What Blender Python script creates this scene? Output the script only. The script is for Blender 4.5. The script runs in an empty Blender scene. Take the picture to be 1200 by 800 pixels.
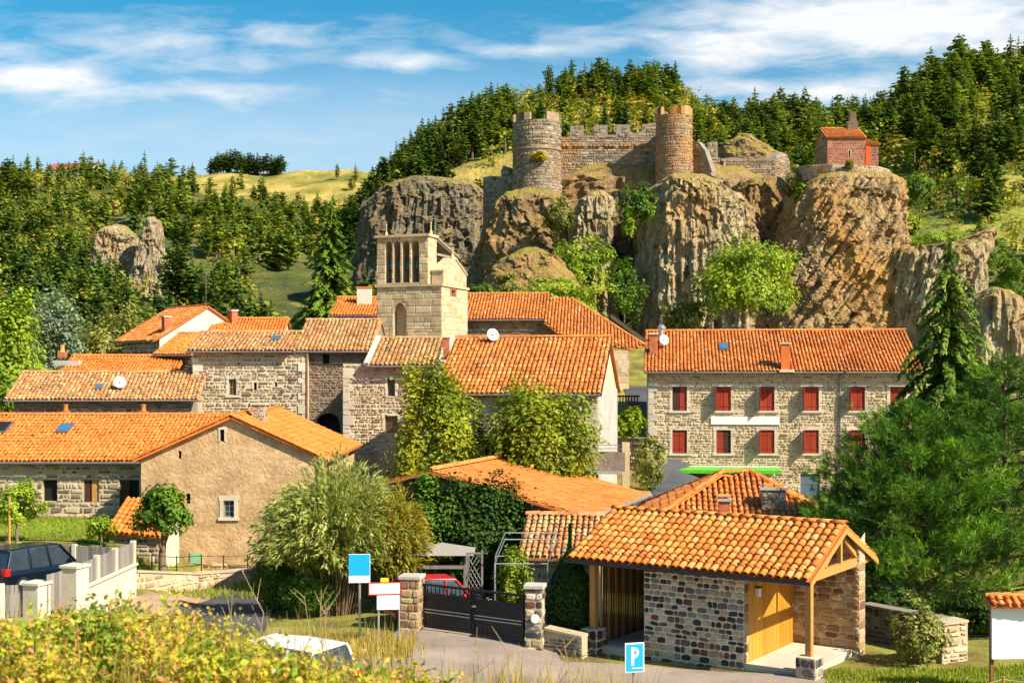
import bpy, bmesh, math, random
import numpy as np
from mathutils import Vector, Matrix

random.seed(7)
RNG = np.random.default_rng(7)
scene = bpy.context.scene
COL = scene.collection
R = math.radians

# ------------------------------------------------------------------ camera
F, HZ = 1500.0, 438.0            # focal length and horizon row in photo pixels (1200 wide)
cam_d = bpy.data.cameras.new('camera')
cam = bpy.data.objects.new('camera', cam_d)
COL.objects.link(cam)
cam.location = (0, 0, 0)
cam.rotation_euler = (math.pi / 2, 0, 0)
cam_d.sensor_width = 36.0
cam_d.lens = 36.0 * F / 1200.0
cam_d.shift_y = (HZ - 400.0) / 1200.0
cam_d.clip_end = 6000
cam_d.dof.use_dof = True
cam_d.dof.focus_distance = 60
cam_d.dof.aperture_fstop = 1.8
scene.camera = cam

# ------------------------------------------------------------------ light
SUN_EL = R(41)
SUN_DIR = Vector((0.826 * math.cos(SUN_EL), -0.563 * math.cos(SUN_EL), math.sin(SUN_EL)))
sun_d = bpy.data.lights.new('sun', 'SUN')
sun_d.energy = 5.0
sun_d.angle = R(0.5)
sun_d.color = (1.0, 0.89, 0.70)
sun = bpy.data.objects.new('sun', sun_d)
COL.objects.link(sun)
sun.rotation_euler = SUN_DIR.to_track_quat('Z', 'Y').to_euler()
sun.location = (60, -60, 90)

world = bpy.data.worlds.new('World')
scene.world = world
world.use_nodes = True
wn = world.node_tree
wn.nodes.clear()
def wnode(t, **k):
    n = wn.nodes.new(t)
    for a, b in k.items():
        setattr(n, a, b)
    return n
def wlink(a, b): wn.links.new(a, b)
def wmath(op, a, b=None, c=None, clamp=False):
    n = wnode('ShaderNodeMath', operation=op, use_clamp=clamp)
    for i, x in enumerate((a, b, c)):
        if x is None: continue
        if isinstance(x, (int, float)): n.inputs[i].default_value = x
        else: wlink(x, n.inputs[i])
    return n.outputs[0]
sky = wnode('ShaderNodeTexSky', sky_type='NISHITA', sun_disc=False)
sky.sun_elevation = SUN_EL
sky.sun_rotation = math.atan2(SUN_DIR.x, SUN_DIR.y)
sky.altitude = 800
sky.air_density = 1.0
sky.dust_density = 2.4
sky.ozone_density = 2.2
hs = wnode('ShaderNodeHueSaturation')
hs.inputs['Hue'].default_value = 0.478
hs.inputs['Saturation'].default_value = 1.5
hs.inputs['Value'].default_value = 1.22
wlink(sky.outputs[0], hs.inputs['Color'])
tc = wnode('ShaderNodeTexCoord')
sx = wnode('ShaderNodeSeparateXYZ')
wlink(tc.outputs['Generated'], sx.inputs[0])
dy = wmath('MAXIMUM', sx.outputs[1], 0.05)
aa = wmath('DIVIDE', sx.outputs[0], dy)
ee = wmath('DIVIDE', sx.outputs[2], dy)
# clouds float in a flat layer: project the direction onto it
dz = wmath('ADD', wmath('MAXIMUM', sx.outputs[2], 0.0), 0.10)
cx = wnode('ShaderNodeCombineXYZ')
wlink(wmath('DIVIDE', sx.outputs[0], dz), cx.inputs[0])
wlink(wmath('DIVIDE', sx.outputs[1], dz), cx.inputs[1])
n1 = wnode('ShaderNodeTexNoise'); n1.inputs['Scale'].default_value = 2.6
n1.inputs['Detail'].default_value = 9; n1.inputs['Roughness'].default_value = 0.62
n1.inputs['Distortion'].default_value = 0.5
wlink(cx.outputs[0], n1.inputs['Vector'])
ce = wnode('ShaderNodeCombineXYZ')
wlink(wmath('MULTIPLY', aa, 16.0), ce.inputs[0]); wlink(wmath('MULTIPLY', ee, 62.0), ce.inputs[1])
n2 = wnode('ShaderNodeTexNoise'); n2.inputs['Scale'].default_value = 1.0
n2.inputs['Detail'].default_value = 8; n2.inputs['Roughness'].default_value = 0.6
n2.inputs['Distortion'].default_value = 0.35
wlink(ce.outputs[0], n2.inputs['Vector'])
tex = wmath('ADD', wmath('MULTIPLY', n1.outputs[0], 0.35), wmath('MULTIPLY', n2.outputs[0], 0.65))
dens = None
# banks of cloud: (azimuth tangent, elevation tangent, half widths, weight)
for (a0, e0, ra, re, wgt) in ((0.30, 0.276, .17, .028, 0.98), (0.42, 0.252, .10, .030, 0.85), (0.185, 0.254, .085, .022, 0.80),
                              (0.24, 0.222, .12, .013, 0.70), (0.12, 0.262, .12, .012, .55), (0.03, 0.254, .08, .008, .45),
                              (-0.25, 0.262, .19, .017, 0.52), (-0.36, 0.230, .07, .016, 0.72), (-0.30, 0.222, .16, .012, .45),
                              (-0.245, 0.248, .15, .016, 0.40), (-0.085, 0.244, .05, .010, .62), (-0.20, 0.243, .03, .008, .45), (-0.13, 0.268, .06, .008, .4),
                              (-0.42, 0.250, .10, .03, .45), (0.50, 0.19, .14, .02, .8)):
    u = wmath('DIVIDE', wmath('SUBTRACT', aa, a0), ra)
    v = wmath('DIVIDE', wmath('SUBTRACT', ee, e0), re)
    d2 = wmath('ADD', wmath('MULTIPLY', u, u), wmath('MULTIPLY', v, v))
    g = wmath('MULTIPLY', wmath('POWER', 2.718, wmath('MULTIPLY', d2, -0.8)), wgt)
    dens = g if dens is None else wmath('MAXIMUM', dens, g)
base = wmath('ADD', dens, 0.10)
den = wmath('MULTIPLY', wmath('SUBTRACT', wmath('ADD', base, wmath('MULTIPLY', tex, 1.9)), 1.22), 1.55, clamp=True)
den = wmath('MULTIPLY', den, wmath('MULTIPLY', wmath('ADD', dens, 0.25), 1.15, clamp=True))
# thin high veil that pales the sky toward the skyline
vu = wmath('DIVIDE', wmath('ADD', aa, 0.22), 0.55); vv = wmath('DIVIDE', wmath('SUBTRACT', ee, 0.175), 0.055)
veil = wmath('MULTIPLY', wmath('POWER', 2.718, wmath('MULTIPLY', wmath('ADD', wmath('MULTIPLY', vu, vu), wmath('MULTIPLY', vv, vv)), -0.8)), 0.42)
den = wmath('ADD', den, wmath('MULTIPLY', veil, wmath('ADD', 0.55, wmath('MULTIPLY', n2.outputs[0], 0.8))), clamp=True)
mixc = wnode('ShaderNodeMix', data_type='RGBA')
wlink(den, mixc.inputs['Factor'])
wlink(hs.outputs[0], mixc.inputs['A'])
mixc.inputs['B'].default_value = (7.6, 7.8, 8.0, 1)
bg = wnode('ShaderNodeBackground')
bg.inputs['Strength'].default_value = 0.066
wo = wnode('ShaderNodeOutputWorld')
wlink(mixc.outputs['Result'], bg.inputs['Color'])
wlink(bg.outputs[0], wo.inputs['Surface'])

vs = scene.view_settings
vs.view_transform = 'Standard'; vs.look = 'None'; vs.gamma = 1.0; vs.exposure = 0.95
vs.use_curve_mapping = False
scene.render.engine = 'CYCLES'
scene.cycles.use_denoising = True
scene.cycles.max_bounces = 6
scene.cycles.diffuse_bounces = 3
scene.cycles.glossy_bounces = 2
scene.cycles.transmission_bounces = 3
scene.cycles.transparent_max_bounces = 6

# ------------------------------------------------------------------ helpers
def at(px, py, D):
    return Vector(((px - 600.0) / F * D, D, (HZ - py) / F * D))

ORG = {}
def reg(o, name, parent, org):
    COL.objects.link(o)
    ORG[o] = Vector(org)
    if parent is not None:
        o.parent = parent
        o.location = Vector(org) - ORG[parent]
    else:
        o.location = Vector(org)
    return o

def tag(o, label, cat, group=None):
    o['label'] = label; o['category'] = cat
    if group: o['group'] = group
    return o

def thing(name, label, cat, loc, group=None):
    o = bpy.data.objects.new(name, None)
    o.empty_display_size = 0.3
    reg(o, name, None, loc)
    return tag(o, label, cat, group)

def mesh_np(name, V, Fs, mats, parent=None, tone=None, org=None, smooth=False, mi=None, kind=None):
    """V (n,3), Fs (m,4) or (m,3) int arrays in world coordinates -> one mesh object"""
    V = np.asarray(V, dtype=np.float64); Fs = np.asarray(Fs, dtype=np.int32)
    if org is None:
        org = ORG[parent] if parent is not None else Vector(V.mean(0))
    L = V - np.array(org)[None, :]
    me = bpy.data.meshes.new(name)
    k = Fs.shape[1]
    me.vertices.add(len(L)); me.vertices.foreach_set('co', L.astype(np.float32).ravel())
    me.loops.add(Fs.size); me.loops.foreach_set('vertex_index', Fs.ravel())
    me.polygons.add(len(Fs))
    me.polygons.foreach_set('loop_start', np.arange(0, Fs.size, k, dtype=np.int32))
    if mi is not None: me.polygons.foreach_set('material_index', np.asarray(mi, dtype=np.int32))
    me.polygons.foreach_set('use_smooth', np.full(len(Fs), bool(smooth)))
    if tone is not None:
        at_ = me.attributes.new('tone', 'FLOAT', 'FACE')
        at_.data.foreach_set('value', np.asarray(tone, dtype=np.float32))
    me.update(calc_edges=True)
    me.validate()
    for m in (mats if isinstance(mats, (list, tuple)) else [mats]): me.materials.append(m)
    o = bpy.data.objects.new(name, me)
    reg(o, name, parent, org)
    if kind: o['kind'] = kind
    return o

class MB:
    """collects polygons of ONE piece; build() links them as one mesh object"""
    def __init__(s): s.v = []; s.f = []; s.t = []; s.m = []
    def poly(s, pts, tone=0.5, mi=0):
        b = len(s.v); s.v += [tuple(p) for p in pts]; s.f.append(tuple(range(b, b + len(pts)))); s.t.append(tone); s.m.append(mi); return s
    def obox(s, O, a, b, c, tone=0.5, mi=0):
        O, a, b, c = Vector(O), Vector(a), Vector(b), Vector(c)
        if a.cross(b).dot(c) < 0: a, b = b, a
        P = [O, O + a, O + a + b, O + b, O + c, O + a + c, O + a + b + c, O + b + c]
        k = len(s.v); s.v += [tuple(p) for p in P]
        for q in ((0, 3, 2, 1), (4, 5, 6, 7), (0, 1, 5, 4), (1, 2, 6, 5), (2, 3, 7, 6), (3, 0, 4, 7)):
            s.f.append(tuple(k + i for i in q)); s.t.append(tone); s.m.append(mi)
        return s
    def box(s, c, sz, rz=0.0, tone=0.5, mi=0):
        c = Vector(c); m = Matrix.Rotation(rz, 3, 'Z')
        a, b, d = m @ Vector((sz[0], 0, 0)), m @ Vector((0, sz[1], 0)), Vector((0, 0, sz[2]))
        return s.obox(c - (a + b + d) / 2, a, b, d, tone, mi)
    def tube(s, pts, rad, n=8, tone=0.5, mi=0, cap=True):
        pts = [Vector(p) for p in pts]
        if not isinstance(rad, (list, tuple)): rad = [rad] * len(pts)
        k = len(s.v)
        for i, p in enumerate(pts):
            d = (pts[min(i + 1, len(pts) - 1)] - pts[max(i - 1, 0)])
            d = d.normalized() if d.length > 1e-9 else Vector((0, 0, 1))
            ax = d.cross(Vector((0, 0, 1)) if abs(d.z) < 0.9 else Vector((1, 0, 0))).normalized(); ay = d.cross(ax)
            for j in range(n):
                t = 2 * math.pi * j / n
                s.v.append(tuple(p + (ax * math.cos(t) + ay * math.sin(t)) * rad[i]))
        for i in range(len(pts) - 1):
            for j in range(n):
                a = k + i * n + j; b = k + i * n + (j + 1) % n
                s.f.append((a, a + n, b + n, b)); s.t.append(tone); s.m.append(mi)
        if cap:
            s.f.append(tuple(k + j for j in range(n))); s.t.append(tone); s.m.append(mi)
            e = k + (len(pts) - 1) * n
            s.f.append(tuple(e + j for j in reversed(range(n)))); s.t.append(tone); s.m.append(mi)
        return s
    def lathe(s, O, prof, n=14, tone=0.5, mi=0):
        """prof: list of (r, z) from O upward"""
        O = Vector(O); k = len(s.v)
        for r, z in prof:
            for j in range(n):
                t = 2 * math.pi * j / n
                s.v.append((O.x + r * math.cos(t), O.y + r * math.sin(t), O.z + z))
        for i in range(len(prof) - 1):
            for j in range(n):
                a = k + i * n + j; b = k + i * n + (j + 1) % n
                s.f.append((a, b, b + n, a + n)); s.t.append(tone); s.m.append(mi)
        e = k + (len(prof) - 1) * n
        s.f.append(tuple(e + j for j in range(n))); s.t.append(tone); s.m.append(mi)
        s.f.append(tuple(k + j for j in reversed(range(n)))); s.t.append(tone); s.m.append(mi)
        return s
    def slab(s, poly, th, tone=0.5, mi=0):
        """planar polygon (3D points) thickened by vector th"""
        th = Vector(th); P = [Vector(p) for p in poly]; n = len(P)
        s.poly(P, tone, mi); s.poly([p + th for p in reversed(P)], tone, mi)
        for i in range(n):
            a, b = P[i], P[(i + 1) % n]
            s.poly([b, a, a + th, b + th], tone, mi)
        return s
    def build(s, name, mats, parent=None, org=None, smooth=False, bevel=0.0, kind=None):
        if org is None:
            org = ORG[parent] if parent is not None else Vector(np.mean(np.array(s.v), 0))
        me = bpy.data.meshes.new(name)
        og = Vector(org)
        me.from_pydata([tuple(Vector(p) - og) for p in s.v], [], s.f)
        a = me.attributes.new('tone', 'FLOAT', 'FACE'); a.data.foreach_set('value', np.array(s.t, dtype=np.float32))
        me.polygons.foreach_set('material_index', np.array(s.m, dtype=np.int32))
        me.polygons.foreach_set('use_smooth', np.full(len(s.f), bool(smooth)))
        for m in (mats if isinstance(mats, (list, tuple)) else [mats]): me.materials.append(m)
        me.update(); me.validate()
        o = bpy.data.objects.new(name, me)
        reg(o, name, parent, org)
        if bevel > 0:
            md = o.modifiers.new('bevel', 'BEVEL'); md.width = bevel; md.segments = 2; md.limit_method = 'ANGLE'
        if kind: o['kind'] = kind
        return o

def place_copy(name, me, parent, M4):
    """another object that shares mesh data; M4 is its world matrix (parents are never rotated)"""
    o = bpy.data.objects.new(name, me)
    COL.objects.link(o)
    if parent is not None:
        o.parent = parent
        M4 = Matrix.Translation(-ORG[parent]) @ M4
    o.matrix_basis = M4
    return o

# value noise
def _h(ix, iy, iz):
    n = (ix.astype(np.int64) * 374761393 + iy.astype(np.int64) * 668265263 + iz.astype(np.int64) * 1274126177) & 0xffffffff
    n = ((n ^ (n >> 13)) * 1103515245) & 0xffffffff
    n = ((n ^ (n >> 16)) * 2654435761) & 0xffffffff
    return ((n ^ (n >> 15)) & 0xffff) / 32767.5 - 1.0
def vnoise(P):
    P = np.asarray(P, dtype=np.float64); I = np.floor(P).astype(np.int64); f = P - I
    f = f * f * (3 - 2 * f); r = 0
    for dx in (0, 1):
        for dy_ in (0, 1):
            for dz_ in (0, 1):
                w = (f[:, 0] if dx else 1 - f[:, 0]) * (f[:, 1] if dy_ else 1 - f[:, 1]) * (f[:, 2] if dz_ else 1 - f[:, 2])
                r = r + w * _h(I[:, 0] + dx, I[:, 1] + dy_, I[:, 2] + dz_)
    return r
def fbm(P, o=4, g=0.5):
    P = np.asarray(P, dtype=np.float64); a = 1.0; r = 0; s = 0
    for i in range(o):
        r = r + a * vnoise(P + 17.3 * i); s += a; a *= g; P = P * 2.03
    return r / s

# ------------------------------------------------------------------ materials
def new_mat(name):
    m = bpy.data.materials.new(name); m.use_nodes = True
    nt = m.node_tree; nt.nodes.clear()
    return m, nt
class NT:
    def __init__(s, nt): s.nt = nt
    def n(s, t, **k):
        x = s.nt.nodes.new(t)
        for a, b in k.items(): setattr(x, a, b)
        return x
    def l(s, a, b): s.nt.links.new(a, b)
    def ramp(s, fac, stops, const=False):
        r = s.n('ShaderNodeValToRGB')
        el = r.color_ramp.elements
        if const: r.color_ramp.interpolation = 'CONSTANT'
        while len(el) < len(stops): el.new(0.5)
        for e, (p, c) in zip(el, stops):
            e.position = p; e.color = tuple(c) + (1,) if len(c) == 3 else c
        s.l(fac, r.inputs[0]); return r.outputs[0]
    def noise(s, scale, detail=4, rough=0.55, vec=None, dist=0.0):
        t = s.n('ShaderNodeTexNoise'); t.inputs['Scale'].default_value = scale
        t.inputs['Detail'].default_value = detail; t.inputs['Roughness'].default_value = rough
        t.inputs['Distortion'].default_value = dist
        s.l(vec if vec is not None else s.pos(), t.inputs['Vector']); return t.outputs[0]
    def pos(s):
        if not hasattr(s, '_p'): s._p = s.n('ShaderNodeNewGeometry')
        return s._p.outputs['Position']
    def mul(s, v, sc):
        x = s.n('ShaderNodeVectorMath', operation='MULTIPLY'); s.l(v, x.inputs[0]); x.inputs[1].default_value = sc; return x.outputs[0]
    def mix(s, f, a, b, mode='MIX'):
        x = s.n('ShaderNodeMix', data_type='RGBA', blend_type=mode)
        for i, v in (('Factor', f), ('A', a), ('B', b)):
            if isinstance(v, (int, float)): x.inputs[i].default_value = v
            elif isinstance(v, tuple): x.inputs[i].default_value = v + (1,) if len(v) == 3 else v
            else: s.l(v, x.inputs[i])
        return x.outputs['Result']
    def math(s, op, a, b=None, clamp=False):
        x = s.n('ShaderNodeMath', operation=op, use_clamp=clamp)
        for i, v in enumerate((a, b)):
            if v is None: continue
            if isinstance(v, (int, float)): x.inputs[i].default_value = v
            else: s.l(v, x.inputs[i])
        return x.outputs[0]

def pm(name, stops, rough=0.9, spec=0.25, src='tone', vscale=1.5, vamt=0.35, gscale=14, gamt=0.25, bump=0.3, bscale=30, bdist=0.02,
       dirt=None, stretch=None, const=False, metal=0.0):
    """albedo ramp driven by the piece's own tone (or object random / noise), mottled, with fine relief"""
    m, nt = new_mat(name); T = NT(nt)
    out = T.n('ShaderNodeOutputMaterial'); b = T.n('ShaderNodeBsdfPrincipled')
    T.l(b.outputs[0], out.inputs[0])
    b.inputs['Roughness'].default_value = rough; b.inputs['Metallic'].default_value = metal
    b.inputs['Specular IOR Level'].default_value = spec
    vec = T.pos()
    if stretch: vec = T.mul(vec, stretch)
    if src == 'tone':
        a = T.n('ShaderNodeAttribute', attribute_name='tone'); fac = a.outputs['Fac']
    elif src == 'rnd':
        a = T.n('ShaderNodeObjectInfo'); fac = a.outputs['Random']
    else:
        fac = T.math('MULTIPLY', T.math('SUBTRACT', T.noise(vscale, 5, 0.6, vec), 0.25), 2.0, clamp=True)
    col = T.ramp(fac, stops, const) if len(stops) > 1 else None
    if col is None:
        c = T.n('ShaderNodeRGB'); c.outputs[0].default_value = tuple(stops[0][1]) + (1,); col = c.outputs[0]
    if vamt > 0:
        v = T.noise(vscale, 4, 0.6, vec)
        col = T.mix(1.0, col, T.ramp(v, [(0.25, (1 - vamt,) * 3), (0.75, (1 + vamt * 0.6,) * 3)]), 'MULTIPLY')
    if gamt > 0:
        v = T.noise(gscale, 5, 0.7, vec)
        col = T.mix(1.0, col, T.ramp(v, [(0.3, (1 - gamt,) * 3), (0.7, (1 + gamt * 0.6,) * 3)]), 'MULTIPLY')
    for d in (dirt or []):
        dc, ds, lo, hi, amt = d
        v = T.noise(ds, 5, 0.65, vec)
        col = T.mix(T.math('MULTIPLY', T.ramp(v, [(lo, (0, 0, 0)), (hi, (1, 1, 1))]), amt), col, dc)
    T.l(col, b.inputs['Base Color'])
    if bump > 0:
        bp = T.n('ShaderNodeBump'); bp.inputs['Strength'].default_value = bump; bp.inputs['Distance'].default_value = bdist
        T.l(T.noise(bscale, 5, 0.65, vec), bp.inputs['Height']); T.l(bp.outputs[0], b.inputs['Normal'])
    return m

def leaf_mat(name, stops, trans=0.35, rough=0.55, obj=0.0, vscale=0.35, vamt=0.25):
    m, nt = new_mat(name); T = NT(nt)
    out = T.n('ShaderNodeOutputMaterial'); b = T.n('ShaderNodeBsdfPrincipled'); tr = T.n('ShaderNodeBsdfTranslucent')
    mx = T.n('ShaderNodeMixShader'); mx.inputs[0].default_value = trans
    T.l(b.outputs[0], mx.inputs[1]); T.l(tr.outputs[0], mx.inputs[2]); T.l(mx.outputs[0], out.inputs[0])
    b.inputs['Roughness'].default_value = rough; b.inputs['Specular IOR Level'].default_value = 0.25
    fac = T.n('ShaderNodeAttribute', attribute_name='tone').outputs['Fac']
    if obj > 0:
        r = T.n('ShaderNodeObjectInfo').outputs['Random']
        fac = T.math('ADD', fac, T.math('MULTIPLY', T.math('SUBTRACT', r, 0.5), obj), clamp=True)
    col = T.ramp(fac, stops)
    v = T.noise(vscale, 3, 0.6)
    col = T.mix(1.0, col, T.ramp(v, [(0.3, (1 - vamt,) * 3), (0.7, (1 + vamt * 0.7,) * 3)]), 'MULTIPLY')
    T.l(col, b.inputs['Base Color'])
    T.l(T.mix(1.0, col, (1.25, 1.2, 0.6), 'MULTIPLY'), tr.inputs['Color'])
    return m

def flat(name, col, rough=0.6, spec=0.3, metal=0.0, vamt=0.12, vs_=3.0, bump=0.0):
    return pm(name, [(0, col)], rough=rough, spec=spec, metal=metal, src='none', vscale=vs_, vamt=vamt, gamt=vamt * 0.7, gscale=25, bump=bump)

TILE = pm('terracotta_tiles', [(0, (.40, .10, .022)), (.3, (.56, .16, .033)), (.6, (.66, .215, .045)), (.85, (.72, .29, .09)), (1, (.58, .34, .17))],
          vscale=.5, vamt=.28, gscale=9, gamt=.2, bump=.25, bscale=40, rough=.85, dirt=[((.16, .10, .06), 1.6, .56, .78, .6), ((.42, .36, .24), .8, .60, .74, .35), ((.20, .08, .03), .35, .50, .72, .4)])
TILE_OLD = pm('weathered_tiles', [(0, (.30, .11, .04)), (.3, (.50, .20, .07)), (.6, (.58, .32, .13)), (.85, (.52, .40, .20)), (1, (.26, .20, .13))],
          vscale=.9, vamt=.35, gscale=9, gamt=.3, bump=.25, bscale=40, dirt=[((.13, .10, .07), 2.2, .52, .75, .7), ((.55, .48, .30), 3.5, .60, .75, .5)])
TILE_BRIGHT = pm('bright_orange_tiles', [(0, (.54, .145, .028)), (.5, (.68, .20, .036)), (1, (.76, .265, .06))],
          vscale=.5, vamt=.2, gscale=9, gamt=.18, bump=.25, bscale=40, dirt=[((.25, .11, .04), 1.1, .58, .80, .45), ((.55, .42, .20), .9, .60, .75, .3)])
TILE_FLAT = pm('flat_clay_tiles', [(0, (.56, .16, .035)), (.5, (.66, .21, .045)), (1, (.74, .28, .08))],
          vscale=.4, vamt=.18, gscale=6, gamt=.2, bump=.25, bscale=30, dirt=[((.25, .11, .05), .9, .58, .8, .45)])
TILE_RND = pm('clay_tile', [(0, (.52, .15, .03)), (.35, (.66, .215, .04)), (.75, (.74, .275, .06)), (1, (.72, .34, .12))], src='rnd',
          vscale=2, vamt=.2, gscale=22, gamt=.22, bump=.3, bscale=70, dirt=[((.24, .12, .06), 5, .62, .8, .45)])
STONE = pm('rubble_stone', [(0, (.11, .075, .05)), (.25, (.26, .19, .12)), (.5, (.44, .35, .22)), (.75, (.55, .46, .31)), (1, (.30, .24, .18))],
          vscale=.6, vamt=.22, gscale=12, gamt=.3, bump=.6, bscale=22)
STONE_PALE = pm('pale_rubble_stone', [(0, (.22, .14, .075)), (.25, (.42, .30, .17)), (.5, (.60, .46, .27)), (.75, (.68, .55, .35)), (1, (.38, .30, .21))],
          vscale=.5, vamt=.15, gscale=12, gamt=.25, bump=.55, bscale=22)
STONE_DARK = pm('dark_volcanic_stone', [(0, (.04, .035, .03)), (.3, (.10, .085, .07)), (.6, (.20, .16, .12)), (.85, (.34, .28, .20)), (1, (.12, .08, .07))],
          vscale=.6, vamt=.2, gscale=12, gamt=.3, bump=.6, bscale=22)
STONE_BROWN = pm('brown_stone', [(0, (.13, .075, .045)), (.4, (.27, .16, .09)), (.75, (.38, .25, .14)), (1, (.20, .13, .09))],
          vscale=.6, vamt=.25, gscale=12, gamt=.3, bump=.6, bscale=22)
CASTLE = pm('castle_stone', [(0, (.12, .08, .055)), (.3, (.26, .19, .125)), (.6, (.40, .30, .19)), (.85, (.52, .41, .27)), (1, (.22, .16, .12))],
          vscale=.25, vamt=.3, gscale=3, gamt=.3, bump=.7, bscale=5, bdist=.08,
          dirt=[((.50, .20, .025), .22, .52, .68, .75), ((.50, .42, .30), .45, .55, .70, .45)])
CHAPEL = pm('red_chapel_stone', [(0, (.44, .055, .018)), (.5, (.60, .11, .028)), (1, (.66, .19, .05))], vscale=.4, vamt=.25, gscale=4, gamt=.25, bump=.5, bscale=6, bdist=.05)
ASHLAR = pm('tan_ashlar', [(0, (.42, .30, .16)), (.5, (.57, .44, .26)), (1, (.68, .55, .36))], vscale=.5, vamt=.2, gscale=7, gamt=.22, bump=.4, bscale=16,
          dirt=[((.26, .22, .17), .9, .55, .75, .55)])
MORTAR = pm('lime_mortar', [(0, (.46, .38, .26))], src='none', vscale=1.2, vamt=.25, gscale=14, gamt=.25, bump=.5, bscale=24)
MORTAR_D = pm('grey_mortar', [(0, (.26, .22, .17))], src='none', vscale=1.2, vamt=.25, gscale=14, gamt=.25, bump=.5, bscale=24)
MORTAR_W = pm('pale_mortar', [(0, (.60, .50, .35))], src='none', vscale=1.2, vamt=.2, gscale=14, gamt=.2, bump=.5, bscale=24)
PLASTER = pm('rough_render', [(0, (.50, .32, .155)), (1, (.63, .43, .23))], src='noise', vscale=1.1, vamt=.25, gscale=6, gamt=.3, bump=1.0, bscale=7, bdist=.06,
          dirt=[((.34, .25, .15), 3.0, .52, .68, .55), ((.70, .58, .40), 5, .58, .7, .4)])
WHITE_PL = pm('white_render', [(0, (.60, .54, .44))], src='none', vscale=.9, vamt=.16, gscale=8, gamt=.12, bump=.3, bscale=14)
QUOIN = pm('dressed_stone', [(0, (.52, .45, .35)), (1, (.68, .60, .48))], vscale=1, vamt=.15, gscale=10, gamt=.15, bump=.35, bscale=20)
CONC = pm('concrete', [(0, (.46, .43, .38))], src='none', vscale=.8, vamt=.25, gscale=9, gamt=.2, bump=.3, bscale=25)
WOOD = pm('golden_wood', [(0, (.40, .19, .045)), (1, (.58, .31, .09))], vscale=2, vamt=.2, gscale=20, gamt=.25, stretch=(6, 6, .6), bump=.2, bscale=20, rough=.65)
WOOD_OR = pm('orange_wood', [(0, (.48, .20, .02)), (1, (.60, .29, .035))], src='rnd', vscale=2, vamt=.2, gscale=20, gamt=.2, stretch=(6, 6, .5), bump=.2, bscale=20, rough=.55)
WOOD_DK = pm('brown_wood', [(0, (.12, .06, .025)), (1, (.24, .12, .05))], src='rnd', vscale=2, vamt=.25, gscale=20, gamt=.25, stretch=(6, 6, .5), bump=.2, bscale=20, rough=.7)
WOOD_GREY = pm('weathered_grey_boards', [(0, (.17, .155, .14)), (1, (.30, .275, .245))], src='rnd', vscale=2, vamt=.2, gscale=20, gamt=.25, stretch=(6, 6, .5), bump=.2, bscale=20)
SHUTTER = pm('red_shutter_paint', [(0, (.30, .035, .015)), (1, (.40, .06, .025))], src='rnd', vscale=2, vamt=.2, gscale=14, gamt=.2, stretch=(5, 5, .5), bump=.15, rough=.6)
DARKWOOD_SHADE = flat('dark_wood_and_shade', (.07, .028, .018), vamt=.3)  # dark wood; also stands in for shade on two red shutters
DARK = flat('dark_interior', (.012, .011, .011), rough=.8)
BLACK = flat('black_metal', (.012, .014, .02), rough=.4, spec=.5)
ZINC = flat('zinc', (.22, .23, .25), rough=.45, metal=.6)
METAL = flat('galvanised_steel', (.48, .50, .52), rough=.4, metal=.7)
WHITE = flat('white_paint', (.80, .80, .78), rough=.5, vamt=.05)
BLUE = flat('sign_blue', (.012, .36, .72), rough=.4, vamt=.03)
REDP = flat('sign_red', (.55, .02, .02), rough=.45, vamt=.05)
YEL = flat('sign_yellow', (.80, .55, .02), rough=.45, vamt=.05)
GREEN = flat('awning_green', (.10, .42, .03), rough=.7, vamt=.12)
GREEN2 = flat('faded_green_paint', (.22, .42, .26), rough=.7, vamt=.2)
TEAL = flat('shopfront_teal', (.02, .13, .14), rough=.25, spec=.6, vamt=.2)
STEELBLUE = flat('grey_blue_door', (.10, .16, .22), rough=.5)
GLASS = flat('window_glass', (.03, .045, .06), rough=.08, spec=.8, vamt=.3)
SKYGLASS = flat('skylight_glass', (.05, .16, .30), rough=.06, spec=.9)
BRICK = pm('red_brick', [(0, (.40, .10, .045)), (1, (.52, .17, .08))], src='none', vscale=4, vamt=.25, gscale=20, gamt=.25, bump=.4)
CARBLUE = flat('car_paint_dark_blue', (.004, .007, .016), rough=.16, spec=.6, vamt=.02)
CARWHITE = flat('car_paint_white', (.78, .78, .77), rough=.2, spec=.5, vamt=.02)
TYRE = flat('tyre_rubber', (.015, .015, .015), rough=.85)
BRONZE = flat('bell_bronze', (.05, .16, .16), rough=.5, metal=.3)
LIMBS = pm('bark', [(0, (.16, .10, .06)), (1, (.26, .18, .11))], src='noise', vscale=3, vamt=.3, gscale=16, gamt=.3, bump=.7, bscale=20, stretch=(1, 1, .3))
DRYSTEM = flat('dry_stalk', (.42, .30, .15), rough=.9, vamt=.3)
# ================================================================== SETTING
def structure(o): o['kind'] = 'structure'; return o

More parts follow.
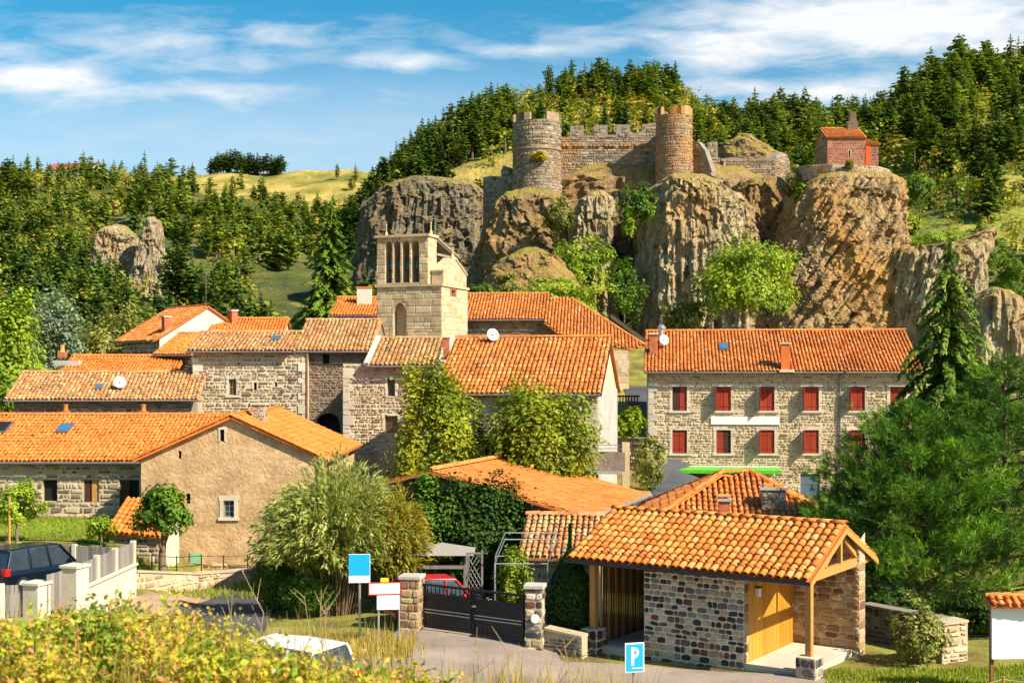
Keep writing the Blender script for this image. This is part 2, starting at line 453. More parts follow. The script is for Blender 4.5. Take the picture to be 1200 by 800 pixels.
CP = np.array([(0, -6, -1.8), (-14, 0, -1.8), (14, 0, -2.2), (0, 4, -2.2),
    (0, 14, -4.9), (-8, 14, -4.5), (8, 14, -5.6), (-16, 16, -4.8), (18, 16, -6.0),
    (0, 27, -8.0), (-8, 27, -7.6), (10, 28, -8.3), (-18, 30, -7.0), (25, 28, -8.3),
    (8, 35, -8.42), (3, 39, -8.55), (10, 36.5, -8.44), (12, 38, -8.42), (9, 38.5, -8.5), (6, 40, -8.5), (5, 36, -8.5), (18, 36, -8.1), (16, 32, -8.15), (20, 44, -8.2), (30, 36, -8.1),
    (-1, 40, -8.25), (-3, 41, -8.25), (-5, 36, -8.1), (-4, 33, -8.2), (0, 34, -8.5), (-9, 34, -8.1), (-9, 42, -8.5),
    (-14, 41, -7.75), (-18, 44, -7.75), (-24, 46, -7.75), (-18, 49, -7.75), (-14.5, 47, -8.2), (-12.5, 45, -8.5), (-11, 50, -8.95), (-13, 56.5, -9.0), (-8, 56, -9.1),
    (-21, 58.5, -6.75), (-26, 60, -6.7), (-20, 53.5, -7.0), (-28, 53, -7.0), (-17.5, 57, -7.1), (-35, 55, -7),
    (-3, 50, -8.4), (3, 52, -8.3), (2, 60, -8.0), (-6, 66, -7.6), (12, 52, -8.2), (15, 72, -7.7), (25, 60, -8.1), (24, 75, -7.7), (9, 70, -6.4),
    (9.5, 80, -4.4), (9.5, 95, -1), (-20, 80, -6.5), (-15, 95, -3), (0, 100, -0.5), (17, 100, -1), (32, 100, -3),
    (0, 130, 3), (20, 130, 3), (-30, 120, -5), (45, 120, -2), (-45, 70, -8), (45, 60, -8), (-35, 40, -7.5), (-40, 95, -7), (-60, 120, -6), (60, 120, -4), (-60, 40, -8), (60, 40, -8)], dtype=float)
def T_raw(X, Y):
    X = np.asarray(X, float); Y = np.asarray(Y, float)
    d2 = (X[..., None] - CP[:, 0]) ** 2 + (Y[..., None] - CP[:, 1]) ** 2 + 1.2
    w = d2 ** -2.0
    return (w * CP[:, 2]).sum(-1) / w.sum(-1)
GX = np.arange(-70, 70.01, 0.7); GY = np.arange(-8, 140.01, 0.7)
gx, gy = np.meshgrid(GX, GY)
gz = np.concatenate([T_raw(gx[i:i + 20], gy[i:i + 20]) for i in range(0, len(GY), 20)])
gz = gz + 0.05 * fbm(np.stack([gx.ravel() * .5, gy.ravel() * .5, gx.ravel() * 0], 1), 3).reshape(gx.shape)
def TZ(x, y):
    fx = min(max((x - GX[0]) / .7, 0), len(GX) - 1.001); fy = min(max((y - GY[0]) / .7, 0), len(GY) - 1.001)
    i, j = int(fx), int(fy); a, b = fx - i, fy - j
    return (gz[j, i] * (1 - a) + gz[j, i + 1] * a) * (1 - b) + (gz[j + 1, i] * (1 - a) + gz[j + 1, i + 1] * a) * b
def gp(px, D, dz=0.0):
    x = (px - 600) / F * D
    return Vector((x, D, TZ(x, D) + dz))
def grid_faces(nx, ny):
    a = (np.arange(ny - 1)[:, None] * nx + np.arange(nx - 1)[None, :]).ravel()
    return np.stack([a, a + 1, a + nx + 1, a + nx], 1)

GROUND = pm('grassy_earth', [(0, (.12, .085, .04)), (.35, (.19, .15, .04)), (.6, (.24, .24, .04)), (1, (.38, .29, .12))], src='noise', vscale=.5, vamt=.2, gscale=9, gamt=.35, bump=.8, bscale=12, bdist=.05)
g = mesh_np('ground', np.stack([gx.ravel(), gy.ravel(), gz.ravel()], 1), grid_faces(len(GX), len(GY)), GROUND, org=(0, 0, 0), smooth=True)
structure(g)

def sheet(name, pts, width, mat, lift=0.03, step=0.35, cross=9):
    """a strip of paving draped over the ground along a centre line; width may vary"""
    P = [Vector((p[0], p[1], 0)) for p in pts]; W = width if isinstance(width, list) else [width] * len(P)
    V = []; n = 0
    for k in range(len(P) - 1):
        a, b = P[k], P[k + 1]; m = max(2, int((b - a).length / step))
        for i in range(m + (k == len(P) - 2)):
            t = i / m; c = a.lerp(b, t); w = W[k] * (1 - t) + W[k + 1] * t
            d0 = (P[k + 1] - P[k]).normalized(); d1 = (P[min(k + 2, len(P) - 1)] - P[max(0, k)]).normalized()
            d = d0.lerp(d1, t * .5).normalized(); s = Vector((d.y, -d.x, 0))
            for j in range(cross):
                q = c + s * w * (j / (cross - 1) - .5)
                V.append((q.x, q.y, TZ(q.x, q.y) + lift))
            n += 1
    o = mesh_np(name, V, grid_faces(cross, n)[:, ::-1], mat, smooth=True)
    return structure(o)
ASPHALT = pm('worn_asphalt', [(0, (.24, .19, .16)), (1, (.36, .29, .24))], src='noise', vscale=.5, vamt=.2, gscale=25, gamt=.3, bump=.4, bscale=60, bdist=.01)
ASPHALT_D = pm('dark_shaded_asphalt', [(0, (.06, .065, .075)), (1, (.09, .09, .10))], src='noise', vscale=.6, vamt=.2, gscale=25, gamt=.3, bump=.4, bscale=60, bdist=.01)  # blue-dark tone puts the side road's shadow into the colour
PAVE = pm('pale_concrete_paving', [(0, (.52, .46, .37))], src='none', vscale=.9, vamt=.2, gscale=14, gamt=.15, bump=.25, bscale=40)
LAWN = pm('lawn', [(0, (.12, .18, .02)), (1, (.24, .32, .03))], src='noise', vscale=.8, vamt=.25, gscale=16, gamt=.35, bump=1.0, bscale=30, bdist=.04)
sheet('road', [(-26, 30.5), (-6, 33.0), (2, 34.2), (8, 32.6), (14, 30.4), (24, 27.6), (40, 24)], [5.0, 6.0, 7.2, 5.6, 4.6, 4.6, 4.6], ASPHALT, .03, cross=15)
sheet('driveway', [(-1.3, 33.4), (-1.4, 36), (-1.2, 42), (-2, 50)], [7.0, 6, 4.6, 3.6], ASPHALT, .045, cross=11)
sheet('side_road', [(-9, 33), (-9.6, 40), (-10.6, 48), (-9.4, 54), (-5.5, 62), (-6, 72)], [3.4, 3.4, 3.6, 3.6, 3.4, 3.2], ASPHALT_D, .05)
SAND = pm('sandy_gravel', [(0, (.30, .20, .13)), (1, (.46, .33, .22))], src='noise', vscale=.6, vamt=.2, gscale=25, gamt=.3, bump=.4, bscale=60, bdist=.01)
sheet('path', [(-11.6, 36), (-12.2, 42), (-12.6, 47), (-11.8, 51.5), (-9.5, 54.0)], [3.4, 2.6, 2.6, 2.2, 1.4], SAND, .035)
sheet('parking_terrace', [(-30, 44.4), (-15.6, 44.4)], 5.6, ASPHALT, .05)
sheet('street', [(4, 61.0), (9.0, 67), (9.6, 80), (9.4, 96)], 3.0, ASPHALT_D, .05)
sheet('lawn', [(-32, 57), (-16.8, 57)], 6.0, LAWN, .04)
sheet('roadside_lawn', [(12.3, 33.6), (26, 32.2)], [3.0, 4.5], LAWN, .06)

# ------------------------------------------------------------------ hills
def lerp_tab(tab, x): return np.interp(x, [t[0] for t in tab], [t[1] for t in tab])
HILL_GRASS = pm('hillside_grass', [(0, (.13, .15, .025)), (.4, (.28, .25, .045)), (.65, (.46, .34, .085)), (1, (.58, .42, .14))], src='noise', vscale=.045, vamt=.2, gscale=.7, gamt=.4, bump=1.0, bscale=1.4, bdist=.6)
HILL_WOOD = pm('wooded_hillside_soil', [(0, (.035, .05, .012)), (.45, (.08, .10, .02)), (.75, (.16, .15, .035)), (1, (.28, .20, .07))], src='noise', vscale=.05, vamt=.2, gscale=.6, gamt=.4, bump=1.0, bscale=1.2, bdist=.6)
HILL_GREEN = pm('bright_green_hillside', [(0, (.07, .10, .015)), (.4, (.16, .20, .03)), (.7, (.30, .30, .05)), (1, (.42, .28, .10))], src='noise', vscale=.07, vamt=.2, gscale=.6, gamt=.4, bump=1.0, bscale=1.2, bdist=.6)
class Hill:
    """slope from a foot line up to a crest line; s = picture column of the crest, t = 0 foot .. 1 crest .. 1.5 behind it"""
    def __init__(h, px0, px1, foot, crest, shape=1.0, rough=2.0, seed=0.0):
        h.px0, h.px1, h.foot, h.crest, h.shape, h.rough, h.seed = px0, px1, foot, crest, shape, rough, seed
    def pt(h, px, t):
        px = np.asarray(px, float); t = np.asarray(t, float)
        Yf = lerp_tab([(a, b) for a, b, c in h.foot], px); zf = lerp_tab([(a, c) for a, b, c in h.foot], px)
        Yc = lerp_tab([(a, c) for a, b, c in h.crest], px); pc = lerp_tab([(a, b) for a, b, c in h.crest], px)
        zc = (HZ - pc) / F * Yc
        tt = np.clip(t, 0, 1)
        Y = Yf + (Yc - Yf) * t
        z = zf + (zc - zf) * tt ** h.shape - np.clip(t - 1, 0, 1) ** 1.5 * 30
        X = (px - 600) / F * Y
        P = np.stack([X, Y, np.zeros_like(X)], -1).reshape(-1, 3) / 22.0 + h.seed
        z = z + (h.rough * fbm(P, 4)).reshape(z.shape) * np.clip(tt * 6, 0, 1)
        return np.stack([X, Y, z], -1)
    def build(h, name, mat, nx=150, nt=90):
        pxs = np.linspace(h.px0, h.px1, nx); ts = np.linspace(0, 1.5, nt)
        A, B = np.meshgrid(pxs, ts)
        V = h.pt(A, B).reshape(-1, 3)
        o = mesh_np(name, V, grid_faces(nx, nt), mat, org=(0, 0, 0), smooth=True)
        return structure(o)
# far plateau with fields, left wooded slope, hill behind the castle, hill on the right
hill_far = Hill(-300, 640, [(-300, 380, 10), (640, 380, 10)], [(-300, 205, 720), (200, 203, 720), (260, 202, 720), (420, 200, 700), (640, 215, 700)], 1.0, 3.0, 3.1)
hill_far.build('far_plateau', HILL_GRASS, 120, 60)
hill_left = Hill(-260, 520, [(-260, 112, -6), (520, 112, -5)], [(-260, 204, 400), (0, 206, 400), (110, 208, 400), (180, 216, 400), (240, 236, 395), (330, 246, 390), (400, 255, 380), (460, 268, 360), (520, 280, 340)], 1.12, 5.0, 9.7)
hill_left.build('wooded_hill', HILL_WOOD, 200, 120)
hill_mid = Hill(385, 860, [(385, 150, -6), (450, 165, 0), (560, 172, 3), (860, 175, 4)],
                [(385, 300, 300), (415, 262, 300), (450, 215, 300), (500, 172, 300), (550, 140, 300), (620, 116, 300), (700, 102, 300), (760, 99, 300), (800, 112, 300), (830, 145, 300), (860, 160, 300)], 0.95, 2.6, 21.3)
hill_mid.build('castle_hill', HILL_GRASS, 150, 100)
hill_right = Hill(770, 1500, [(770, 165, 2), (1000, 150, 0), (1500, 140, -6)],
                  [(770, 160, 330), (830, 150, 330), (900, 146, 330), (1000, 142, 330), (1050, 126, 330), (1090, 98, 330), (1130, 84, 330), (1200, 78, 330), (1350, 62, 330), (1500, 58, 330)], 0.9, 3.5, 33.0)
hill_right.build('forest_hill', HILL_GREEN, 170, 110)

# a broad sheet of land under and behind everything, out to the horizon
lx = np.linspace(-4000, 4000, 60); ly = np.linspace(-300, 5200, 60)
A, B = np.meshgrid(lx, ly)
V = np.stack([A.ravel(), B.ravel(), np.where(B < 640, -14.0, -14 + (np.clip(B, 640, 5200) - 640) * 0.004).ravel()], 1)
structure(mesh_np('land', V, grid_faces(60, 60), HILL_GRASS, org=(0, 0, 0)))

# ------------------------------------------------------------------ rock masses
def rock_mat(name, stops, orange, streak=(1, 1, .18), tilt=0.0, moss=0.7):
    m, nt = new_mat(name); T = NT(nt)
    out = T.n('ShaderNodeOutputMaterial'); b = T.n('ShaderNodeBsdfPrincipled'); T.l(b.outputs[0], out.inputs[0])
    b.inputs['Roughness'].default_value = .95; b.inputs['Specular IOR Level'].default_value = .15
    mp = T.n('ShaderNodeMapping'); mp.inputs['Rotation'].default_value = (0, tilt, 0); T.l(T.pos(), mp.inputs['Vector'])
    sv = T.mul(mp.outputs[0], streak)
    fac = T.math('ADD', T.math('MULTIPLY', T.noise(.9, 7, .72, sv), .75), T.math('MULTIPLY', T.noise(.16, 4, .6), .25))
    col = T.ramp(fac, stops)
    fine = T.noise(3.5, 6, .75, sv)
    col = T.mix(1.0, col, T.ramp(fine, [(.36, (.42,) * 3), (.60, (1.35,) * 3)]), 'MULTIPLY')
    if orange > 0:
        o1 = T.ramp(T.noise(.12, 6, .7, T.mul(T.pos(), (1, 1, .55))), [(.47, (0, 0, 0)), (.60, (1, 1, 1))])
        col = T.mix(T.math('MULTIPLY', o1, orange), col, T.mix(T.noise(.9, 4, .6), (.52, .22, .04), (.66, .42, .16)))
    # grass clings to the flatter ledges
    gn = T.n('ShaderNodeNewGeometry'); sp = T.n('ShaderNodeSeparateXYZ'); T.l(gn.outputs['Normal'], sp.inputs[0])
    up = T.ramp(T.math('ADD', sp.outputs[2], T.math('MULTIPLY', T.math('SUBTRACT', T.noise(.5, 5, .7), .5), .9)), [(.52, (0, 0, 0)), (.80, (1, 1, 1))])
    col = T.mix(T.math('MULTIPLY', up, moss), col, T.mix(T.noise(.35, 4, .6), (.18, .20, .02), (.58, .42, .10)))
    T.l(col, b.inputs['Base Color'])
    bp = T.n('ShaderNodeBump'); bp.inputs['Strength'].default_value = 1.0; bp.inputs['Distance'].default_value = .6
    T.l(fine, bp.inputs['Height']); T.l(bp.outputs[0], b.inputs['Normal'])
    return m
ROCK_GREY = rock_mat('basalt_columns', [(.30, (.12, .095, .06)), (.42, (.34, .27, .17)), (.54, (.54, .45, .29)), (.68, (.68, .59, .42))], .45)
ROCK_ORANGE = rock_mat('lichened_rock', [(.30, (.12, .075, .045)), (.42, (.34, .23, .13)), (.55, (.52, .36, .20)), (.70, (.62, .47, .30))], .85, (1, 1, .3), .55)
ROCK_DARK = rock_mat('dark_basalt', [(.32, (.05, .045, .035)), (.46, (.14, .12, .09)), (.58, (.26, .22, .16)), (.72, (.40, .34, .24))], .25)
ROCK_BROWN = rock_mat('brown_rock', [(.32, (.08, .05, .03)), (.45, (.26, .17, .095)), (.58, (.42, .29, .17)), (.72, (.54, .40, .25))], .45, (1, 1, .7), moss=.9)
ROCK_PALE = rock_mat('pale_crag', [(.34, (.10, .075, .05)), (.46, (.34, .27, .18)), (.58, (.52, .43, .30)), (.72, (.62, .54, .40))], .35, (1, 1, .4))

def rock(name, label, rows, D, ry, mat, amp=1.6, colw=0.0, shear=0.0, seed=0.0, nu=230, nv=150, power=2.6, lean=0.0, fscale=1.0, cat='rock'):
    """closed lump; rows = (picture row, left column, right column) from the top down at depth D; ry = half depth in metres"""
    rows = sorted(rows)
    py = np.array([r[0] for r in rows], float)
    vs_ = np.linspace(0, 1, nv)
    pyv = py[0] + (py[-1] - py[0]) * vs_
    L = np.interp(pyv, py, [r[1] for r in rows]); Rr = np.interp(pyv, py, [r[2] for r in rows])
    k = D / F
    z = (HZ - pyv) * k
    cxv = ((L + Rr) / 2 - 600) * k; rx = (Rr - L) / 2 * k
    ang = np.linspace(0, 2 * math.pi, nu, endpoint=False)
    c, s = np.cos(ang), np.sin(ang)
    rr = (np.abs(c) ** power + np.abs(s) ** power) ** (-1 / power)
    ex, ey = c * rr, s * rr
    dep = ry * (0.35 + 0.65 * np.clip(rx / rx.max(), 0, 1)) + lean * vs_
    X = cxv[:, None] + rx[:, None] * ex[None, :]
    Y = D + dep[:, None] * ey[None, :] + lean * 0.0
    Z = np.repeat(z[:, None], nu, 1)
    P = np.stack([X, Y, Z], -1).reshape(-1, 3)
    # displacement: broad bulges, ledges, columns
    Q = P / fscale + seed
    n = fbm(Q / 9.0, 4, .55) * amp + fbm(Q / np.array([3.2, 3.2, 5.0]), 4, .6) * amp * .62 + fbm(Q / 1.3, 4, .65) * amp * .36 + (np.abs(fbm(Q / 2.1 + 31, 4, .6)) - .2) * amp * .5
    for sc_, am_ in ((2.6, .26), (1.1, .17)):
        w_ = np.stack([fbm(Q / 3.1 + 3, 3), fbm(Q / 3.1 + 13, 3), fbm(Q / 3.1 + 23, 3)], 1) * 1.6
        I_ = np.floor((Q * np.array([1, 1, .7]) + w_ + np.array([.35, .1, 0]) * Q[:, 2:3]) / sc_).astype(np.int64)
        n = n + _h(I_[:, 0], I_[:, 1], I_[:, 2]) * am_ * amp
    if colw > 0:
        q = (Q[:, 0] - shear * Q[:, 2] + .6 * Q[:, 1] * .3) / colw
        cc = vnoise(np.stack([q, Q[:, 1] / colw * .6, Q[:, 2] * .05], 1))
        c2 = vnoise(np.stack([q * 2.3, Q[:, 1] / colw * 1.4, Q[:, 2] * .12], 1))
        n = n + (np.abs(cc) - .35) * .8 * colw + (np.abs(c2) - .35) * .45 * colw
        w_ = fbm(Q / 2.5 + 7, 3)
        ca_ = np.floor(q * 1.7 + w_ * .8); cb_ = np.floor(Q[:, 1] / colw * 1.2 + w_ * .5); cz_ = np.floor((Q[:, 2] + w_ * 1.5) / (2.2 * colw) + _h(ca_.astype(np.int64), cb_.astype(np.int64), ca_.astype(np.int64)))
        n = n + _h(ca_.astype(np.int64), cb_.astype(np.int64), cz_.astype(np.int64)) * .34 * colw
    nx_ = np.tile(ex, nv) ; ny_ = np.tile(ey, nv)
    ln = np.sqrt(nx_ ** 2 + ny_ ** 2); edge = np.repeat(np.clip(np.minimum(vs_ * 14, 1), .25, 1), nu)
    P[:, 0] += nx_ / ln * n * edge * .75; P[:, 1] += ny_ / ln * n * edge
    P[:, 2] += fbm(Q / 3.0 + 50, 3, .6) * amp * .55 * np.repeat(np.clip(1 - vs_ * .6, 0, 1), nu)
    a = (np.arange(nv - 1)[:, None] * nu + np.arange(nu)[None, :]); b = (np.arange(nv - 1)[:, None] * nu + (np.arange(nu) + 1)[None, :] % nu)
    Fq = np.stack([a.ravel(), (a + nu).ravel(), (b + nu).ravel(), b.ravel()], 1)[:, ::-1]
    # top cap: shrinking rings
    V = [P]; base = 0; faces = [Fq]; cnt = len(P); ctr = P[:nu].mean(0); prev = np.arange(nu)
    for f in (.8, .55, .3, .05):
        ring = ctr + (P[:nu] - ctr) * f; ring[:, 2] += (1 - f) * amp * .5 + fbm(ring / 2.0 + seed, 3) * amp * .4
        V.append(ring); cur = cnt + np.arange(nu); cnt += nu
        faces.append(np.stack([prev, np.roll(prev, -1), np.roll(cur, -1), cur], 1)); prev = cur
    o = mesh_np(name, np.concatenate(V), np.concatenate(faces), mat, org=Vector((cxv[-1], D, z[-1])), smooth=False)
    return tag(o, label, cat)

rock('castle_rock', 'broad brown rock plateau that the castle ruin stands on',
     [(206, 640, 900), (222, 600, 930), (250, 580, 940), (300, 565, 950), (400, 550, 960)], 178, 13, ROCK_BROWN, 1.3, 0, 0, 41.0, nu=200, nv=90)
rock('basalt_cliff', 'dark grey basalt cliff under the yellow grass slope behind the bell tower',
     [(216, 470, 556), (224, 448, 566), (240, 432, 572), (270, 424, 576), (310, 418, 580), (350, 414, 590), (390, 410, 600)], 205, 12, ROCK_DARK, 1.0, 1.3, .12, 2.0)
rock('rock_outcrop', 'dark rough rock footing below the round tower with the lean ruined wall',
     [(228, 590, 650), (240, 580, 668), (262, 570, 672), (300, 560, 680), (340, 552, 700), (400, 545, 720)], 158, 9, ROCK_BROWN, 1.5, 0, 0, 5.0)
rock('rock_pillar', 'pale grass-topped basalt pillar below the middle of the curtain wall',
     [(226, 690, 708), (236, 680, 716), (262, 668, 716), (300, 664, 718), (345, 660, 722), (400, 655, 730)], 153, 5.5, ROCK_GREY, .9, .9, .0, 8.0, nu=180, nv=130)
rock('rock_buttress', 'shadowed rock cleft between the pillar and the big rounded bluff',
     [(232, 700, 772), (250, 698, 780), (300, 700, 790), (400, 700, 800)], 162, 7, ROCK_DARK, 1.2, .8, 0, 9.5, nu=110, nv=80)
rock('rock_bluff', 'big rounded bluff of grey basalt below the orange-stained tower',
     [(212, 776, 826), (220, 764, 842), (240, 754, 862), (270, 750, 870), (310, 748, 874), (350, 746, 876), (400, 742, 880)], 152, 9.5, ROCK_GREY, .85, 1.0, .0, 11.0, nu=280, nv=180)
rock('rock_shoulder', 'brown broken rock shoulder between the rounded bluff and the chapel rock',
     [(216, 862, 914), (228, 852, 924), (260, 850, 930), (300, 848, 936), (350, 850, 940), (400, 850, 950)], 160, 8, ROCK_BROWN, 1.5, .0, .4, 14.0)
rock('chapel_rock', 'tall orange-streaked cliff carrying the red chapel',
     [(211, 946, 1040), (216, 936, 1050), (228, 926, 1056), (250, 918, 1058), (290, 906, 1060), (330, 896, 1062), (370, 890, 1064), (410, 880, 1070)], 150, 10, ROCK_ORANGE, .72, 1.2, .75, 17.0, nu=300, nv=190)
rock('columnar_ridge', 'pale fluted basalt ridge dropping from the chapel rock behind the tall spruce',
     [(268, 1152, 1163), (282, 1128, 1162), (293, 1050, 1160), (300, 1040, 1156), (330, 1036, 1150), (370, 1032, 1150), (430, 1030, 1160)], 143, 5, ROCK_GREY, .8, 1.1, .25, 22.0, nu=260, nv=130)
rock('low_crag', 'pale rounded crag at the foot of the fluted ridge beside the pine',
     [(342, 1152, 1178), (350, 1140, 1190), (375, 1134, 1196), (410, 1130, 1198), (460, 1126, 1200)], 134, 5, ROCK_GREY, .9, 1.0, .1, 25.0, nu=120, nv=80)
rock('rock_spire', 'thin pale rock spire standing on the wooded slope',
     [(258, 173, 187), (270, 168, 188), (290, 162, 192), (315, 158, 204), (335, 152, 218), (365, 146, 228)], 200, 5, ROCK_PALE, .9, .5, 0, 28.0, nu=160, nv=120)
rock('rock_crag', 'broad pale crag on the wooded slope beside the thin spire',
     [(268, 122, 150), (280, 116, 160), (300, 114, 166), (325, 110, 180), (352, 104, 200)], 206, 6, ROCK_PALE, 1.3, .5, .2, 31.0, nu=120, nv=90)
rock('grassy_ledge', 'grass-capped rock ledge in front of the dark rock footing',
     [(296, 606, 640), (306, 590, 660), (325, 572, 676), (350, 560, 690), (400, 550, 700)], 143, 6, ROCK_BROWN, 1.1, 0, 0, 44.0, nu=160, nv=90)
rock('rock_rib', 'narrow lichened rock rib between the rounded bluff and the brown shoulder',
     [(232, 846, 866), (250, 838, 876), (290, 834, 884), (340, 832, 892), (400, 830, 900)], 150, 6, ROCK_ORANGE, 1.2, .8, .2, 47.0, nu=160, nv=110)
rock('rock_knoll', 'grey broken rock knoll above the ruined walls beside the chapel',
     [(160, 862, 880), (170, 846, 892), (186, 836, 915), (215, 832, 930)], 182, 7, ROCK_BROWN, 1.0, 0, 0, 35.0, nu=110, nv=60)
# ================================================================== BUILDING PARTS
Zv = Vector((0, 0, 1))
class Fr:
    """frame of a wall: A = lower left corner seen from outside, u = direction to the right"""
    def __init__(s, A, u):
        s.A = Vector(A); s.u = Vector((u[0], u[1], 0)).normalized(); s.n = Vector((s.u.y, -s.u.x, 0))
    def p(s, a, t, d=0.0): return s.A + s.u * a + Zv * t + s.n * d
    def pn(s, a, t, d):
        a = np.asarray(a, float); t = np.asarray(t, float); d = np.asarray(d, float) + 0 * a
        A, u, n = np.array(s.A), np.array(s.u), np.array(s.n)
        return A + a[..., None] * u + t[..., None] * np.array([0, 0, 1.0]) + d[..., None] * n
    def inv(s, px, py):
        d = Vector(((px - 600) / F, 1, (HZ - py) / F)); k = s.A.dot(s.n) / d.dot(s.n); q = d * k - s.A
        return q.dot(s.u), q.z
    def rect(s, x0, y0, x1, y1):
        a, t1 = s.inv(x0, y0); b, t0 = s.inv(x1, y1)
        return (a, t0, b, t1)
def along(A, u, px):
    k = (px - 600) / F
    return (k * A[1] - A[0]) / (u[0] - k * u[1])

def clip(poly, x0, y0, x1, y1):
    for ax, lim, sg in ((0, x0, 1), (0, x1, -1), (1, y0, 1), (1, y1, -1)):
        out = []
        for i in range(len(poly)):
            a, b = poly[i], poly[(i + 1) % len(poly)]
            da, db = sg * (a[ax] - lim), sg * (b[ax] - lim)
            if da >= 0: out.append(a)
            if da * db < 0:
                k = da / (da - db); out.append((a[0] + (b[0] - a[0]) * k, a[1] + (b[1] - a[1]) * k))
        poly = out
        if len(poly) < 3: return []
    return poly
def inpoly(x, y, poly):
    x = np.asarray(x, float); r = np.zeros(x.shape, bool); n = len(poly)
    for i in range(n):
        (ax, ay), (bx, by) = poly[i], poly[(i + 1) % n]
        c = ((ay > y) != (by > y)) & (x < (bx - ax) * (y - ay) / ((by - ay) if by != ay else 1e-9) + ax)
        r ^= c
    return r

def wall(name, fr, poly, opens, mat, parent, reveal=0.22):
    """wall with real openings and their reveals; opens = (s0, t0, s1, t1)"""
    xs = sorted(set([min(p[0] for p in poly), max(p[0] for p in poly)] + [o[0] for o in opens] + [o[2] for o in opens]))
    ys = sorted(set([min(p[1] for p in poly), max(p[1] for p in poly)] + [o[1] for o in opens] + [o[3] for o in opens]))
    mb = MB()
    for i in range(len(xs) - 1):
        for j in range(len(ys) - 1):
            mx, my = (xs[i] + xs[i + 1]) / 2, (ys[j] + ys[j + 1]) / 2
            if any(o[0] < mx < o[2] and o[1] < my < o[3] for o in opens): continue
            q = clip(poly, xs[i], ys[j], xs[i + 1], ys[j + 1])
            if len(q) >= 3: mb.poly([fr.p(a, t) for a, t in q])
    for (a, t0, b, t1) in opens:
        r = -reveal
        mb.poly([fr.p(a, t0), fr.p(b, t0), fr.p(b, t0, r), fr.p(a, t0, r)]); mb.poly([fr.p(a, t1, r), fr.p(b, t1, r), fr.p(b, t1), fr.p(a, t1)])
        mb.poly([fr.p(a, t0), fr.p(a, t0, r), fr.p(a, t1, r), fr.p(a, t1)]); mb.poly([fr.p(b, t0, r), fr.p(b, t0), fr.p(b, t1), fr.p(b, t1, r)])
    return mb.build(name, mat, parent)

def stones(name, place, poly, opens, mat, parent, sw=.42, sh=.22, proud=.035, gap=.026, seed=1, margin=0.0, kind='stuff', jit=.55, round_=.32):
    """courses of uneven stones in front of the mortar; place(s, t, d) -> points"""
    rg = random.Random(seed); Q = []; tn = []
    ymin, ymax = min(p[1] for p in poly), max(p[1] for p in poly); xmin, xmax = min(p[0] for p in poly), max(p[0] for p in poly)
    y = ymin + .01
    while y < ymax:
        h = sh * rg.choice((.55, .75, .9, 1.0, 1.15, 1.5)) * rg.uniform(.9, 1.1); x = xmin - rg.uniform(0, sw)
        while x < xmax:
            w = sw * rg.choice((.45, .6, .8, 1.0, 1.3, 2.0)) * rg.uniform(.85, 1.15)
            a, b, c, d = x + gap * rg.uniform(.5, 1.3), y + gap * rg.uniform(.4, 1.3), x + w - gap * rg.uniform(.5, 1.3), y + h - gap * rg.uniform(.4, 1.3)
            x += w
            a = max(a, xmin); c = min(c, xmax); d = min(d, ymax)
            if c - a < .05 or d - b < .04: continue
            hit = False
            for o in opens:
                if a < o[2] + margin and c > o[0] - margin and b < o[3] + margin and d > o[1] - margin:
                    if a < o[0] - margin - .06 and c <= o[2] + margin: c = o[0] - margin - .01
                    elif c > o[2] + margin + .06 and a >= o[0] - margin: a = o[2] + margin + .01
                    elif d > o[3] + margin + .05 and b >= o[1]: b = o[3] + margin + .01
                    elif b < o[1] - margin - .05: d = o[1] - margin - .01
                    else: hit = True
            if hit or c - a < .05 or d - b < .04: continue
            Q.append((a, b, c, d)); tn.append(rg.random())
        y += h
    Q = np.array(Q); tn = np.array(tn)
    keep = inpoly((Q[:, 0] + Q[:, 2]) / 2, (Q[:, 1] + Q[:, 3]) / 2, poly)
    for k0, k1 in ((0, 3), (2, 3)):
        keep &= inpoly(Q[:, k0], Q[:, k1] - .02, [(p[0] + (1e-4 if p[0] == xmax else -1e-4 if p[0] == xmin else 0), p[1]) for p in poly])
    Q, tn = Q[keep], tn[keep]; n = len(Q)
    rr = np.random.default_rng(seed)
    a, b, c, d = Q.T; w, h = c - a, d - b
    j = lambda: rr.uniform(-1, 1, n) * jit * .5
    m = np.minimum(w, h)
    outer = [(a + np.abs(j()) * m, b + np.abs(j()) * m), (c - np.abs(j()) * m, b + np.abs(j()) * m), (c - np.abs(j()) * m, d - np.abs(j()) * m), (a + np.abs(j()) * m, d - np.abs(j()) * m)]
    cxm, cym = (a + c) / 2, (b + d) / 2
    V = []
    pr = proud * rr.uniform(.5, 1.5, n)
    for (px_, py_) in outer: V.append(place(px_, py_, np.zeros(n)))
    for (px_, py_) in outer:
        k = round_ * np.minimum(1, .12 / np.maximum(w, .1)) + .08
        V.append(place(px_ + (cxm - px_) * k, py_ + (cym - py_) * (k + .1), pr))
    V = np.stack(V, 1).reshape(-1, 3)
    o8 = np.arange(n)[:, None, None] * 8
    f = np.array([(4, 5, 6, 7), (0, 1, 5, 4), (1, 2, 6, 5), (2, 3, 7, 6), (3, 0, 4, 7)])[None]
    o = mesh_np(name, V, (o8 + f).reshape(-1, 4), mat, parent, tone=np.repeat(tn, 5), kind=kind)
    return o

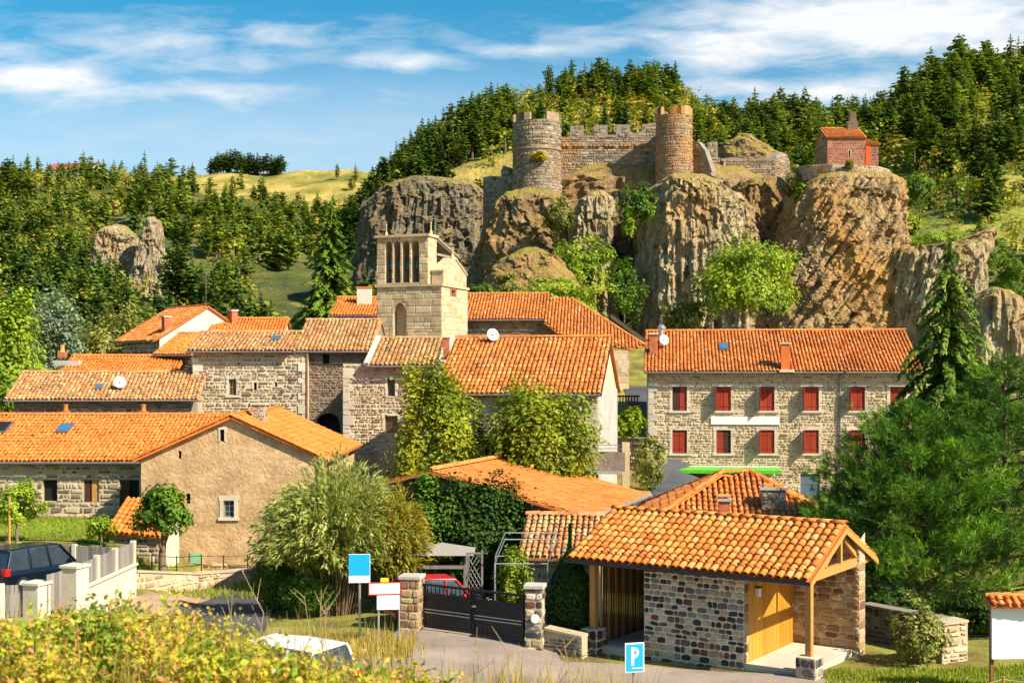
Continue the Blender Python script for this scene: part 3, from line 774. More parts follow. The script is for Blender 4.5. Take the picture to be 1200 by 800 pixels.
def tiles(name, O, U, V_, poly, mat, parent, pitch=.22, row=.36, seed=3, hgt=.0, kind='stuff', amp=1.0):
    """canal tiles laid on a roof plane: O eave corner, U along the eave, V_ up the slope, poly in (u, v)"""
    rg = np.random.default_rng(seed)
    O, U, V_ = np.array(O), np.array(Vector(U).normalized()), np.array(Vector(V_).normalized())
    N = np.cross(U, V_);
    if N[2] < 0: N = -N
    xs = [p[0] for p in poly]; ys = [p[1] for p in poly]
    i = np.arange(math.floor(min(xs) / pitch), math.ceil(max(xs) / pitch)); jn = np.arange(math.floor(min(ys) / row), math.ceil(max(ys) / row))
    a, b = np.meshgrid((i + .5) * pitch, jn * row); a = a.ravel(); b = b.ravel()
    k = inpoly(a, b + row * .45, poly) & inpoly(a, b + row * .1 + 1e-3, poly) ; a, b = a[k], b[k]; n = len(a)
    if n == 0: return None
    a = a + rg.normal(0, .008, n) * amp; b = b + rg.normal(0, .012, n) * amp
    r = pitch * .415; ang = np.linspace(R(8), R(172), 6)
    sk = rg.normal(0, .010, n) * amp; hz = rg.normal(0, .008, n) * amp + hgt; slip = rg.random(n) < .012; b = b - slip * rg.uniform(.05, .14, n)
    sag = .030 * fbm(np.stack([a * .35, b * .35, a * 0 + seed], 1), 3); hz = hz + sag + .012
    rings = []
    for (dv, rad, up) in ((-.02, r, .036), (row + .03, r * .88, .008)):
        x = a[:, None] + sk[:, None] * (1 if dv > 0 else -1) - np.cos(ang)[None] * rad
        z = np.sin(ang)[None] * rad * .88 + up + hz[:, None]
        y = (b + dv)[:, None] + 0 * x
        rings.append(O + x[..., None] * U + y[..., None] * V_ + z[..., None] * N)
    V = np.stack(rings, 1).reshape(-1, 3)
    o = (np.arange(n) * 12)[:, None]
    f = np.concatenate([np.stack([o + q, o + q + 1, o + q + 7, o + q + 6], -1) for q in range(5)], 1).reshape(-1, 4)
    tn = np.clip(rg.normal(.5, .22, n), 0, 1)
    return mesh_np(name, V, f, mat, parent, tone=np.repeat(tn, 5), smooth=True, kind=kind)

def ridge_tiles(name, A, B, mat, parent, r=.13, step=.40, seed=5, squash=.8):
    """row of round cap tiles along a ridge or hip, each overlapping the next"""
    A, B = Vector(A), Vector(B); d = (B - A); L = d.length; d.normalize()
    s = d.cross(Zv).normalized(); up = s.cross(d).normalized()
    n = max(1, int(L / step)); rg = np.random.default_rng(seed); V = []; Fc = []; tn = []
    for i in range(n):
        a0 = A + d * (L * i / n - .02); a1 = A + d * (L * (i + 1) / n + .03); k = len(V); j = rg.normal(0, .008)
        for c, rad, lift in ((a0, r, 0), (a1, r * 1.1, .02)):
            for q in range(6):
                t = math.pi * q / 5
                V.append(c + s * (math.cos(t) * rad + j) + up * (math.sin(t) * rad * squash + lift))
        for q in range(5): Fc.append((k + q, k + q + 1, k + q + 7, k + q + 6)); tn.append(min(1, max(0, rg.normal(.5, .2))))
    return mesh_np(name, np.array([tuple(v) for v in V]), np.array(Fc), mat, parent, tone=tn, smooth=True, kind='stuff')

def roof_plane(parent, O, U, V_, poly, tmat, seed, pitch=.22, row=.36, tile=True, name='roof', th=.10):
    """one slope: a deck with its tiles"""
    O = Vector(O); U = Vector(U).normalized(); V_ = Vector(V_).normalized(); N = U.cross(V_)
    if N.z < 0: N = -N
    pts = [O + U * a + V_ * b for a, b in poly]
    mb = MB(); mb.slab(pts, -N * th)
    deck = mb.build(name, tmat, parent)
    if tile: tiles('roof_tiles', O, U, V_, poly, tmat, deck, pitch, row, seed)
    return deck

def pane_set(fr, r, parent, kind='dark', depth=.2, name='window', pframe=WHITE, bars=(1, 2), surround=None, sill=None, sw=.13, lintel=True):
    """window: recessed pane with frame bars, stone surround and sill"""
    a, t0, b, t1 = r; mb = MB()
    if surround is not None:
        e = .035
        for (x0, y0, x1, y1) in ((a - sw, t0, a, t1), (b, t0, b + sw, t1), (a - sw * 1.3, t1, b + sw * 1.3, t1 + sw * 1.25)):
            mb.obox(fr.p(x0, y0, -.05), fr.u * (x1 - x0), Zv * (y1 - y0), fr.n * (e + .05), random.random())
        w = mb.build(name, surround, parent)
    else:
        mb.obox(fr.p(a, t0, -depth - .04), fr.u * (b - a), Zv * (t1 - t0), fr.n * .02, .5)
        w = mb.build(name, DARK, parent)
    if sill is not None:
        MB().obox(fr.p(a - sw * 1.35, t0 - .13, -.04), fr.u * (b - a + sw * 2.7), Zv * .13, fr.n * .13).build('sill', sill, w)
    if kind in ('dark', 'glass'):
        MB().obox(fr.p(a, t0, -depth - .02), fr.u * (b - a), Zv * (t1 - t0), fr.n * .02).build('pane', GLASS if kind == 'glass' else DARK, w)
    if kind == 'glass':
        m = MB(); f = .05
        for (x0, y0, x1, y1) in ((a, t0, a + f, t1), (b - f, t0, b, t1), (a + f, t0, b - f, t0 + f), (a + f, t1 - f, b - f, t1)):
            m.obox(fr.p(x0, y0, -depth + .001), fr.u * (x1 - x0), Zv * (y1 - y0), fr.n * .04)
        for i in range(1, bars[0] + 1):
            x = a + (b - a) * i / (bars[0] + 1); m.obox(fr.p(x - .02, t0 + f, -depth + .002), fr.u * .04, Zv * (t1 - t0 - 2 * f), fr.n * .03)
        for i in range(1, bars[1] + 1):
            y = t0 + (t1 - t0) * i / (bars[1] + 1); m.obox(fr.p(a + f, y - .015, -depth + .004), fr.u * (b - a - 2 * f), Zv * .03, fr.n * .025)
        m.build('frame', pframe, w)
    return w

def shutters(fr, r, w, mats=(SHUTTER, SHUTTER), depth=.05, open_leaf=False):
    a, t0, b, t1 = r; m = (a + b) / 2
    for (x0, x1, mt) in ((a + .01, m - .008, mats[0]), (m + .008, b - .01, mats[1])):
        mb = MB(); n = 3
        for i in range(n):
            x = x0 + (x1 - x0) * i / n; mb.obox(fr.p(x + .004, t0 + .02, -depth), fr.u * ((x1 - x0) / n - .008), Zv * (t1 - t0 - .04), fr.n * .035, random.random())
        for h in (.2, .8): mb.obox(fr.p(x0 + .02, t0 + (t1 - t0) * h - .04, -depth + .034), fr.u * (x1 - x0 - .04), Zv * .08, fr.n * .02)
        mb.build('shutter', mt, w)
    if open_leaf:
        MB().obox(fr.p(a - .03, t0 + .02, .04), fr.u * .03, Zv * (t1 - t0 - .04), fr.n * ((b - a) / 2)).build('shutter', SHUTTER, w)

def gutter(name, A, B, parent, r=.06, mat=ZINC):
    MB().tube([A, B], r, 8).build(name, mat, parent)

def chimney(P, w, d, h, mat, parent, cap=QUOIN, pots=0, rz=0.0, name='chimney', base=.6):
    P = Vector(P)
    mb = MB(); mb.box(P + Zv * (h / 2 - base / 2), (w, d, h + base), rz)
    c = mb.build(name, mat, parent, bevel=.01)
    MB().box(P + Zv * (h + .05), (w + .12, d + .12, .10), rz).build('cap', cap, c)
    for i in range(pots):
        o = (i - (pots - 1) / 2) * w * .45
        q = P + Matrix.Rotation(rz, 3, 'Z') @ Vector((o, 0, h + .10))
        MB().lathe(q, [(.12, 0), (.10, .22), (.13, .26), (.13, .30)], 10).build('chimney_pot', BRICK, c)
    return c

def house(name, label, px_l, px_r, D, th, depth, eave_py, base_z, rise, wmat, smat, tmat, opens=(), roof_px=None, seed=1, ov=.45, vo=.18,
          sw=.42, sh=.22, pitch=.22, row=.36, cat='house', tile=True, gable='side', stone_sides=False, margin=.0, gables=(True, True), quoins=False, ridge=True, gut=True, proud=.035):
    """ridge parallel to the front; returns thing, frames, wall, parameters. opens in picture pixels on the front wall"""
    A0 = at(px_l, eave_py, D); u = Vector((math.cos(th), -math.sin(th), 0)); v = Vector((math.sin(th), math.cos(th), 0))
    W = along(A0, u, px_r)
    slope = math.atan2(rise, depth / 2 + ov); ze = A0.z + ov * math.tan(slope) + .02   # wall top
    A = Vector((A0.x, A0.y, base_z)); H = ze - base_z
    t = thing(name, label, cat, A + u * W / 2 + v * depth / 2)
    front = Fr(A, u); right = Fr(A + u * W, v); back = Fr(A + u * W + v * depth, -u); left = Fr(A + v * depth, -v)
    op = [front.rect(*o) for o in opens]
    rect = [(0, 0), (W, 0), (W, H), (0, H)]
    g = (depth / 2) * math.tan(slope)
    gab = [(0, 0), (depth, 0), (depth, H), (depth / 2, H + g), (0, H)]
    wf = wall('wall', front, rect, op, wmat, t)
    if smat is not None: stones('stonework', front.pn, rect, op, smat, wf, sw * .74, sh * .78, proud, seed=seed, margin=margin)
    sw *= .74; sh *= .78
    for f, nm, gg in ((right, 'gable_wall', gables[1]), (left, 'gable_wall', gables[0])):
        w2 = wall(nm, f, gab if gg else [(0, 0), (depth, 0), (depth, H), (0, H)], [], wmat, t)
        if smat is not None and stone_sides: stones('stonework', f.pn, gab, [], smat, w2, sw, sh, proud, seed=seed + 9)
    if smat is not None and quoins:
        qz = 0.0; k = 0
        while qz < H - .5:
            qh = .30 + .14 * ((k * 7) % 3); ln = .62 if k % 2 else .38
            for x0 in (0.0, W - ln): MB().obox(front.p(x0, qz + .012, -.02), u * ln, Zv * (qh - .024), front.n * (.075 + .01 * (k % 3)), random.random()).build('quoin', QUOIN, t, bevel=.015)
            qz += qh; k += 1
    wall('wall', back, rect, [], wmat, t)
    V1 = v * math.cos(slope) + Zv * math.sin(slope); V2 = -v * math.cos(slope) + Zv * math.sin(slope)
    L = (depth / 2 + ov) / math.cos(slope)
    r0, r1 = (-vo, W + vo) if roof_px is None else (along(A0, u, roof_px[0]), along(A0, u, roof_px[1]))
    O = A - v * ov + Zv * (ze - base_z - ov * math.tan(slope) + .06)
    d1 = roof_plane(t, O, u, V1, [(r0, 0), (r1, 0), (r1, L), (r0, L)], tmat, seed, pitch, row, tile)
    O2 = O + v * (depth + 2 * ov)
    roof_plane(t, O2, u, V2, [(r0, 0), (r0, L), (r1, L), (r1, 0)], tmat, seed + 1, pitch, row, False)
    top = O + V1 * L + Zv * .05
    if ridge: ridge_tiles('ridge_tiles', top + u * r0, top + u * r1, tmat, d1, seed=seed)
    if gut: gutter('gutter', O + u * r0 - v * .07 - Zv * .06, O + u * r1 - v * .07 - Zv * .06, t)
    return dict(t=t, front=front, right=right, left=left, u=u, v=v, W=W, H=H, A=A, O=O, V1=V1, L=L, r0=r0, r1=r1, slope=slope, wf=wf, op=op, deck=d1, depth=depth, base=base_z, top=top)

def on_roof(h, px, py):
    """point of the front roof slope seen at a picture position"""
    d = Vector(((px - 600) / F, 1, (HZ - py) / F)); N = h['u'].cross(h['V1'])
    return d * (h['O'].dot(N) / d.dot(N))

def dish(P, nrm, r, label, mast, name='satellite_dish', bracket=None):
    P = Vector(P); nrm = Vector(nrm).normalized()
    t = thing(name, label, 'dish', mast)
    s = nrm.cross(Zv).normalized(); up = s.cross(nrm)
    V = []; Fc = []; n = 24; rings = 6
    for side, off in ((0, 0.0), (1, -.015)):
        for i in range(1, rings + 1):
            q = i / rings
            for j in range(n):
                a = 2 * math.pi * j / n
                V.append(P + (s * math.cos(a) + up * math.sin(a)) * r * q + nrm * (q * q * r * .25 + off))
    for side in (0, 1):
        b = side * rings * n
        for i in range(rings - 1):
            for j in range(n):
                q = (b + i * n + j, b + i * n + (j + 1) % n, b + (i + 1) * n + (j + 1) % n, b + (i + 1) * n + j)
                Fc.append(q)
        Fc.append(None)
    Fc = [f for f in Fc if f]
    for j in range(n): Fc.append(((rings - 1) * n + j, (rings - 1) * n + (j + 1) % n, (2 * rings - 1) * n + (j + 1) % n, (2 * rings - 1) * n + j))
    mb = MB(); mb.v = [tuple(p) for p in V]; mb.f = Fc + [tuple(range(n)), tuple(range(rings * n, rings * n + n))]; mb.t = [.5] * len(mb.f); mb.m = [0] * len(mb.f)
    mb.build('reflector', WHITE, t, smooth=True)
    MB().tube([mast, Vector((mast[0], mast[1], P.z)), P - nrm * .03], .025, 6).build('mast', ZINC, t)
    MB().tube([P - up * r * .95, P + nrm * r * .9 - up * r * .25], .014, 5).tube([P + nrm * r * .86 - up * r * .25, P + nrm * r * 1.02 - up * r * .2], .04, 6).build('receiver_arm', ZINC, t)
    return t
# ================================================================== VILLAGE HOUSES
def gable_house(name, label, apex, th, half, rise, length, base_z, wmat, smat, tmat, opens=(), seed=1, ove=.35, ovf=.22, tile=True, rakes=True, pitch=.22, row=.36, cat='house', sw=.42, sh=.22, proud=.03):
    """gable toward the camera; apex = picture position and depth of the near ridge end"""
    Pk = at(*apex); u = Vector((math.cos(th), -math.sin(th), 0)); v = Vector((math.sin(th), math.cos(th), 0))
    sl = math.atan2(rise, half); wh = half - ove
    A = Pk - u * wh + v * ovf; A.z = base_z
    H = Pk.z - rise + ove * math.tan(sl) - base_z - .06
    t = thing(name, label, cat, A + u * wh + v * length / 2)
    L2 = length - 2 * ovf
    front = Fr(A, u); right = Fr(A + u * 2 * wh, v); back = Fr(A + u * 2 * wh + v * L2, -u); left = Fr(A + v * L2, -v)
    g = [(0, 0), (2 * wh, 0), (2 * wh, H), (wh, H + wh * math.tan(sl)), (0, H)]; rc = [(0, 0), (L2, 0), (L2, H), (0, H)]
    op = [front.rect(*o) for o in opens]
    wf = wall('gable_wall', front, g, op, wmat, t)
    if smat is not None: stones('stonework', front.pn, g, op, smat, wf, sw, sh, proud, seed=seed)
    wall('gable_wall', back, g, [], wmat, t); wall('wall', left, rc, [], wmat, t)
    wr = wall('wall', right, rc, [], wmat, t)
    Ls = half / math.cos(sl); decks = []
    for sgn in (1, -1):
        O = Pk + u * sgn * half - Zv * rise; V1 = u * (-sgn) * math.cos(sl) + Zv * math.sin(sl)
        if sgn > 0: d = roof_plane(t, O, v, V1, [(0, 0), (length, 0), (length, Ls), (0, Ls)], tmat, seed, pitch, row, tile)
        else: d = roof_plane(t, O, v, V1, [(0, 0), (length, 0), (length, Ls), (0, Ls)], tmat, seed + 1, pitch, row, tile)
        decks.append(d)
        if rakes: ridge_tiles('verge_tiles', O + v * .06 + Zv * .03, Pk + v * .06 + Zv * .05, tmat, d, .12, .36, seed)
    ridge_tiles('ridge_tiles', Pk + Zv * .05, Pk + v * length + Zv * .05, tmat, decks[0], seed=seed)
    return dict(t=t, front=front, right=right, left=left, wf=wf, op=op, Pk=Pk, u=u, v=v, rise=rise, half=half, deck=decks[0], decks=decks, sl=sl, length=length, H=H, wh=wh, base=base_z, A=A)

# ---- long stone farmhouse wing on the left
hw = house('farmhouse', 'long low stone farmhouse with bright orange tiles above the fenced lawn', -150, 240, 61, 0, 9.2, 542, -8.2, 2.02, MORTAR, STONE, TILE_BRIGHT,
           opens=[(50, 562, 67, 587), (98, 562, 116, 588), (140, 562, 163, 604)], seed=11, roof_px=(-155, 262), sw=.5, sh=.27, proud=.05, pitch=.21)
for i, r in enumerate(hw['op']):
    if i < 2:
        w = pane_set(hw['front'], r, hw['t'], 'dark', .22)
        if i == 1:
            m = (r[0] + r[2]) / 2
            MB().obox(hw['front'].p(m, r[1] + .02, -.12), hw['u'] * (r[2] - m - .02), Zv * (r[3] - r[1] - .04), hw['front'].n * .04).build('shutter', WOOD, w)
            MB().obox(hw['front'].p(r[0] + .02, r[1] + .02, -.12), hw['u'] * (m - r[0] - .1), Zv * (r[3] - r[1] - .04), hw['front'].n * .04).build('shutter', DARKWOOD_SHADE, w)
    else:
        d = MB().obox(hw['front'].p(r[0], r[1], -.2), hw['u'] * (r[2] - r[0]), Zv * (r[3] - r[1]), hw['front'].n * .03).build('door', DARK, hw['t'])
        MB().obox(hw['front'].p(r[0] + .02, r[1], -.16), hw['u'] * .42, Zv * (r[3] - r[1] - .03), hw['front'].n * .05).build('door_leaf', DARKWOOD_SHADE, d)
def skylight(h, x0, y0, x1, y1, parent, mat=SKYGLASS):
    c = on_roof(h, (x0 + x1) / 2, (y0 + y1) / 2); a = on_roof(h, x0, (y0 + y1) / 2); b = on_roof(h, x1, (y0 + y1) / 2)
    p = on_roof(h, (x0 + x1) / 2, y1); q = on_roof(h, (x0 + x1) / 2, y0)
    N = h['u'].cross(h['V1']); w = (b - a).length; l = (q - p).length
    o = c - h['u'] * w / 2 - h['V1'] * l / 2 + N * .10
    s = MB().obox(o - h['u'] * .08 - h['V1'] * .08, h['u'] * (w + .16), h['V1'] * (l + .16), N * .07).build('skylight', ZINC, parent)
    MB().obox(o + N * .072, h['u'] * w, h['V1'] * l, N * .012).build('pane', mat, s)
skylight(hw, 70, 500, 82, 508, hw['t'])
skylight(hw, -6, 498, 10, 508, hw['t'], DARK)
def pot(P, parent, s=1.0):
    c = MB().box(Vector(P) + Zv * .05, (.62 * s, .62 * s, .5 * s)).build('chimney', BRICK, parent)
    MB().lathe(Vector(P) + Zv * .31 * s, [(.24 * s, 0), (.20 * s, .1), (.17 * s, .45 * s), (.21 * s, .5 * s), (.21 * s, .58 * s), (.12 * s, .60 * s)], 12).build('chimney_pot', TILE_RND, c)
for px in (77, 168): pot(Vector(((px - 600) / F * 66, 66, hw['top'].z - .05)), hw['t'], .62)

# ---- rendered gable house
gh = gable_house('gable_house', 'beige rough-rendered gable house with thick orange verge tiles beside the arching willow', (270.3, 487.5, 57.7), 0, 4.45, 2.0, 12.2, -9.6, PLASTER, None, TILE_BRIGHT,
                 opens=[(258, 503, 263, 517), (209, 528, 212.5, 537), (218, 578, 223, 590), (262, 586, 274.5, 606)], seed=21, pitch=.21)
for i, r in enumerate(gh['op']):
    if i == 3: pane_set(gh['front'], r, gh['t'], 'glass', .16, surround=QUOIN, sill=QUOIN, sw=.17, pframe=METAL)
    elif i == 0: pane_set(gh['front'], r, gh['t'], 'dark', .2, surround=QUOIN, sw=.07)
    else: pane_set(gh['front'], r, gh['t'], 'dark', .2)
a, t_ = gh['front'].inv(223, 660); b, t2 = gh['front'].inv(236, 647)
hb = MB().obox(gh['front'].p(a, t_, .005), gh['u'] * (b - a), Zv * (t2 - t_), gh['front'].n * .05).build('hatch', GREEN2, gh['t'])
# rough stone footing shows through the render near the ground
stones('stone_footing', gh['front'].pn, [(0.2, .3), (8.0, .3), (8.0, 1.25), (5.5, 1.55), (3.4, 1.15), (0.2, 1.6)], [(a - .1, t_ - .1, b + .1, t2 + .1)], STONE_PALE, gh['t'], .4, .2, .05, seed=4)
def on_gslope(h, px, py, sgn=1):
    d = Vector(((px - 600) / F, 1, (HZ - py) / F)); N = (h['u'] * sgn * math.sin(h['sl']) + Zv * math.cos(h['sl']))
    return d * (h['Pk'].dot(N) / d.dot(N))
cpt = at(304, 497, 60.5); cpt.z = gh['Pk'].z - (cpt.x - gh['Pk'].x) * math.tan(gh['sl'])
c1 = chimney(cpt, .62, .62, .78, MORTAR, gh['t'], cap=MORTAR_W)
for k, fr_ in enumerate((Fr(cpt + Vector((-.31, -.31, -.1)), (1, 0)), Fr(cpt + Vector((.31, -.31, -.1)), (0, 1)))):
    stones('stonework', fr_.pn, [(0, 0), (.62, 0), (.62, .86), (0, .86)], [], STONE_DARK, c1, .2, .13, .02, seed=40 + k)

# ---- little lean-to in front of it
lt = thing('lean_to_shed', 'small stone lean-to with one orange tiled slope against the gable house', 'shed', gp(155, 54.5))
A = at(128, 622, 54.5); A.z = -9.0; fr_ = Fr(A, (1, -.05)); W = along(A, fr_.u, 186); H = at(128, 622, 54.5).z + 9.0
w_ = wall('wall', fr_, [(0, 0), (W, 0), (W, H - .25), (0, H + .02)], [], MORTAR, lt)
stones('stonework', fr_.pn, [(0, 0), (W, 0), (W, H - .25), (0, H)], [], STONE, w_, .42, .24, .045, seed=31)
fr2 = Fr(A + fr_.u * W, (-fr_.n.x, -fr_.n.y)); w2 = wall('wall', fr2, [(0, 0), (2.8, 0), (2.8, H + .6), (0, H - .25)], [], WHITE_PL, lt)
V1 = (-fr_.n * math.cos(R(24)) + Zv * math.sin(R(24)))
Ux = (fr_.u * 1 - Zv * .10).normalized()
roof_plane(lt, fr_.p(-.1, H, .25), Ux, V1, [(0, 0), (W + .3, 0), (W + .3, 2.9), (0, 2.9)], TILE_BRIGHT, 33)

# ---- house with satellite dish, and the roof behind it
h2 = house('tiled_house', 'low stone house with a white satellite dish on its weathered orange roof', 16, 224, 76, R(-6), 7, 470, -7.5, 1.62, MORTAR_D, STONE_DARK, TILE_OLD, seed=41, roof_px=(7, 234), sw=.5, sh=.25, pitch=.24, stone_sides=False)
P = on_roof(h2, 141, 456)
dish(P + Vector((0, -.15, .42)), (.45, -1, .28), .36, 'white satellite dish on the weathered roof of the low stone house', P)
skylight(h2, 114, 453, 119, 457, h2['t'])
r = h2['right'].rect(223, 465, 229, 483)
r = (1.4, h2['H'] - 2.0, 2.3, h2['H'] - .9)
w_ = pane_set(h2['right'], r, h2['t'], 'none', .02); shutters(h2['right'], r, w_, depth=-.01)
h2b = house('back_house', 'bright orange roof showing just behind the house with the satellite dish', 68, 196, 84, R(-4), 7.5, 442, -7.0, 1.35, WHITE_PL, None, TILE_BRIGHT, seed=47, roof_px=(66, 206), pitch=.23)
P = h2b['top']; pot(Vector(((73 - 600) / F * 88.5, 88.5, P.z)), h2b['t'], .8); 
c_ = on_roof(h2b, 80, 428); MB().box(c_ + Zv * .15, (1.6, .8, .35)).build('ridge_vent', CONC, h2b['t'])

# ---- house with the white gable
h3 = house('white_gabled_house', 'house with a white gable wall and orange roof below the wooded slope', 143, 187, 100.5, R(50), 7.8, 402, -6.5, 2.7, WHITE_PL, STONE_DARK, TILE, seed=51, ov=.5, sw=.5, sh=.28, pitch=.24)
chimney(h3['top'] + h3['u'] * (h3['W'] - .4) - h3['v'] * 3.2 - Zv * 2.2, .5, .5, 1.2, BRICK, h3['t'], rz=-R(50))
chimney(h3['top'] + h3['u'] * (h3['W'] + .3) + h3['v'] * 2.0 - Zv * 1.6, .5, .5, 1.2, BRICK, h3['t'], rz=-R(50))
P = h3['top'] + h3['u'] * (h3['W'] - .3)
ant = thing('television_antenna', 'thin rooftop aerial on the ridge of the white gabled house', 'antenna', P)
MB().tube([P, P + Zv * 2.6], .025, 5).build('mast', ZINC, ant)
for k, zz in enumerate((1.7, 2.0, 2.3, 2.5)): MB().tube([P + Vector((-.5 + k * .06, 0, zz)), P + Vector((.5 - k * .06, 0, zz))], .014, 4).build('antenna_bar', ZINC, ant)
h3b = house('annex_house', 'small orange-roofed annex at the corner of the grey stone house', 186, 226, 88, R(18), 5.5, 417, -6.5, 1.5, MORTAR_D, STONE_DARK, TILE_BRIGHT, seed=55, pitch=.24)
h3c = house('rear_house', 'orange roof strip between the white gable and the grey stone house', 246, 330, 96, R(-4), 7, 396, -4, 1.5, WHITE_PL, None, TILE_BRIGHT, seed=57, pitch=.24)

# ---- grey stone house
h4 = house('grey_stone_house', 'wide grey rubble-stone house with a low orange roof beside the arched passage', 226, 361, 80, 0, 7.2, 413, -7.2, 1.28, MORTAR_W, STONE, TILE_OLD,
           opens=[(268, 444, 277, 463), (297.5, 448, 301, 457), (322, 448, 325, 453)], quoins=True, seed=61, roof_px=(219, 342), sw=.45, sh=.24, pitch=.25, proud=.05)
for i, r in enumerate(h4['op']): pane_set(h4['front'], r, h4['t'], 'glass' if i == 0 else 'dark', .16, surround=QUOIN if i < 2 else None, sw=.16 if i == 0 else .12, sill=QUOIN if i == 0 else None, bars=(1, 1), pframe=WOOD)
skylight(h4, 320, 396, 326, 400, h4['t'])
h4b = house('passage_house', 'shaded brown-walled house over the dark arched passage', 361.5, 436, 80.4, 0, 10.5, 413, -7.2, 2.15, MORTAR_D, STONE_BROWN, TILE_OLD,
            opens=[(378, 415, 386, 426), (370, 484, 399, 536)], seed=65, roof_px=(342.5, 438), sw=.4, sh=.22, pitch=.25, proud=.05)  # darker brown stone puts this wall's shade into its colour
pane_set(h4b['front'], h4b['op'][0], h4b['t'], 'dark', .2, sill=None)
def arch_fill(fr, a, b, ts, th, mat, parent, pointed=False, n=10, name='arch', top=None):
    """fills the corners above the springing so that the opening ends in an arch; th = depth of the soffit"""
    mb = MB(); m = (a + b) / 2; r = (b - a) / 2
    hgt = r if not pointed else r * 1.45
    top = ts + hgt if top is None else top
    def arc(q):
        x = a + (b - a) * q; k = abs(x - m) / r
        return x, ts + (math.sqrt(max(0, 1 - k * k)) * hgt if not pointed else (math.sqrt(max(0, 4 - (1 + k) ** 2)) / math.sqrt(3)) * hgt)
    for i in range(n):
        (x0, y0), (x1, y1) = arc(i / n), arc((i + 1) / n)
        mb.poly([fr.p(x0, y0), fr.p(x1, y1), fr.p(x1, top), fr.p(x0, top)])
        mb.poly([fr.p(x1, y1), fr.p(x0, y0), fr.p(x0, y0, -th), fr.p(x1, y1, -th)])
        mb.poly([fr.p(x1, y1, -th), fr.p(x0, y0, -th), fr.p(x0, top, -th), fr.p(x1, top, -th)])
    return mb.build(name, mat, parent)
a, t0, b, t1 = h4b['op'][1]
arch_fill(h4b['front'], a, b, t1 - (b - a) / 2, .4, STONE_DARK, h4b['t'])
MB().obox(h4b['front'].p(a, t0, -3.0), h4b['u'] * (b - a), Zv * (t1 - t0), h4b['front'].n * .05).build('passage', flat('passage_shade_blue', (.05, .065, .09), rough=.5), h4b['t'])  # back panel painted dark for the unlit depth of the passage
MB().tube([h4['front'].p(h4['W'] - .05, 0, .08), h4['front'].p(h4['W'] - .05, h4['H'], .08)], .06, 8).build('downpipe', pm('copper_pipe', [(0, (.34, .15, .06))], src='none', rough=.5), h4['t'])
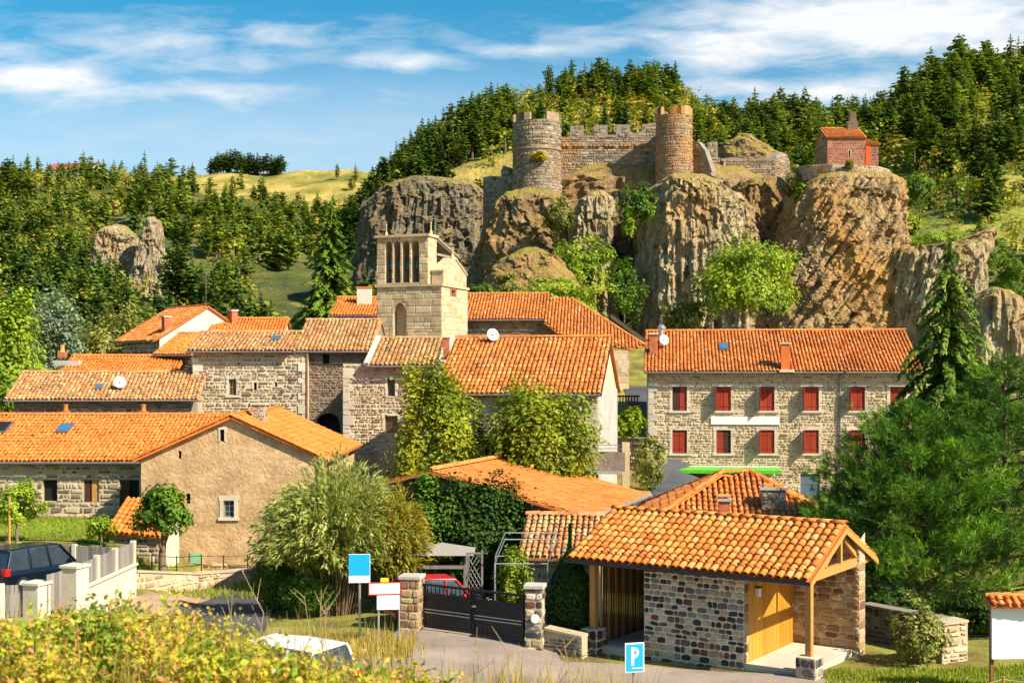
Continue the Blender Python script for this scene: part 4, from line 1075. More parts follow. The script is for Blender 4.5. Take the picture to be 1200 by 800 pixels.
# white van half inside the passage
P = gp(386, 79.2)
van = thing('white_van', 'white van parked half inside the arched passage', 'van', P)
def car_body(parent, P, L, Wd, Hh, rz, paint, belt=.55, nose=.22, tail=.05, roof0=.38, roof1=.96, wheels=True, lights=True, van=False):
    """car with a shaped body, glasshouse, wheels and lamps; +y local is forward"""
    M = Matrix.Translation(Vector(P)) @ Matrix.Rotation(rz, 4, 'Z')
    hw_ = Wd / 2; g_ = .18
    def q(x, y, z): return M @ Vector((x, y, z))
    def loft(secs, name, mat, par, closed=True):
        mb = MB(); k = len(secs[0])
        for s_ in secs:
            for p in s_: mb.v.append(tuple(q(*p)))
        for i in range(len(secs) - 1):
            for j in range(k):
                a_ = i * k + j; b_ = i * k + (j + 1) % k
                mb.f.append((a_, b_, b_ + k, a_ + k)); mb.t.append(.5); mb.m.append(0)
        mb.f.append(tuple(range(k))[::-1]); mb.f.append(tuple((len(secs) - 1) * k + j for j in range(k))); mb.t += [.5, .5]; mb.m += [0, 0]
        return mb.build(name, mat, par, smooth=False, bevel=.03)
    zb = Hh * belt
    def sec(y, w, z0, z1):
        return [(-w, y, z0 + .12), (-w * .94, y, z0), (w * .94, y, z0), (w, y, z0 + .12), (w * 1.0, y, z1 - .16), (w * .93, y, z1), (-w * .93, y, z1), (-w * 1.0, y, z1 - .16)]
    ys = [(-L / 2, .86, .12, .92), (-L / 2 + .12, .95, .02, 1.0), (-L * .2, 1.0, 0, 1.0), (L * .15, 1.0, 0, .99), (L * .32, .98, 0, .92), (L / 2 - .15, .90, .02, .80), (L / 2, .74, .12, .66)]
    body = loft([sec(y, hw_ * w, g_ + z0, zb * z1) for (y, w, z0, z1) in ys], 'body', paint, parent)
    def gsec(y, wb, wt, z1): return [(-wb, y, zb - .03), (wb, y, zb - .03), (wt, y, z1), (wt * .9, y, z1 + .03), (-wt * .9, y, z1 + .03), (-wt, y, z1)]
    yr, yf = -L / 2 + .10, L * (.5 - nose) ; yt0, yt1 = yr + .28, yf - (L * .16)
    loft([gsec(yr, hw_ * .90, hw_ * .86, zb + .02), gsec(yt0, hw_ * .93, hw_ * .78, Hh - .07), gsec((yt0 + yt1) / 2, hw_ * .95, hw_ * .80, Hh - .03), gsec(yt1, hw_ * .95, hw_ * .78, Hh - .07), gsec(yf, hw_ * .93, hw_ * .88, zb + .02)], 'glasshouse', GLASS, parent)
    loft([[(-hw_ * .74, y, Hh - .045 + d), (hw_ * .74, y, Hh - .045 + d), (hw_ * .70, y, Hh + .02 + d), (-hw_ * .70, y, Hh + .02 + d)] for y, d in ((yt0 - .06, -.03), ((yt0 + yt1) / 2, 0.01), (yt1 + .05, -.03))], 'roof', paint, parent)
    for s_ in (-1, 1):
        for (y0, z0, y1, z1) in ((yr, zb, yt0, Hh - .05), (yf, zb, yt1, Hh - .05), ((yt0 + yt1) / 2 - .3, zb, (yt0 + yt1) / 2 - .35, Hh - .04), ((yt0 + yt1) / 2 + .55, zb, (yt0 + yt1) / 2 + .45, Hh - .04)):
            MB().tube([q(s_ * hw_ * .945, y0, z0), q(s_ * hw_ * .79, y1, z1)], .045, 6).build('pillar', paint, parent)
        MB().box((0, 0, 0), (.1, .1, .1)).v
        l = MB().obox(q(s_ * hw_ * .98, -L / 2 - .0, zb * .80), M.to_3x3() @ Vector((-s_ * .26, 0, 0)), M.to_3x3() @ Vector((0, .22, 0)), Zv * .26).build('tail_light', flat('tail_lamp_red', (.55, .01, .01), rough=.2, spec=.6) if s_ == -1 else bpy.data.materials['tail_lamp_red'], parent, bevel=.02)
        MB().obox(q(s_ * hw_ * .92, L / 2 - .14, zb * .70), M.to_3x3() @ Vector((-s_ * .34, 0, 0)), M.to_3x3() @ Vector((0, .13, 0)), Zv * .15).build('headlight', METAL, parent, bevel=.02)
        MB().obox(q(s_ * (hw_ + .0), L * .17, zb + .02), M.to_3x3() @ Vector((s_ * .17, 0, 0)), M.to_3x3() @ Vector((0, .1, 0)), Zv * .14).build('mirror', paint, parent, bevel=.02)
        for y in (-L * .31, L * .31):
            c = q(s_ * (hw_ - .1), y, .31); ax = M.to_3x3() @ Vector((s_, 0, 0))
            wq = MB().tube([c - ax * .1, c + ax * .09], .31, 18).build('wheel', TYRE, parent, bevel=.02)
            MB().tube([c + ax * .091, c + ax * .105], [.2, .17], 14).build('rim', METAL, wq)
    MB().obox(q(-.26, -L / 2 - .03, zb * .52), M.to_3x3() @ Vector((.52, 0, 0)), M.to_3x3() @ Vector((0, .03, 0)), Zv * .12).build('number_plate', WHITE, parent)
    MB().obox(q(-hw_ * .9, -L / 2 - .06, .28), M.to_3x3() @ Vector((Wd * .9, 0, 0)), M.to_3x3() @ Vector((0, .14, 0)), Zv * .2).build('bumper', paint, parent, bevel=.03)
car_body(van, P, 4.4, 1.75, 1.95, 0.0, CARWHITE)

# ---- stone house with two dark windows, mottled roof
h5 = house('mottled_roof_house', 'stone house with mottled yellowed tiles and white gable bands', 402, 516, 72, R(3), 8, 430, -7.6, 1.62, MORTAR_W, STONE_PALE, TILE_OLD,
           opens=[(454, 443, 463, 464), (451, 487, 466, 507)], quoins=True, seed=71, gables=(False, True), roof_px=(431, 514), sw=.34, sh=.2, pitch=.26, proud=.05)
for r in h5['op']: pane_set(h5['front'], r, h5['t'], 'glass', .18, surround=QUOIN, sw=.14, bars=(1, 1), pframe=WOOD_DK)
for s0, wd in ((h5['r0'] - .14, .26), (h5['r1'] + .02, .42)):
    o = h5['O'] + h5['u'] * s0 + h5['u'].cross(h5['V1']) * .0
    MB().obox(o, h5['u'] * wd, h5['V1'] * (h5['L'] + .02), h5['u'].cross(h5['V1']) * .20).build('verge_band', WHITE_PL, h5['t'])

# ---- big house with the long red-orange roof
h6 = house('long_roof_house', 'large house with a steep evenly tiled red-orange roof behind two leafy trees', 510, 700, 63, R(10), 10, 463, -8.6, 2.85, MORTAR_W, STONE, TILE,
           opens=[(657, 466, 663, 486), (586, 500, 596, 520)], seed=81, roof_px=(508, 704.5), sw=.36, sh=.21, pitch=.235, row=.38, proud=.05)
for r in h6['op']: pane_set(h6['front'], r, h6['t'], 'glass', .18, surround=QUOIN, sw=.14, pframe=WOOD_DK)
for i in range(13):
    z0 = i * .55
    MB().obox(h6['front'].p(h6['W'] - (.55 if i % 2 else .35), z0 + .01, -.02), h6['u'] * (.55 if i % 2 else .35), Zv * .53, h6['front'].n * .065).build('quoin', QUOIN, h6['t'])
rw = h6['right']
MB().obox(rw.p(.02, 0, .004), rw.u * (h6['depth'] - .04), Zv * (h6['H'] - .02), rw.n * .04).build('side_render', pm('shaded_white_render', [(0, (.46, .42, .38))], src='none', vscale=.9, vamt=.25, gscale=8, gamt=.2, bump=.3), h6['t'])  # white plaster greyed so its colour carries the partial shade
# dark barge boards on the right verge
for O_, V__ in ((h6['O'], h6['V1']),):
    MB().obox(O_ + h6['u'] * (h6['r1'] + .01) - Zv * .12, h6['u'] * .05, V__ * h6['L'], Zv * .16).build('barge_board', DARKWOOD_SHADE, h6['t'])
P = on_roof(h6, 577, 401)
dish(P + Vector((0, -.1, .38)), (.5, -1, .3), .33, 'white satellite dish on the ridge of the long red-orange roof', P)
c_ = on_roof(h6, 523, 408); chimney(c_, .34, .34, .55, BRICK, h6['t'])
# balcony on the right corner
bp_ = at(710, 552, 61.2); bal = h6['t']
MB().box((bp_.x, bp_.y - .6, at(0, 551, 61).z), (1.6, 1.6, .16), -R(10)).build('balcony_floor', CONC, bal)
MB().box((bp_.x, bp_.y - 1.35, at(0, 540, 60).z), (1.6, .09, .85), -R(10)).build('balcony_parapet', pm('pinkish_render', [(0, (.34, .25, .21))], src='none', vamt=.35, vscale=2, bump=.4), bal)
for k in range(3): MB().tube([(bp_.x - .75, bp_.y - 1.35, at(0, 529 - k * 4, 60).z), (bp_.x + .75, bp_.y - 1.42, at(0, 529 - k * 4, 60).z)], .018, 6).build('balcony_rail', ZINC, bal)
MB().obox((bp_.x + .65, bp_.y - 1.5, -8.5), (.35, 0, 0), (0, .35, 0), (0, 0, 5.3)).build('balcony_pier', STONE_PALE, bal)

# ---- three-storey stone house with red shutters
XS = [(788, 805), (839.5, 856.5), (890.5, 907.5), (942, 959.5), (996, 1013.5), (1043, 1060)]
ops = [(a, 453, b, 481) for a, b in XS] + [(a, 503.6, b, 531) for a, b in XS] + [(784, 556, 846, 600), (938, 555, 961, 604)]
h7 = house('red_shutter_house', 'three-storey pale stone house with red shutters and a green awning', 758, 1078, 76.2, R(7), 11, 437, -8.4, 2.55, MORTAR_W, STONE_PALE, TILE,
           opens=ops, quoins=True, seed=91, sw=.34, sh=.19, pitch=.215, row=.37, vo=.15, margin=.02, proud=.04)
fr_ = h7['front']
for i, r in enumerate(h7['op']):
    if i < 12:
        w_ = pane_set(fr_, r, h7['t'], 'none', .16, surround=QUOIN, sill=QUOIN, sw=.17)
        half = i in (0, 7)
        shutters(fr_, r, w_, (DARKWOOD_SHADE if i == 0 else SHUTTER, DARKWOOD_SHADE if i == 7 else SHUTTER), .08, open_leaf=not half and i not in (5, 6))  # dark leaf paints the shade over half the window
    elif i == 12:
        pane_set(fr_, r, h7['t'], 'glass', .16, name='shop_window', pframe=TEAL, bars=(2, 0))
    else:
        d = MB().obox(fr_.p(r[0], r[1], -.14), fr_.u * (r[2] - r[0]), Zv * (r[3] - r[1]), fr_.n * .05).build('garage_door', STEELBLUE, h7['t'])
        for k in range(1, 4): MB().obox(fr_.p(r[0], r[1] + (r[3] - r[1]) * k / 4 - .015, -.088), fr_.u * (r[2] - r[0]), Zv * .03, fr_.n * .012).build('rail', ZINC, d)
a, t0 = fr_.inv(833, 497); b, t1 = fr_.inv(913.5, 488)
MB().obox(fr_.p(a, t0, .05), fr_.u * (b - a), Zv * (t1 - t0), fr_.n * .05).build('blank_banner', WHITE, h7['t'])
a, t0 = fr_.inv(787, 563); b, t1 = fr_.inv(846, 557)
MB().obox(fr_.p(a, t0, .06), fr_.u * (b - a), Zv * (t1 - t0), fr_.n * .06).build('shop_fascia', WHITE, h7['t'])
a, t1 = fr_.inv(778, 545); b, _ = fr_.inv(914, 547)
aw = MB().slab([fr_.p(a, t1, .03), fr_.p(b, t1, .03), fr_.p(b, t1 - .22, .8), fr_.p(a, t1 - .22, .8)], -Zv * .03).build('awning', GREEN, h7['t'])
m = MB(); nS = 46
for i in range(nS):
    x0 = a + (b - a) * i / nS; x1 = a + (b - a) * (i + .62) / nS
    m.poly([fr_.p(x0, t1 + .005, .02), fr_.p(x1, t1 + .005, .02), fr_.p(x1, t1 - .05, .30), fr_.p(x0, t1 - .05, .30)])
m.build('awning_scallops', WHITE, aw)
MB().obox(fr_.p(a, t1 - .40, .79), fr_.u * (b - a), Zv * .2, fr_.n * .02).build('awning_valance', GREEN, aw)
MB().tube([fr_.p(along(h7['A'], h7['u'], 984), 0, .09), fr_.p(along(h7['A'], h7['u'], 984), h7['H'], .09)], .055, 8).build('downpipe', ZINC, h7['t'])
MB().tube([fr_.p(.06, 0, .09), fr_.p(.06, h7['H'], .09)], .05, 8).build('downpipe', ZINC, h7['t'])
for i in range(44):   # rafter ends under the eave
    x = h7['W'] * (i + .5) / 44
    MB().obox(fr_.p(x - .05, h7['H'] - .16, .045), fr_.u * .10, Zv * .12, fr_.n * .34).build('rafter_end', WOOD, h7['t'])
P = on_roof(h7, 921, 434); ch = chimney(P + Vector((0, .25, .05)), .5, .55, 1.5, flat('orange_chimney_render', (.62, .15, .03), vamt=.2), h7['t'], cap=MORTAR_W, rz=-R(7), base=.15)
MB().box(P + Vector((0, -.15, -.02)), (.85, .8, .16), -R(7)).build('flashing', QUOIN, h7['t'])
P = on_roof(h7, 766, 414); chimney(P - Zv * .1, .48, .48, 1.25, BRICK, h7['t'], rz=-R(7))
P2 = on_roof(h7, 775, 404)
MB().lathe(P2, [(.13, -.3), (.13, 1.0), (.22, 1.02), (.22, 1.18), (.1, 1.25)], 12).build('steel_flue', METAL, h7['t'])
dish(on_roof(h7, 776, 407) + Vector((.05, -.35, .45)), (.45, -1, .3), .32, 'white satellite dish beside the chimney of the red-shuttered house', on_roof(h7, 776, 408) + Vector((0, .1, 0)))
skylight(h7, 844, 405, 852, 411, h7['t'])

# ---- broad flat-tiled roof in the middle
h8 = gable_house('broad_roof_house', 'low house with a broad plain orange roof among dark hedges', (504, 552, 48), R(19), 6.2, 1.52, 9.6, -8.6, STONE_DARK, None, TILE_FLAT, seed=101, tile=False, rakes=False, ove=.6, ovf=.5)
# flat interlocking tiles: thin overlapping courses laid on each slope
for sgn, dk in ((1, h8['decks'][0]), (-1, h8['decks'][1])):
    O = h8['Pk'] + h8['u'] * sgn * h8['half'] - Zv * h8['rise']; V1 = h8['u'] * (-sgn) * math.cos(h8['sl']) + Zv * math.sin(h8['sl']); N = h8['u'] * sgn * math.sin(h8['sl']) + Zv * math.cos(h8['sl'])
    Ls = h8['half'] / math.cos(h8['sl']); rg = np.random.default_rng(5); nr = 19; nc = 36
    I, J = np.meshgrid(np.arange(nc), np.arange(nr)); I = I.ravel(); J = J.ravel(); n = len(I)
    off = (J % 2) * .5
    x0 = np.clip((I + off) * 9.6 / nc, 0, 9.6); x1 = np.clip((I + off + .97) * 9.6 / nc, 0, 9.6); y0 = J * Ls / nr; y1 = (J + 1.08) * Ls / nr
    lift = rg.normal(0, .004, n)
    Oa, va, Va, Na = np.array(O), np.array(h8['v']), np.array(V1), np.array(N)
    pts = []
    for (x, y, h_) in ((x0, y0, .055), (x1, y0, .055), (x1, y1, .012), (x0, y1, .012), (x0, y0, .012), (x1, y0, .012)):
        pts.append(Oa + x[:, None] * va + y[:, None] * Va + (h_ + lift)[:, None] * Na)
    V = np.stack(pts, 1).reshape(-1, 3); o = (np.arange(n) * 6)[:, None, None]
    f = (o + np.array([(0, 1, 2, 3), (4, 5, 1, 0)])[None]).reshape(-1, 4)
    mesh_np('roof_tiles', V, f, TILE_FLAT, dk, tone=np.repeat(np.clip(rg.normal(.5, .2, n), 0, 1), 2), kind='stuff')
O = h8['Pk'] + h8['u'] * h8['half'] - Zv * (h8['rise'] + .03)
gutter('gutter', O + h8['u'] * .06, O + h8['u'] * .06 + h8['v'] * 9.6, h8['t'], .07, METAL)

# ---- small mottled outbuilding beside the pergola
h9 = house('outbuilding', 'small stone outbuilding with mottled orange tiles behind the garden gate', 615, 700, 42.6, R(6), 6, 654, -8.8, 1.02, MORTAR_W, STONE, TILE_OLD, seed=111, roof_px=(607, 704), sw=.22, sh=.16, pitch=.2, row=.34, gut=False)

# ---- hipped roof house behind the shelter
hp = thing('hip_roof_house', 'house with a hipped red-tiled roof and a stone chimney behind the open shelter', 'house', (9.0, 51, -8.4))
hc, hx, hy, z0, zr = Vector((9.0, 51.2, 0)), 3.9, 4.2, -5.75, at(0, 552.5, 51.6).z
MBw = MB(); MBw.box((hc.x, hc.y, (z0 - 8.6) / 2), (hx * 2 - .9, hy * 2 - .9, z0 + 8.6 - .05)).build('wall', WHITE_PL, hp)
rz_ = R(-6); Mz = Matrix.Rotation(rz_, 3, 'Z')
C4 = [hc + Mz @ Vector((sx_ * hx, sy_ * hy, 0)) + Zv * z0 for sx_, sy_ in ((-1, -1), (1, -1), (1, 1), (-1, 1))]
R0 = hc + Mz @ Vector((-.6, -.4, 0)) + Zv * zr; R1 = hc + Mz @ Vector((.5, .4, 0)) + Zv * zr
def hip_plane(a, b, tops, seed, mat=TILE):
    U = (b - a).normalized(); mid = tops[0]; w = (mid - a); V1 = (w - U * w.dot(U)).normalized(); Lb = (b - a).length
    poly = [(0, 0), (Lb, 0)] + [((q - a).dot(U), (q - a).dot(V1)) for q in tops]
    return roof_plane(hp, a, U, V1, poly, mat, seed, .22, .36)
dk = hip_plane(C4[0], C4[1], [R1, R0], 121); hip_plane(C4[1], C4[2], [R1], 122, TILE_FLAT); hip_plane(C4[2], C4[3], [R0, R1], 123); hip_plane(C4[3], C4[0], [R0], 124)
for a_, b_ in ((C4[0], R0), (C4[1], R1), (C4[3], R0), (C4[2], R1), (R0, R1)): ridge_tiles('hip_tiles', a_ + Zv * .04, b_ + Zv * .04, TILE, dk, .12)
def hip_z(x, y):
    return -5.2
P = at(906, 604, 48.6)
c1 = chimney(P, .92, .6, 1.0, MORTAR_D, hp, cap=CONC, rz=R(-6))
stones('stonework', Fr(P + Vector((-.46, -.31, -.02)), (1, 0.1)).pn, [(0, 0), (.92, 0), (.92, 1.0), (0, 1.0)], [], STONE, c1, .22, .12, .02, seed=8)
for k in range(2): MB().box(P + Vector((-.2 + .42 * k, 0, 1.16)), (.34, .5, .1), R(-6)).build('clay_cowl', TILE_RND, c1)
P = at(848.5, 606, 47.8)
c1 = chimney(P, .42, .42, .62, BRICK, hp, cap=CONC, rz=R(-6))
MB().box(P + Vector((0, 0, .82)), (.5, .42, .06), R(-6)).build('cowl', TILE_RND, c1)

# ================================================================== CHURCH
nv = house('church_nave', 'church nave with a long orange roof joined to the square bell tower', 546, 664, 98, R(4), 9.5, 376, -2, 2.25, MORTAR_D, STONE_BROWN, TILE, seed=131, roof_px=(540, 640), sw=.55, sh=.32, pitch=.25, cat='church')
def nav_uv(px, py):
    q = on_roof(nv, px, py) - nv['O']; return (q.dot(nv['u']), q.dot(nv['V1']))
poly = [nav_uv(637, 378), nav_uv(664, 398), nav_uv(738, 409), nav_uv(757, 406), nav_uv(670, 350.5), nav_uv(640, 349)]
poly = [(p[0], min(p[1], nv['L'])) for p in poly]
roof_plane(nv['t'], nv['O'] + nv['u'].cross(nv['V1']) * .01, nv['u'], nv['V1'], poly, TILE, 135, .25, .36)
ridge_tiles('hip_tiles', on_roof(nv, 757, 406) + Zv * .05, on_roof(nv, 670, 350.5) + Zv * .05, TILE, nv['deck'], .14)
c_ = on_roof(nv, 737, 409); dd = nv['u']
aw_ = Fr(Vector((c_.x - 4.2, c_.y + .35, -4)), nv['u'])
hh = c_.z - .12 + 4
wq = wall('side_chapel_wall', aw_, [(0, 0), (4.2, 0), (4.2, hh), (0, hh + .1)], [], ASHLAR, nv['t'])
stones('stonework', aw_.pn, [(0, 0), (4.2, 0), (4.2, hh), (0, hh + .1)], [], ASHLAR, wq, .6, .34, .012, .008, seed=7, jit=.04, round_=.05)
wall('side_chapel_wall', Fr(aw_.p(4.2, 0), nv['v']), [(0, 0), (9, 0), (9, hh), (0, hh)], [], MORTAR_D, nv['t'])
# stone coping of the little end gable
MB().obox(at(716, 372, 104), at(757, 402, 101) - at(716, 372, 104), Vector((0, .5, 0)), Zv * .3).build('gable_coping', ASHLAR, nv['t'])
ann = house('presbytery', 'small pink-walled house with an orange roof tucked left of the bell tower', 391, 446, 104, R(2), 8, 371, -3, 1.7, pm('pink_render', [(0, (.52, .30, .24))], src='none', vamt=.2), None, TILE_BRIGHT, seed=141, roof_px=(386, 447), pitch=.25)
chimney(on_roof(ann, 427, 356), 1.2, .6, 1.3, WHITE_PL, ann['t'], cap=TILE_FLAT)

# bell tower
D0 = 93.0; th = R(20); A = at(441.8, 400, D0); A.z = -2.5
tu = Vector((math.cos(th), -math.sin(th), 0)); tv = Vector((math.sin(th), math.cos(th), 0))
TW = along(A, tu, 517.5); TD = 4.9
zc = at(0, 336, D0 - .8).z; ztop = at(0, 279, D0).z
tw = thing('bell_tower', 'square tan stone bell tower with four arched bell openings', 'tower', A + tu * TW / 2 + tv * TD / 2)
ft, rt = Fr(A, tu), Fr(A + tu * TW, tv); bt, lf = Fr(A + tu * TW + tv * TD, -tu), Fr(A + tv * TD, -tv)
HL = zc - A.z
a0, b0 = ft.inv(461, 400)[0], ft.inv(476, 400)[0]; s0 = ft.inv(468, 366)[1]; tp = s0 + (b0 - a0) / 2 * 1.45
n_op = (a0, 2.2, b0, tp)
wq = wall('wall', ft, [(0, 0), (TW, 0), (TW, HL), (0, HL)], [n_op], MORTAR, tw, reveal=.55)
arch_fill(ft, a0, b0, s0, .55, ASHLAR, tw, pointed=True, top=tp)
MB().obox(ft.p(a0, 2.2, -.6), ft.u * (b0 - a0), Zv * (tp - 2.2), ft.n * .04).build('niche_back', ASHLAR, tw)
stones('stonework', ft.pn, [(0, 0), (TW, 0), (TW, HL), (0, HL)], [n_op], ASHLAR, wq, .62, .36, .02, .012, seed=3, jit=.05, round_=.06)
so = rt.rect(528.8, 339.5, 533, 347.5)
wq = wall('wall', rt, [(0, 0), (TD, 0), (TD, HL), (0, HL)], [so], MORTAR, tw)
stones('stonework', rt.pn, [(0, 0), (TD, 0), (TD, HL), (0, HL)], [so], ASHLAR, wq, .62, .36, .02, .012, seed=4, jit=.05, round_=.06, margin=.18)
pane_set(rt, so, tw, 'dark', .2, surround=BRICK, sw=.28)
wall('wall', bt, [(0, 0), (TW, 0), (TW, HL), (0, HL)], [], ASHLAR, tw); wall('wall', lf, [(0, 0), (TD, 0), (TD, HL), (0, HL)], [], ASHLAR, tw)
MB().obox(ft.p(-.12, HL, .12), tu * (TW + .24), tv * (TD + .24), Zv * .16).build('cornice', ASHLAR, tw)
# bell wall with four arches
UW = along(A, tu, 501.7); UT = 1.5; zb_ = HL + .162; HU = ztop - A.z
def ux(px): return ft.inv(px, 300)[0]
arches = [(ux(451.6), ux(459.2)), (ux(461.3), ux(469.0)), (ux(471.2), ux(479.8)), (ux(482.0), ux(491.2))]
fb = Fr(A + tu * UW + tv * UT, -tu)
mt_ = ft.inv(470, 300)[1]
opf = []; opb = []
for (x0, x1) in arches:
    tpz = zb_ + 3.05 if x1 - x0 < .42 else zb_ + 3.15
    opf.append((x0, zb_ + .15, x1, tpz)); opb.append((UW - x1, zb_ + .15, UW - x0, tpz))
rcU = [(0, zb_), (UW, zb_), (UW, HU), (0, HU)]
bw = wall('bell_wall', ft, rcU, opf, MORTAR, tw, reveal=UT)
stones('stonework', ft.pn, rcU, opf, ASHLAR, bw, .55, .36, .02, .012, seed=5, jit=.05, round_=.06)
wall('bell_wall', fb, rcU, opb, ASHLAR, tw, reveal=.02)
for (x0, y0, x1, y1) in opf: arch_fill(ft, x0, x1, y1 - (x1 - x0) / 2, UT, ASHLAR, bw, top=y1)
rs = Fr(A + tu * UW, tv); wqs = wall('bell_wall', rs, [(0, zb_), (UT, zb_), (UT, HU), (0, HU)], [], MORTAR, tw)
stones('stonework', rs.pn, [(0, zb_), (UT, zb_), (UT, HU), (0, HU)], [], ASHLAR, wqs, .6, .36, .02, .012, seed=6, jit=.05, round_=.06)
wall('bell_wall', Fr(A + tv * UT, -tv), [(0, zb_), (UT, zb_), (UT, HU), (0, HU)], [], ASHLAR, tw)
MB().obox(ft.p(-.14, HU, .14), tu * (UW + .28), tv * (UT + .28), Zv * .18).build('coping', ASHLAR, tw)
for k, px in enumerate((448.5, 501)):
    q = ft.p(ux(px), HU + .18, -.6)
    MB().lathe(q, [(.14, 0), (.10, .25), (.05, .3), (.04, .75), (.08, .8), (.02, .9)], 8).build('finial', ASHLAR, tw)
for (x0, y0, x1, y1) in opf:
    q = ft.p((x0 + x1) / 2, y0 + 1.0, -UT * .35); rb = (x1 - x0) * .46
    b_ = MB().lathe(q, [(rb, 0), (rb * .86, .1), (rb * .62, .45), (rb * .5, .62), (rb * .12, .72)], 14).build('bell', BRONZE, tw, smooth=True)
    MB().obox(q + Zv * .72 - tu * rb, tu * rb * 2, tv * .16, Zv * .16).build('yoke', WOOD_DK, b_)
# timber lean-to roof behind the bell wall
Ov = ft.p(-.1, HU - .05, -UT); bd = (tv * 4.2 - Zv * 1.05)
MB().slab([Ov, Ov + tu * (UW + .2), Ov + tu * (UW + .2) + bd, Ov + bd], Zv * .14).build('lean_to_roof', pm('grey_slate_timber', [(0, (.30, .26, .20))], src='none', vamt=.3, bump=.4), tw)
for k in range(5):
    o = Ov + tu * (.1 + (UW - .1) * k / 4) - Zv * .13
    MB().obox(o, tu * .12, bd * .98, Zv * .12).build('rafter', WOOD_GREY, tw)
for k in (0, 1):
    q = ft.p(.2 + k * (UW - .4), zb_, -UT - 3.7)
    MB().obox(q, tu * .16, tv * .16, Zv * (HU - zb_ - 1.1)).build('roof_post', WOOD_GREY, tw)
    MB().tube([q + Zv * .9, ft.p(.2 + k * (UW - .4), zb_ + 2.0, -UT - 2.2)], .07, 6).build('brace', WOOD_GREY, tw)
MB().obox(ft.p(.1, zb_ + HU - zb_ - 1.35, -UT - 3.72), tu * (UW - .1), tv * .18, Zv * .18).build('purlin', WOOD_GREY, tw)
MB().obox(ft.p(UW - .06, HU - 1.25, -UT), -tv * -3.6, tu * .14, Zv * .16).build('tie_beam', WOOD_GREY, tw)
# stair head with its own little gable
sA = ft.p(along(A, tu, 503.5), zb_, -.35); sw_ = TW - along(A, tu, 503.5) - .02; sd = TD - .5; sh_ = .95; sg = .95
sf, sr = Fr(sA, tu), Fr(sA + tu * sw_, tv)
wq = wall('stair_head', sf, [(0, 0), (sw_, 0), (sw_, sh_), (0, sh_)], [], ASHLAR, tw)
gp_ = [(0, 0), (sd, 0), (sd, sh_), (sd / 2, sh_ + sg), (0, sh_)]
wq = wall('stair_head', sr, gp_, [], MORTAR, tw)
stones('stonework', sr.pn, gp_, [], ASHLAR, wq, .6, .34, .02, .012, seed=9, jit=.05, round_=.06)
wall('stair_head', Fr(sA + tu * sw_ + tv * sd, -tu), [(0, 0), (sw_, 0), (sw_, sh_), (0, sh_)], [], ASHLAR, tw)
wall('stair_head', Fr(sA + tv * sd, -tv), gp_, [], ASHLAR, tw)
for sgn in (0, 1):
    e = sf.p(-.05, sh_ - .05, .08) if sgn == 0 else sf.p(-.05, sh_ - .05, -sd - .08)
    rg_ = sf.p(-.05, sh_ + sg + .05, -sd / 2)
    MB().slab([e, e + tu * (sw_ + .12), rg_ + tu * (sw_ + .12), rg_], Zv * .12).build('stair_head_roof', ASHLAR, tw)
MB().lathe(sr.p(sd / 2, sh_ + sg + .1, -.2), [(.16, 0), (.12, .25), (.05, .35), (.04, .7), (.07, .75), (.02, .85)], 8).build('finial', ASHLAR, tw)

# ================================================================== CASTLE RUIN
def round_tower(t, px, D, rad, py_top, py_bot, mat, seed, merl, mh, wall_name='tower_wall', flare=.12, course=None, sw=.55, sh=.34):
    c = at(px, 400, D); zt = at(0, py_top, D).z; zb = at(0, py_bot, D).z; H = zt - zb
    n = 48; mb = MB()
    mb.lathe((c.x, c.y, zb), [(rad + flare, 0), (rad, H * .6), (rad, H), (rad - .6, H), (rad - .6, H - 1.2)], n)
    tw_ = mb.build(wall_name, MORTAR_D, t)
    def pl(s, h, d):
        s = np.asarray(s, float); h = np.asarray(h, float); rr = rad + flare * np.clip(1 - h / (H * .6), 0, 1) + np.asarray(d)
        a = -math.pi / 2 + s / rad
        return np.stack([c.x + rr * np.cos(a), c.y + rr * np.sin(a), zb + h], -1)
    half = rad * 2.5
    stones('stonework', pl, [(-half, 0), (half, 0), (half, H), (-half, H)], [], mat, tw_, sw, sh, .07, .03, seed=seed)
    for (a0, a1) in merl:
        m = MB(); k = max(2, int((a1 - a0) / 12)); ri = rad - .5
        pts = [a0 + (a1 - a0) * i / k for i in range(k + 1)]
        for i in range(k):
            p, q = R(pts[i]) - math.pi / 2, R(pts[i + 1]) - math.pi / 2
            f = lambda r_, an, z: (c.x + r_ * math.cos(an), c.y + r_ * math.sin(an), z)
            z0, z1 = zt - .05, zt + mh * (.9 + .2 * random.random())
            ro = rad + .04
            m.poly([f(ro, p, z0), f(ro, q, z0), f(ro, q, z1), f(ro, p, z1)], random.random()); m.poly([f(ri, q, z0), f(ri, p, z0), f(ri, p, z1), f(ri, q, z1)], random.random())
            m.poly([f(ro, p, z1), f(ro, q, z1), f(ri, q, z1), f(ri, p, z1)], random.random())
            if i == 0: m.poly([f(ri, p, z0), f(ro, p, z0), f(ro, p, z1), f(ri, p, z1)])
            if i == k - 1: m.poly([f(ro, q, z0), f(ri, q, z0), f(ri, q, z1), f(ro, q, z1)])
        m.build('merlon', mat, tw_)
    if course is not None:
        z = at(0, course, D).z
        MB().lathe((c.x, c.y, z), [(rad + .03, 0), (rad + .16, .08), (rad + .16, .24), (rad + .03, .3)], n).build('string_course', mat, tw_)
    return tw_
